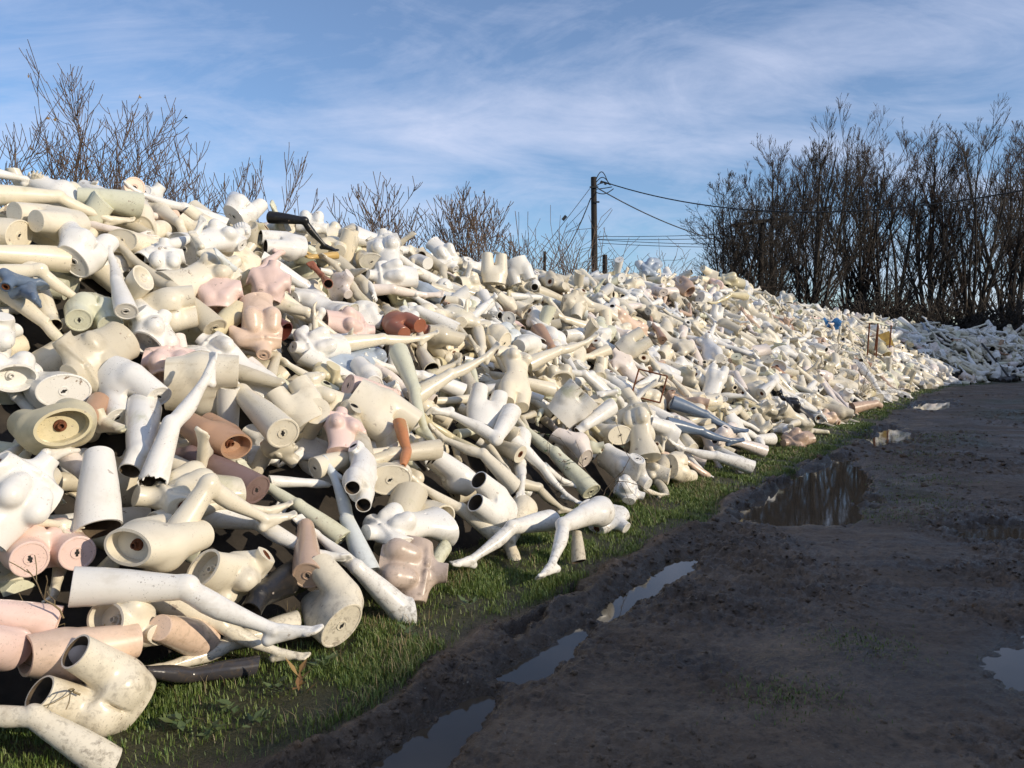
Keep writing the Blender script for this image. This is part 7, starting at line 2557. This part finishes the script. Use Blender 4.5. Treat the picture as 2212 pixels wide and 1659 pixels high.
cable('overhead_cable', pix(1290, 412, ZP), pix(1655, 540, 37), .45, .024, 'black cable dropping from the utility pole into the trees')
cable('stay_wire', pix(1272, 412, ZP), pix(1168, 545, 29), .02, .012, 'thin stay wire with an insulator sloping off the pole')
boxpart('stay_insulator', pix(1218, 474, 30.1), (.12, .1, .2), M['wire'], None, .7); tag(bpy.data.objects['stay_insulator'], 'small brown insulator on the stay wire', 'insulator')
cable('drop_cable', pix(1274, 432, ZP), pix(1200, 575, 30.5), .25, .022, 'slack black cable hanging beside the stay wire')
for k, (y0, y1, lab) in enumerate(((513, 505, 'topmost thin distant line right of the pole'), (519, 514, 'second thin distant line beneath the topmost'), (520, 530, 'third thin distant line sloping down to the trees'), (527, 536, 'lowest thin distant line near the hedge'))):
    cable('distant_line', pix(1290, y0, 60), pix(1620, y1, 52), .1, .022, lab, 'power line', 'thin distant power lines')
cable('distant_line', pix(280, 415, 45), pix(1180, 585, 70), .6, .02, 'thin distant line low behind the saplings', 'power line')
# second pole with a cross arm among the trees, stump posts by the hedge
p2 = pix(1640, 478, 36.2)
E2 = pole('cross_arm_pole', 'ivy stained pole with a cross arm standing among the trees', (p2[0], p2[1], 0), p2, .13)
boxpart('cross_arm', p2 + (-.05, -.15, -.1), (2.9, .12, .14), M['creosote'], E2, -.13)
for k, dx in enumerate((-1.2, -.4, .5, 1.2)): boxpart('insulator', p2 + (dx - .05, -.15, .05 + .13 * dx), (.08, .08, .16), M['wire'], E2)
for px, py, z, lab in ((1305, 552, 29.5, 'short wooden post stump standing by the utility pole'), (1176, 545, 24.0, 'thin dark post in the hedge at the foot of the stay wire')):
    t_ = pix(px, py, z); pole('wooden_post', lab, (t_[0], t_[1], 0), t_, .10 if px > 1200 else .05, 8)

# ---------------------------------------------------------------- verge and small things
rng = np.random.default_rng(21)
def blades(n, place, hmin, hmax, w, seed, mats, name, label, cat, bend=.5):
    r = np.random.default_rng(seed); P = place(r, n); n = len(P)
    H = r.uniform(hmin, hmax, n) * P[:, 3]; a = r.uniform(0, 6.28, n); b = r.uniform(.1, 1, n) * bend * H; wv = w * r.uniform(.6, 1.3, n) * P[:, 4]
    dx, dy = np.cos(a), np.sin(a); sx, sy = -dy, dx
    V = np.empty((n, 5, 3)); base = P[:, :3]
    for k, (f, ww, bb) in enumerate(((0, 1, 0), (.55, .8, .3))):
        for j, s in enumerate((-1, 1)):
            V[:, k * 2 + j, 0] = base[:, 0] + dx * b * bb + s * sx * wv * ww * .5; V[:, k * 2 + j, 1] = base[:, 1] + dy * b * bb + s * sy * wv * ww * .5; V[:, k * 2 + j, 2] = base[:, 2] + H * f
    V[:, 4, 0] = base[:, 0] + dx * b; V[:, 4, 1] = base[:, 1] + dy * b; V[:, 4, 2] = base[:, 2] + H * (1 - .25 * b / np.maximum(H, .01))
    o = np.arange(n)[:, None] * 5
    F = np.concatenate([o + np.array([0, 1, 3]), o + np.array([0, 3, 2]), o + np.array([2, 3, 4])])
    return tag(add(name, raw_mesh(name, V.reshape(-1, 3), F, mats)), label, cat, None, 'stuff')

def verge(r, n):
    """blade roots on the verge, thicker in tufts; near ones fine, far ones coarser"""
    out = []
    while sum(map(len, out)) < n:
        m = n
        i = np.clip((27 + r.exponential(24, m)).astype(int), 0, len(HD) - 1); t = r.uniform(-.9, .75, m)
        x = HD[i, 0] + HN[i, 0] * t + r.normal(size=m) * .12; y = HD[i, 1] + HN[i, 1] * t + r.normal(size=m) * .12
        d = np.hypot(x, y)
        _, tt = heap_uv(x, y); e = grass_edge(x, y)
        tuft = fbm(x * 4.5, y * 4.5, 91, 3); thin = fbm(x * 1.7, y * 1.7, 95, 3)
        dens = np.clip((tuft - .30) * 3.2, .08, 1) * np.clip((tt - e) / .14 + .1, 0, 1) * np.clip(1.1 - (thin - .42) * 4.0, .22, 1)
        keep = (r.uniform(size=m) < dens * np.clip(3.2 + 0 * d, .0, 1)) & (y > 1.5) & (d < 31) & (x > -3)
        x, y, tuft, d = x[keep], y[keep], tuft[keep], d[keep]
        out.append(np.stack([x, y, ground_h(x, y) - .004, .55 + tuft * .9, np.clip(d / 5.5, .8, 3.2)], 1))
    return np.concatenate(out)[:n]
blades(150000, verge, .014, .050, .0046, 3, [M['grass']], 'grass', 'short green grass on the verge along the foot of the heap', 'grass', .75)
def verge_dry(r, n):
    P = verge(r, n * 2); return P[fbm(P[:, 0] * 2.2, P[:, 1] * 2.2, 131, 3) > .5][:n]
blades(5000, verge_dry, .03, .10, .0035, 4, [M['straw']], 'dry_grass', 'withered straw coloured stems among the verge grass', 'dry grass', 1.1)
def tufts(r, n):
    out = []
    spots = [ground_at(*p) for p in ((1850, 1390), (1880, 1400), (1690, 1512), (1720, 1515), (1950, 1010), (1990, 1040), (1960, 1075), (1940, 1110), (2010, 1090), (1920, 1050), (1970, 955), (2000, 945), (2080, 940), (1900, 1118), (1985, 985), (2030, 960))]
    for q, (sx, sy) in enumerate(spots):
        k = n // len(spots); rad = .05 + .018 * sy; x = sx + r.normal(size=k) * rad * 1.3; y = sy + r.normal(size=k) * rad
        out.append(np.stack([x, y, ground_h(x, y) - .003, np.full(k, .5 + .2 * (q % 3)), np.clip(np.full(k, sy / 6), .9, 2.5)], 1))
    return np.concatenate(out)
blades(6000, tufts, .010, .036, .005, 6, [M['grass']], 'track_grass', 'sparse grass tufts growing in the middle of the track', 'grass', .9)

def lumps(name, n, place, size, mat, label, cat, seed):
    r = np.random.default_rng(seed); ico = bmesh.new(); bmesh.ops.create_icosphere(ico, subdivisions=1, radius=1)
    v0 = np.array([v.co[:] for v in ico.verts]); f0 = np.array([[v.index for v in f.verts] for f in ico.faces]); ico.free()
    P = place(r, n); n = len(P); s = size[0] * (size[1] / size[0]) ** (r.uniform(size=n) ** 2.2)
    V = []; 
    for k in range(n):
        q = v0 * (1 + r.normal(size=(len(v0), 1)) * .22) * np.array([1, r.uniform(.6, 1), r.uniform(.4, .75)])
        a = r.uniform(0, 6.28); c, s_ = math.cos(a), math.sin(a)
        V.append(np.stack([q[:, 0] * c - q[:, 1] * s_, q[:, 0] * s_ + q[:, 1] * c, q[:, 2]], 1) * s[k] * P[k, 3] + P[k, :3])
    F = (np.arange(n)[:, None, None] * len(v0) + f0[None]).reshape(-1, 3)
    return tag(add(name, raw_mesh(name, np.concatenate(V), F, [mat], mat is M['mud'])), label, cat, None, 'stuff')
def track(r, n, ridge=False):
    u = r.uniform(-.35, .72, n * 6); y = 2.35 * (22 / 2.35) ** (r.uniform(size=n * 6) ** 1.3); x = u * y
    _, t = heap_uv(x, y); e = grass_edge(x, y)
    m = (t < e + .02) & (t > e - .30) if ridge else (t < e - .05)
    g = fbm(x * 1.1, y * 1.1, 21, 3)
    m &= r.uniform(size=len(x)) < np.clip((g - .33) * 4, .05, 1)
    for P_ in PUDDLES.values(): m &= poly_sd(x, y, P_) > -.02
    x, y = x[m][:n], y[m][:n]
    return np.stack([x, y, ground_h(x, y), np.clip(y / 5, .75, 2.2)], 1) - np.array([0, 0, .004, 0])
lumps('mud_clods', 9000, lambda r, n: track(r, n), (.004, .026), M['mud'], 'small crumbs of churned mud on the track', 'mud', 11)
lumps('mud_ridge_clods', 2600, lambda r, n: track(r, n, True), (.006, .032), M['mud'], 'clods of mud pushed up along the grass edge', 'mud', 12)
lumps('gravel', 1500, lambda r, n: track(r, n), (.0025, .009), M['stone'], 'pale stone chips scattered over the mud', 'gravel', 13)

# broad-leaved weeds and dead leaves on the verge
def leaf_quad(c, a, tilt, L, w):
    d = np.array([math.cos(a), math.sin(a), tilt]); s = np.array([-math.sin(a), math.cos(a), 0]); u = np.array([0, 0, 1])
    return [c, c + d * L * .4 + s * w * .5 + u * L * .08, c + d * L, c + d * L * .4 - s * w * .5 + u * L * .08]
WEED = [(600, 1520), (420, 1500), (340, 1530), (500, 1565), (700, 1470), (880, 1400), (560, 1590), (390, 1600), (760, 1390), (1010, 1330), (460, 1610), (300, 1560)]
WWORD = ['beside the withered dock', 'under the dark grey arm', 'by the cream grass edge hips', 'in the lower verge', 'before the bare heel', 'below the sawn hip leg', 'low on the mud edge', 'at the bottom of the verge', 'under the sawn hip leg', 'by the champagne bust', 'at the lower picture edge', 'behind the corner leg']
for q, (px, py) in enumerate(WEED):
    x, y = ground_at(px, py); z = float(ground_h(np.array([x]), np.array([y]))[0]); V = []; F = []
    for k in range(rng.integers(7, 13)):
        c = np.array([x, y, z]) + np.array([*(rng.normal(size=2) * .018), rng.uniform(.005, .05)])
        V += leaf_quad(c, rng.uniform(0, 6.28), rng.uniform(.1, .8), rng.uniform(.03, .065), rng.uniform(.02, .04)); o = 4 * k; F.append((o, o + 1, o + 2, o + 3))
    tag(add('broadleaf_weed', _mesh('broadleaf_weed', V, F, [M['weed']], False)), 'small broad leaved weed ' + WWORD[q], 'weed', 'broad leaved weeds on the verge')
x, y = ground_at(645, 1520); V = []; F = []; z = float(ground_h(np.array([x]), np.array([y]))[0])
for k in range(8):
    c = np.array([x, y, z + .012 * k]) + np.array([*(rng.normal(size=2) * .012), 0]); V += leaf_quad(c, rng.uniform(0, 6.28), rng.uniform(.3, 1.4), .06, .03); F.append((4 * k, 4 * k + 1, 4 * k + 2, 4 * k + 3))
tag(add('withered_dock', _mesh('withered_dock', V, F, [M['dead_leaf']], False)), 'withered yellow brown dock plant on the lower verge', 'plant')

# brambles and dry stalks climbing on the heap
def heap_pt(px, py, lift=.12):
    d = C_FWD + C_RIGHT * (px - CX) / FPX - C_UP * (py - CY) / FPX; d /= np.linalg.norm(d); t = np.arange(1.5, 45, .02); P = np.array(CAM_LOC) + t[:, None] * d
    h = np.maximum(heap_h(P[:, 0], P[:, 1]) + lift, .03); k = np.argmax(P[:, 2] < h); return P[k]
def bramble(label, pxs, seed, leaves=30, mat='bark', length=.5, n=6):
    r = np.random.default_rng(seed); S = []; tips = []
    for k in range(n):
        p = heap_pt(*pxs) + r.normal(size=3) * .06
        grow_limb(S, r, p - (0, 0, .15), (r.normal() * .5 + .2, r.normal() * .5 - .3, 1), length * r.uniform(.6, 1.2), .0045, 1, -.12, .25, ((2, 4),), .45, .8, (7, 4), .5, tips, .0022)
    e = bpy.data.objects.new('bramble', None); COL.objects.link(e); tag(e, label, 'bramble', 'brambles on the heap')
    V, F = tubes(S, 3); tag(add('stems', raw_mesh('stems', V, F, [M[mat]]), e), kind='stuff')
    if leaves:
        V = []; F = []; S = np.array(S)
        for k in range(leaves):
            c = S[r.integers(len(S)), 3:6]; V += leaf_quad(c, r.uniform(0, 6.28), r.uniform(-.4, .5), .045, .032); F.append((4 * k, 4 * k + 1, 4 * k + 2, 4 * k + 3))
        add('leaves', _mesh('leaves', V, F, [M['weed']], False), e)
bramble('leafy bramble at the foot of the long pale green leg', (1285, 1030), 1, 36, length=.75)
bramble('dry stalks poking up beside the pink thigh end', (115, 1290), 2, 0, 'straw', .3, 3)
bramble('dry stalks beneath the scuffed foreground leg', (150, 1390), 3, 0, 'straw', .22, 3)
bramble('bramble trailing over the foot of the heap by the far grass', (1860, 850), 4, 60, length=1.4, n=9)
bramble('bramble near the rusty stakes on the far heap', (1800, 760), 5, 50, length=1.2, n=8)
bramble('tangled bare bramble in the shaded end of the heap', (2120, 740), 6, 10, 'bark_dark', 1.8, 10)
bramble('bare bramble below the yellowed crest torso', (1690, 690), 7, 12, 'bark', 1.0, 7)

def rod(name, a, b, r, m, label, cat, group=None):
    V, F = tubes([(*a, *b, r, r)], 6); F = [tuple(f) for f in F] + [tuple(range(6)), tuple(range(6, 12))]
    return tag(add(name, _mesh(name, V, F, [m], False)), label, cat, group)
for px, y0, y1, lab in ((1873, 730, 775, 'rusty stake before the yellowed barrel torso, first of four'), (1888, 728, 772, 'rusty stake second of four, leaning'), (1892, 735, 778, 'rusty stake third of four beside the leaning one'), (1920, 728, 775, 'rusty stake last of four near the yellow board')):
    a = heap_pt(px, y1, .0); b = a + np.array([.05 if px == 1888 else 0, -.1, 1.05]); rod('rusty_stake', a, b, .022, M['rust'], lab, 'stake', 'rusty stakes in the far heap')
a = heap_pt(2121, 742, .25); b = heap_pt(2180, 815, .2); rod('black_pipe', a, b, .035, M['wire'], 'long black pipe leaning on the shaded end of the heap', 'pipe')
e = bpy.data.objects.new('metal_frame', None); COL.objects.link(e); tag(e, 'rusty square metal frame lying in mid heap near the hanging torso', 'frame')
fc = heap_pt(1400, 835, .22); fr_ = [fc + np.array(q) for q in ((-.20, -.05, -.10), (.12, -.10, -.18), (.22, .0, .12), (-.10, .05, .20))]
for k in range(4):
    V, F = tubes([(*fr_[k], *fr_[(k + 1) % 4], .010, .010)], 5); add('bar', raw_mesh('bar', V, F, [M['rust']]), e)
c = heap_pt(1914, 738, .2); bd = boxpart('mossy_board', c, (.42, .04, .62), simple('mossy_board', (.30, .20, .05), .8, 0, .6, 4), None, -.35); tag(bd, 'mossy yellow board leaning behind the rusty stakes', 'board')
c = heap_pt(1792, 702, .15); V = []; F = []
for i in range(7):
    for j in range(5): V.append(c + np.array([(i - 3) * .11 + rng.normal() * .02, (j - 2) * .05, (2 - j) * .08 + .05 * math.sin(i * 1.7 + j) + rng.normal() * .015]))
for i in range(6):
    for j in range(4): F.append((i * 5 + j, i * 5 + 5 + j, i * 5 + 6 + j, i * 5 + 1 + j))
o = add('cloth_scrap', _mesh('cloth_scrap', V, F, [simple('blue_cloth', (.03, .16, .42), .8)], True)); o.modifiers.new('thick', 'SOLIDIFY').thickness = .006; tag(o, 'crumpled blue cloth scrap on the far heap', 'cloth')

# ---------------------------------------------------------------- unseen barn and store, added to shade the track and far heap
SH = np.array([SUN_XY[0], SUN_XY[1]]); bdir = np.array([.556, .831]); bn = np.array([.831, -.556])
foot0 = np.array([-1.45, 2.85]) + bn * .50
DB = 13.5
eave = DB * math.tan(SUN_EL) / float(SH @ bn)
def bp(s, w, z): return (*(foot0 + bn * (DB + w) + bdir * s), z)
e = bpy.data.objects.new('shade_barn', None); COL.objects.link(e); tag(e, 'long low unseen barn added across the track to shade the mud', 'barn')
s0, s1, wd = -16.0, 31.0, 11.0
def slab(name, A, B, C_, D_, th, m):
    n = np.cross(np.array(B) - np.array(A), np.array(D_) - np.array(A)); n = n / np.linalg.norm(n) * th
    V = [np.array(q) for q in (A, B, C_, D_)]; V += [v - n for v in V]
    return add(name, _mesh(name, V, [(0, 1, 2, 3), (7, 6, 5, 4), (0, 4, 5, 1), (1, 5, 6, 2), (2, 6, 7, 3), (3, 7, 4, 0)], [m], False), e)
slab('wall', bp(s0, .5, -.05), bp(s1, .5, -.05), bp(s1, .5, eave - .12), bp(s0, .5, eave - .12), .2, M['wall'])
slab('wall', bp(s0, wd, -.05), bp(s1, wd, -.05), bp(s1, wd, eave - .12), bp(s0, wd, eave - .12), .2, M['wall'])
for s in (s0 + .1, s1 - .1): slab('gable_wall', bp(s, .72, -.05), bp(s, wd - .02, -.05), bp(s, wd - .02, eave - .15), bp(s, .72, eave - .15), .2, M['wall'])
rz = eave + 1.05
slab('roof', bp(s0 - .3, 0, eave), bp(s1 + .3, 0, eave), bp(s1 + .3, wd / 2 + .2, rz), bp(s0 - .3, wd / 2 + .2, rz), .05, M['tin'])
slab('roof', bp(s0 - .3, wd / 2 + .2, rz - .004), bp(s1 + .3, wd / 2 + .2, rz - .004), bp(s1 + .3, wd + .5, eave), bp(s0 - .3, wd + .5, eave), .05, M['tin'])
e2 = bpy.data.objects.new('shade_store', None); COL.objects.link(e2); tag(e2, 'tall unseen store added beyond the barn to shade the far heap', 'barn')  # unseen tall block, added to throw shade on the heap's far end
_e = e; e = e2; ev2 = 7.6
slab('wall', bp(s1 + .6, .4, -.05), bp(s1 + 14, .4, -.05), bp(s1 + 14, .4, ev2 - .1), bp(s1 + .6, .4, ev2 - .1), .2, M['wall'])
slab('wall', bp(s1 + .6, wd, -.05), bp(s1 + 14, wd, -.05), bp(s1 + 14, wd, ev2 - .1), bp(s1 + .6, wd, ev2 - .1), .2, M['wall'])
slab('roof', bp(s1 + .45, 0, ev2), bp(s1 + 14.5, 0, ev2), bp(s1 + 14.5, wd / 2, ev2 + 1.2), bp(s1 + .45, wd / 2, ev2 + 1.2), .05, M['tin'])
slab('roof', bp(s1 + .45, wd / 2, ev2 + 1.19), bp(s1 + 14.5, wd / 2, ev2 + 1.19), bp(s1 + 14.5, wd + .3, ev2), bp(s1 + .45, wd + .3, ev2), .05, M['tin'])
e = _e
for k in range(5): slab('door', bp(s0 + 4 + k * 9, .29, 0), bp(s0 + 7 + k * 9, .29, 0), bp(s0 + 7 + k * 9, .29, 2.8), bp(s0 + 4 + k * 9, .29, 2.8), .05, M['tin'])
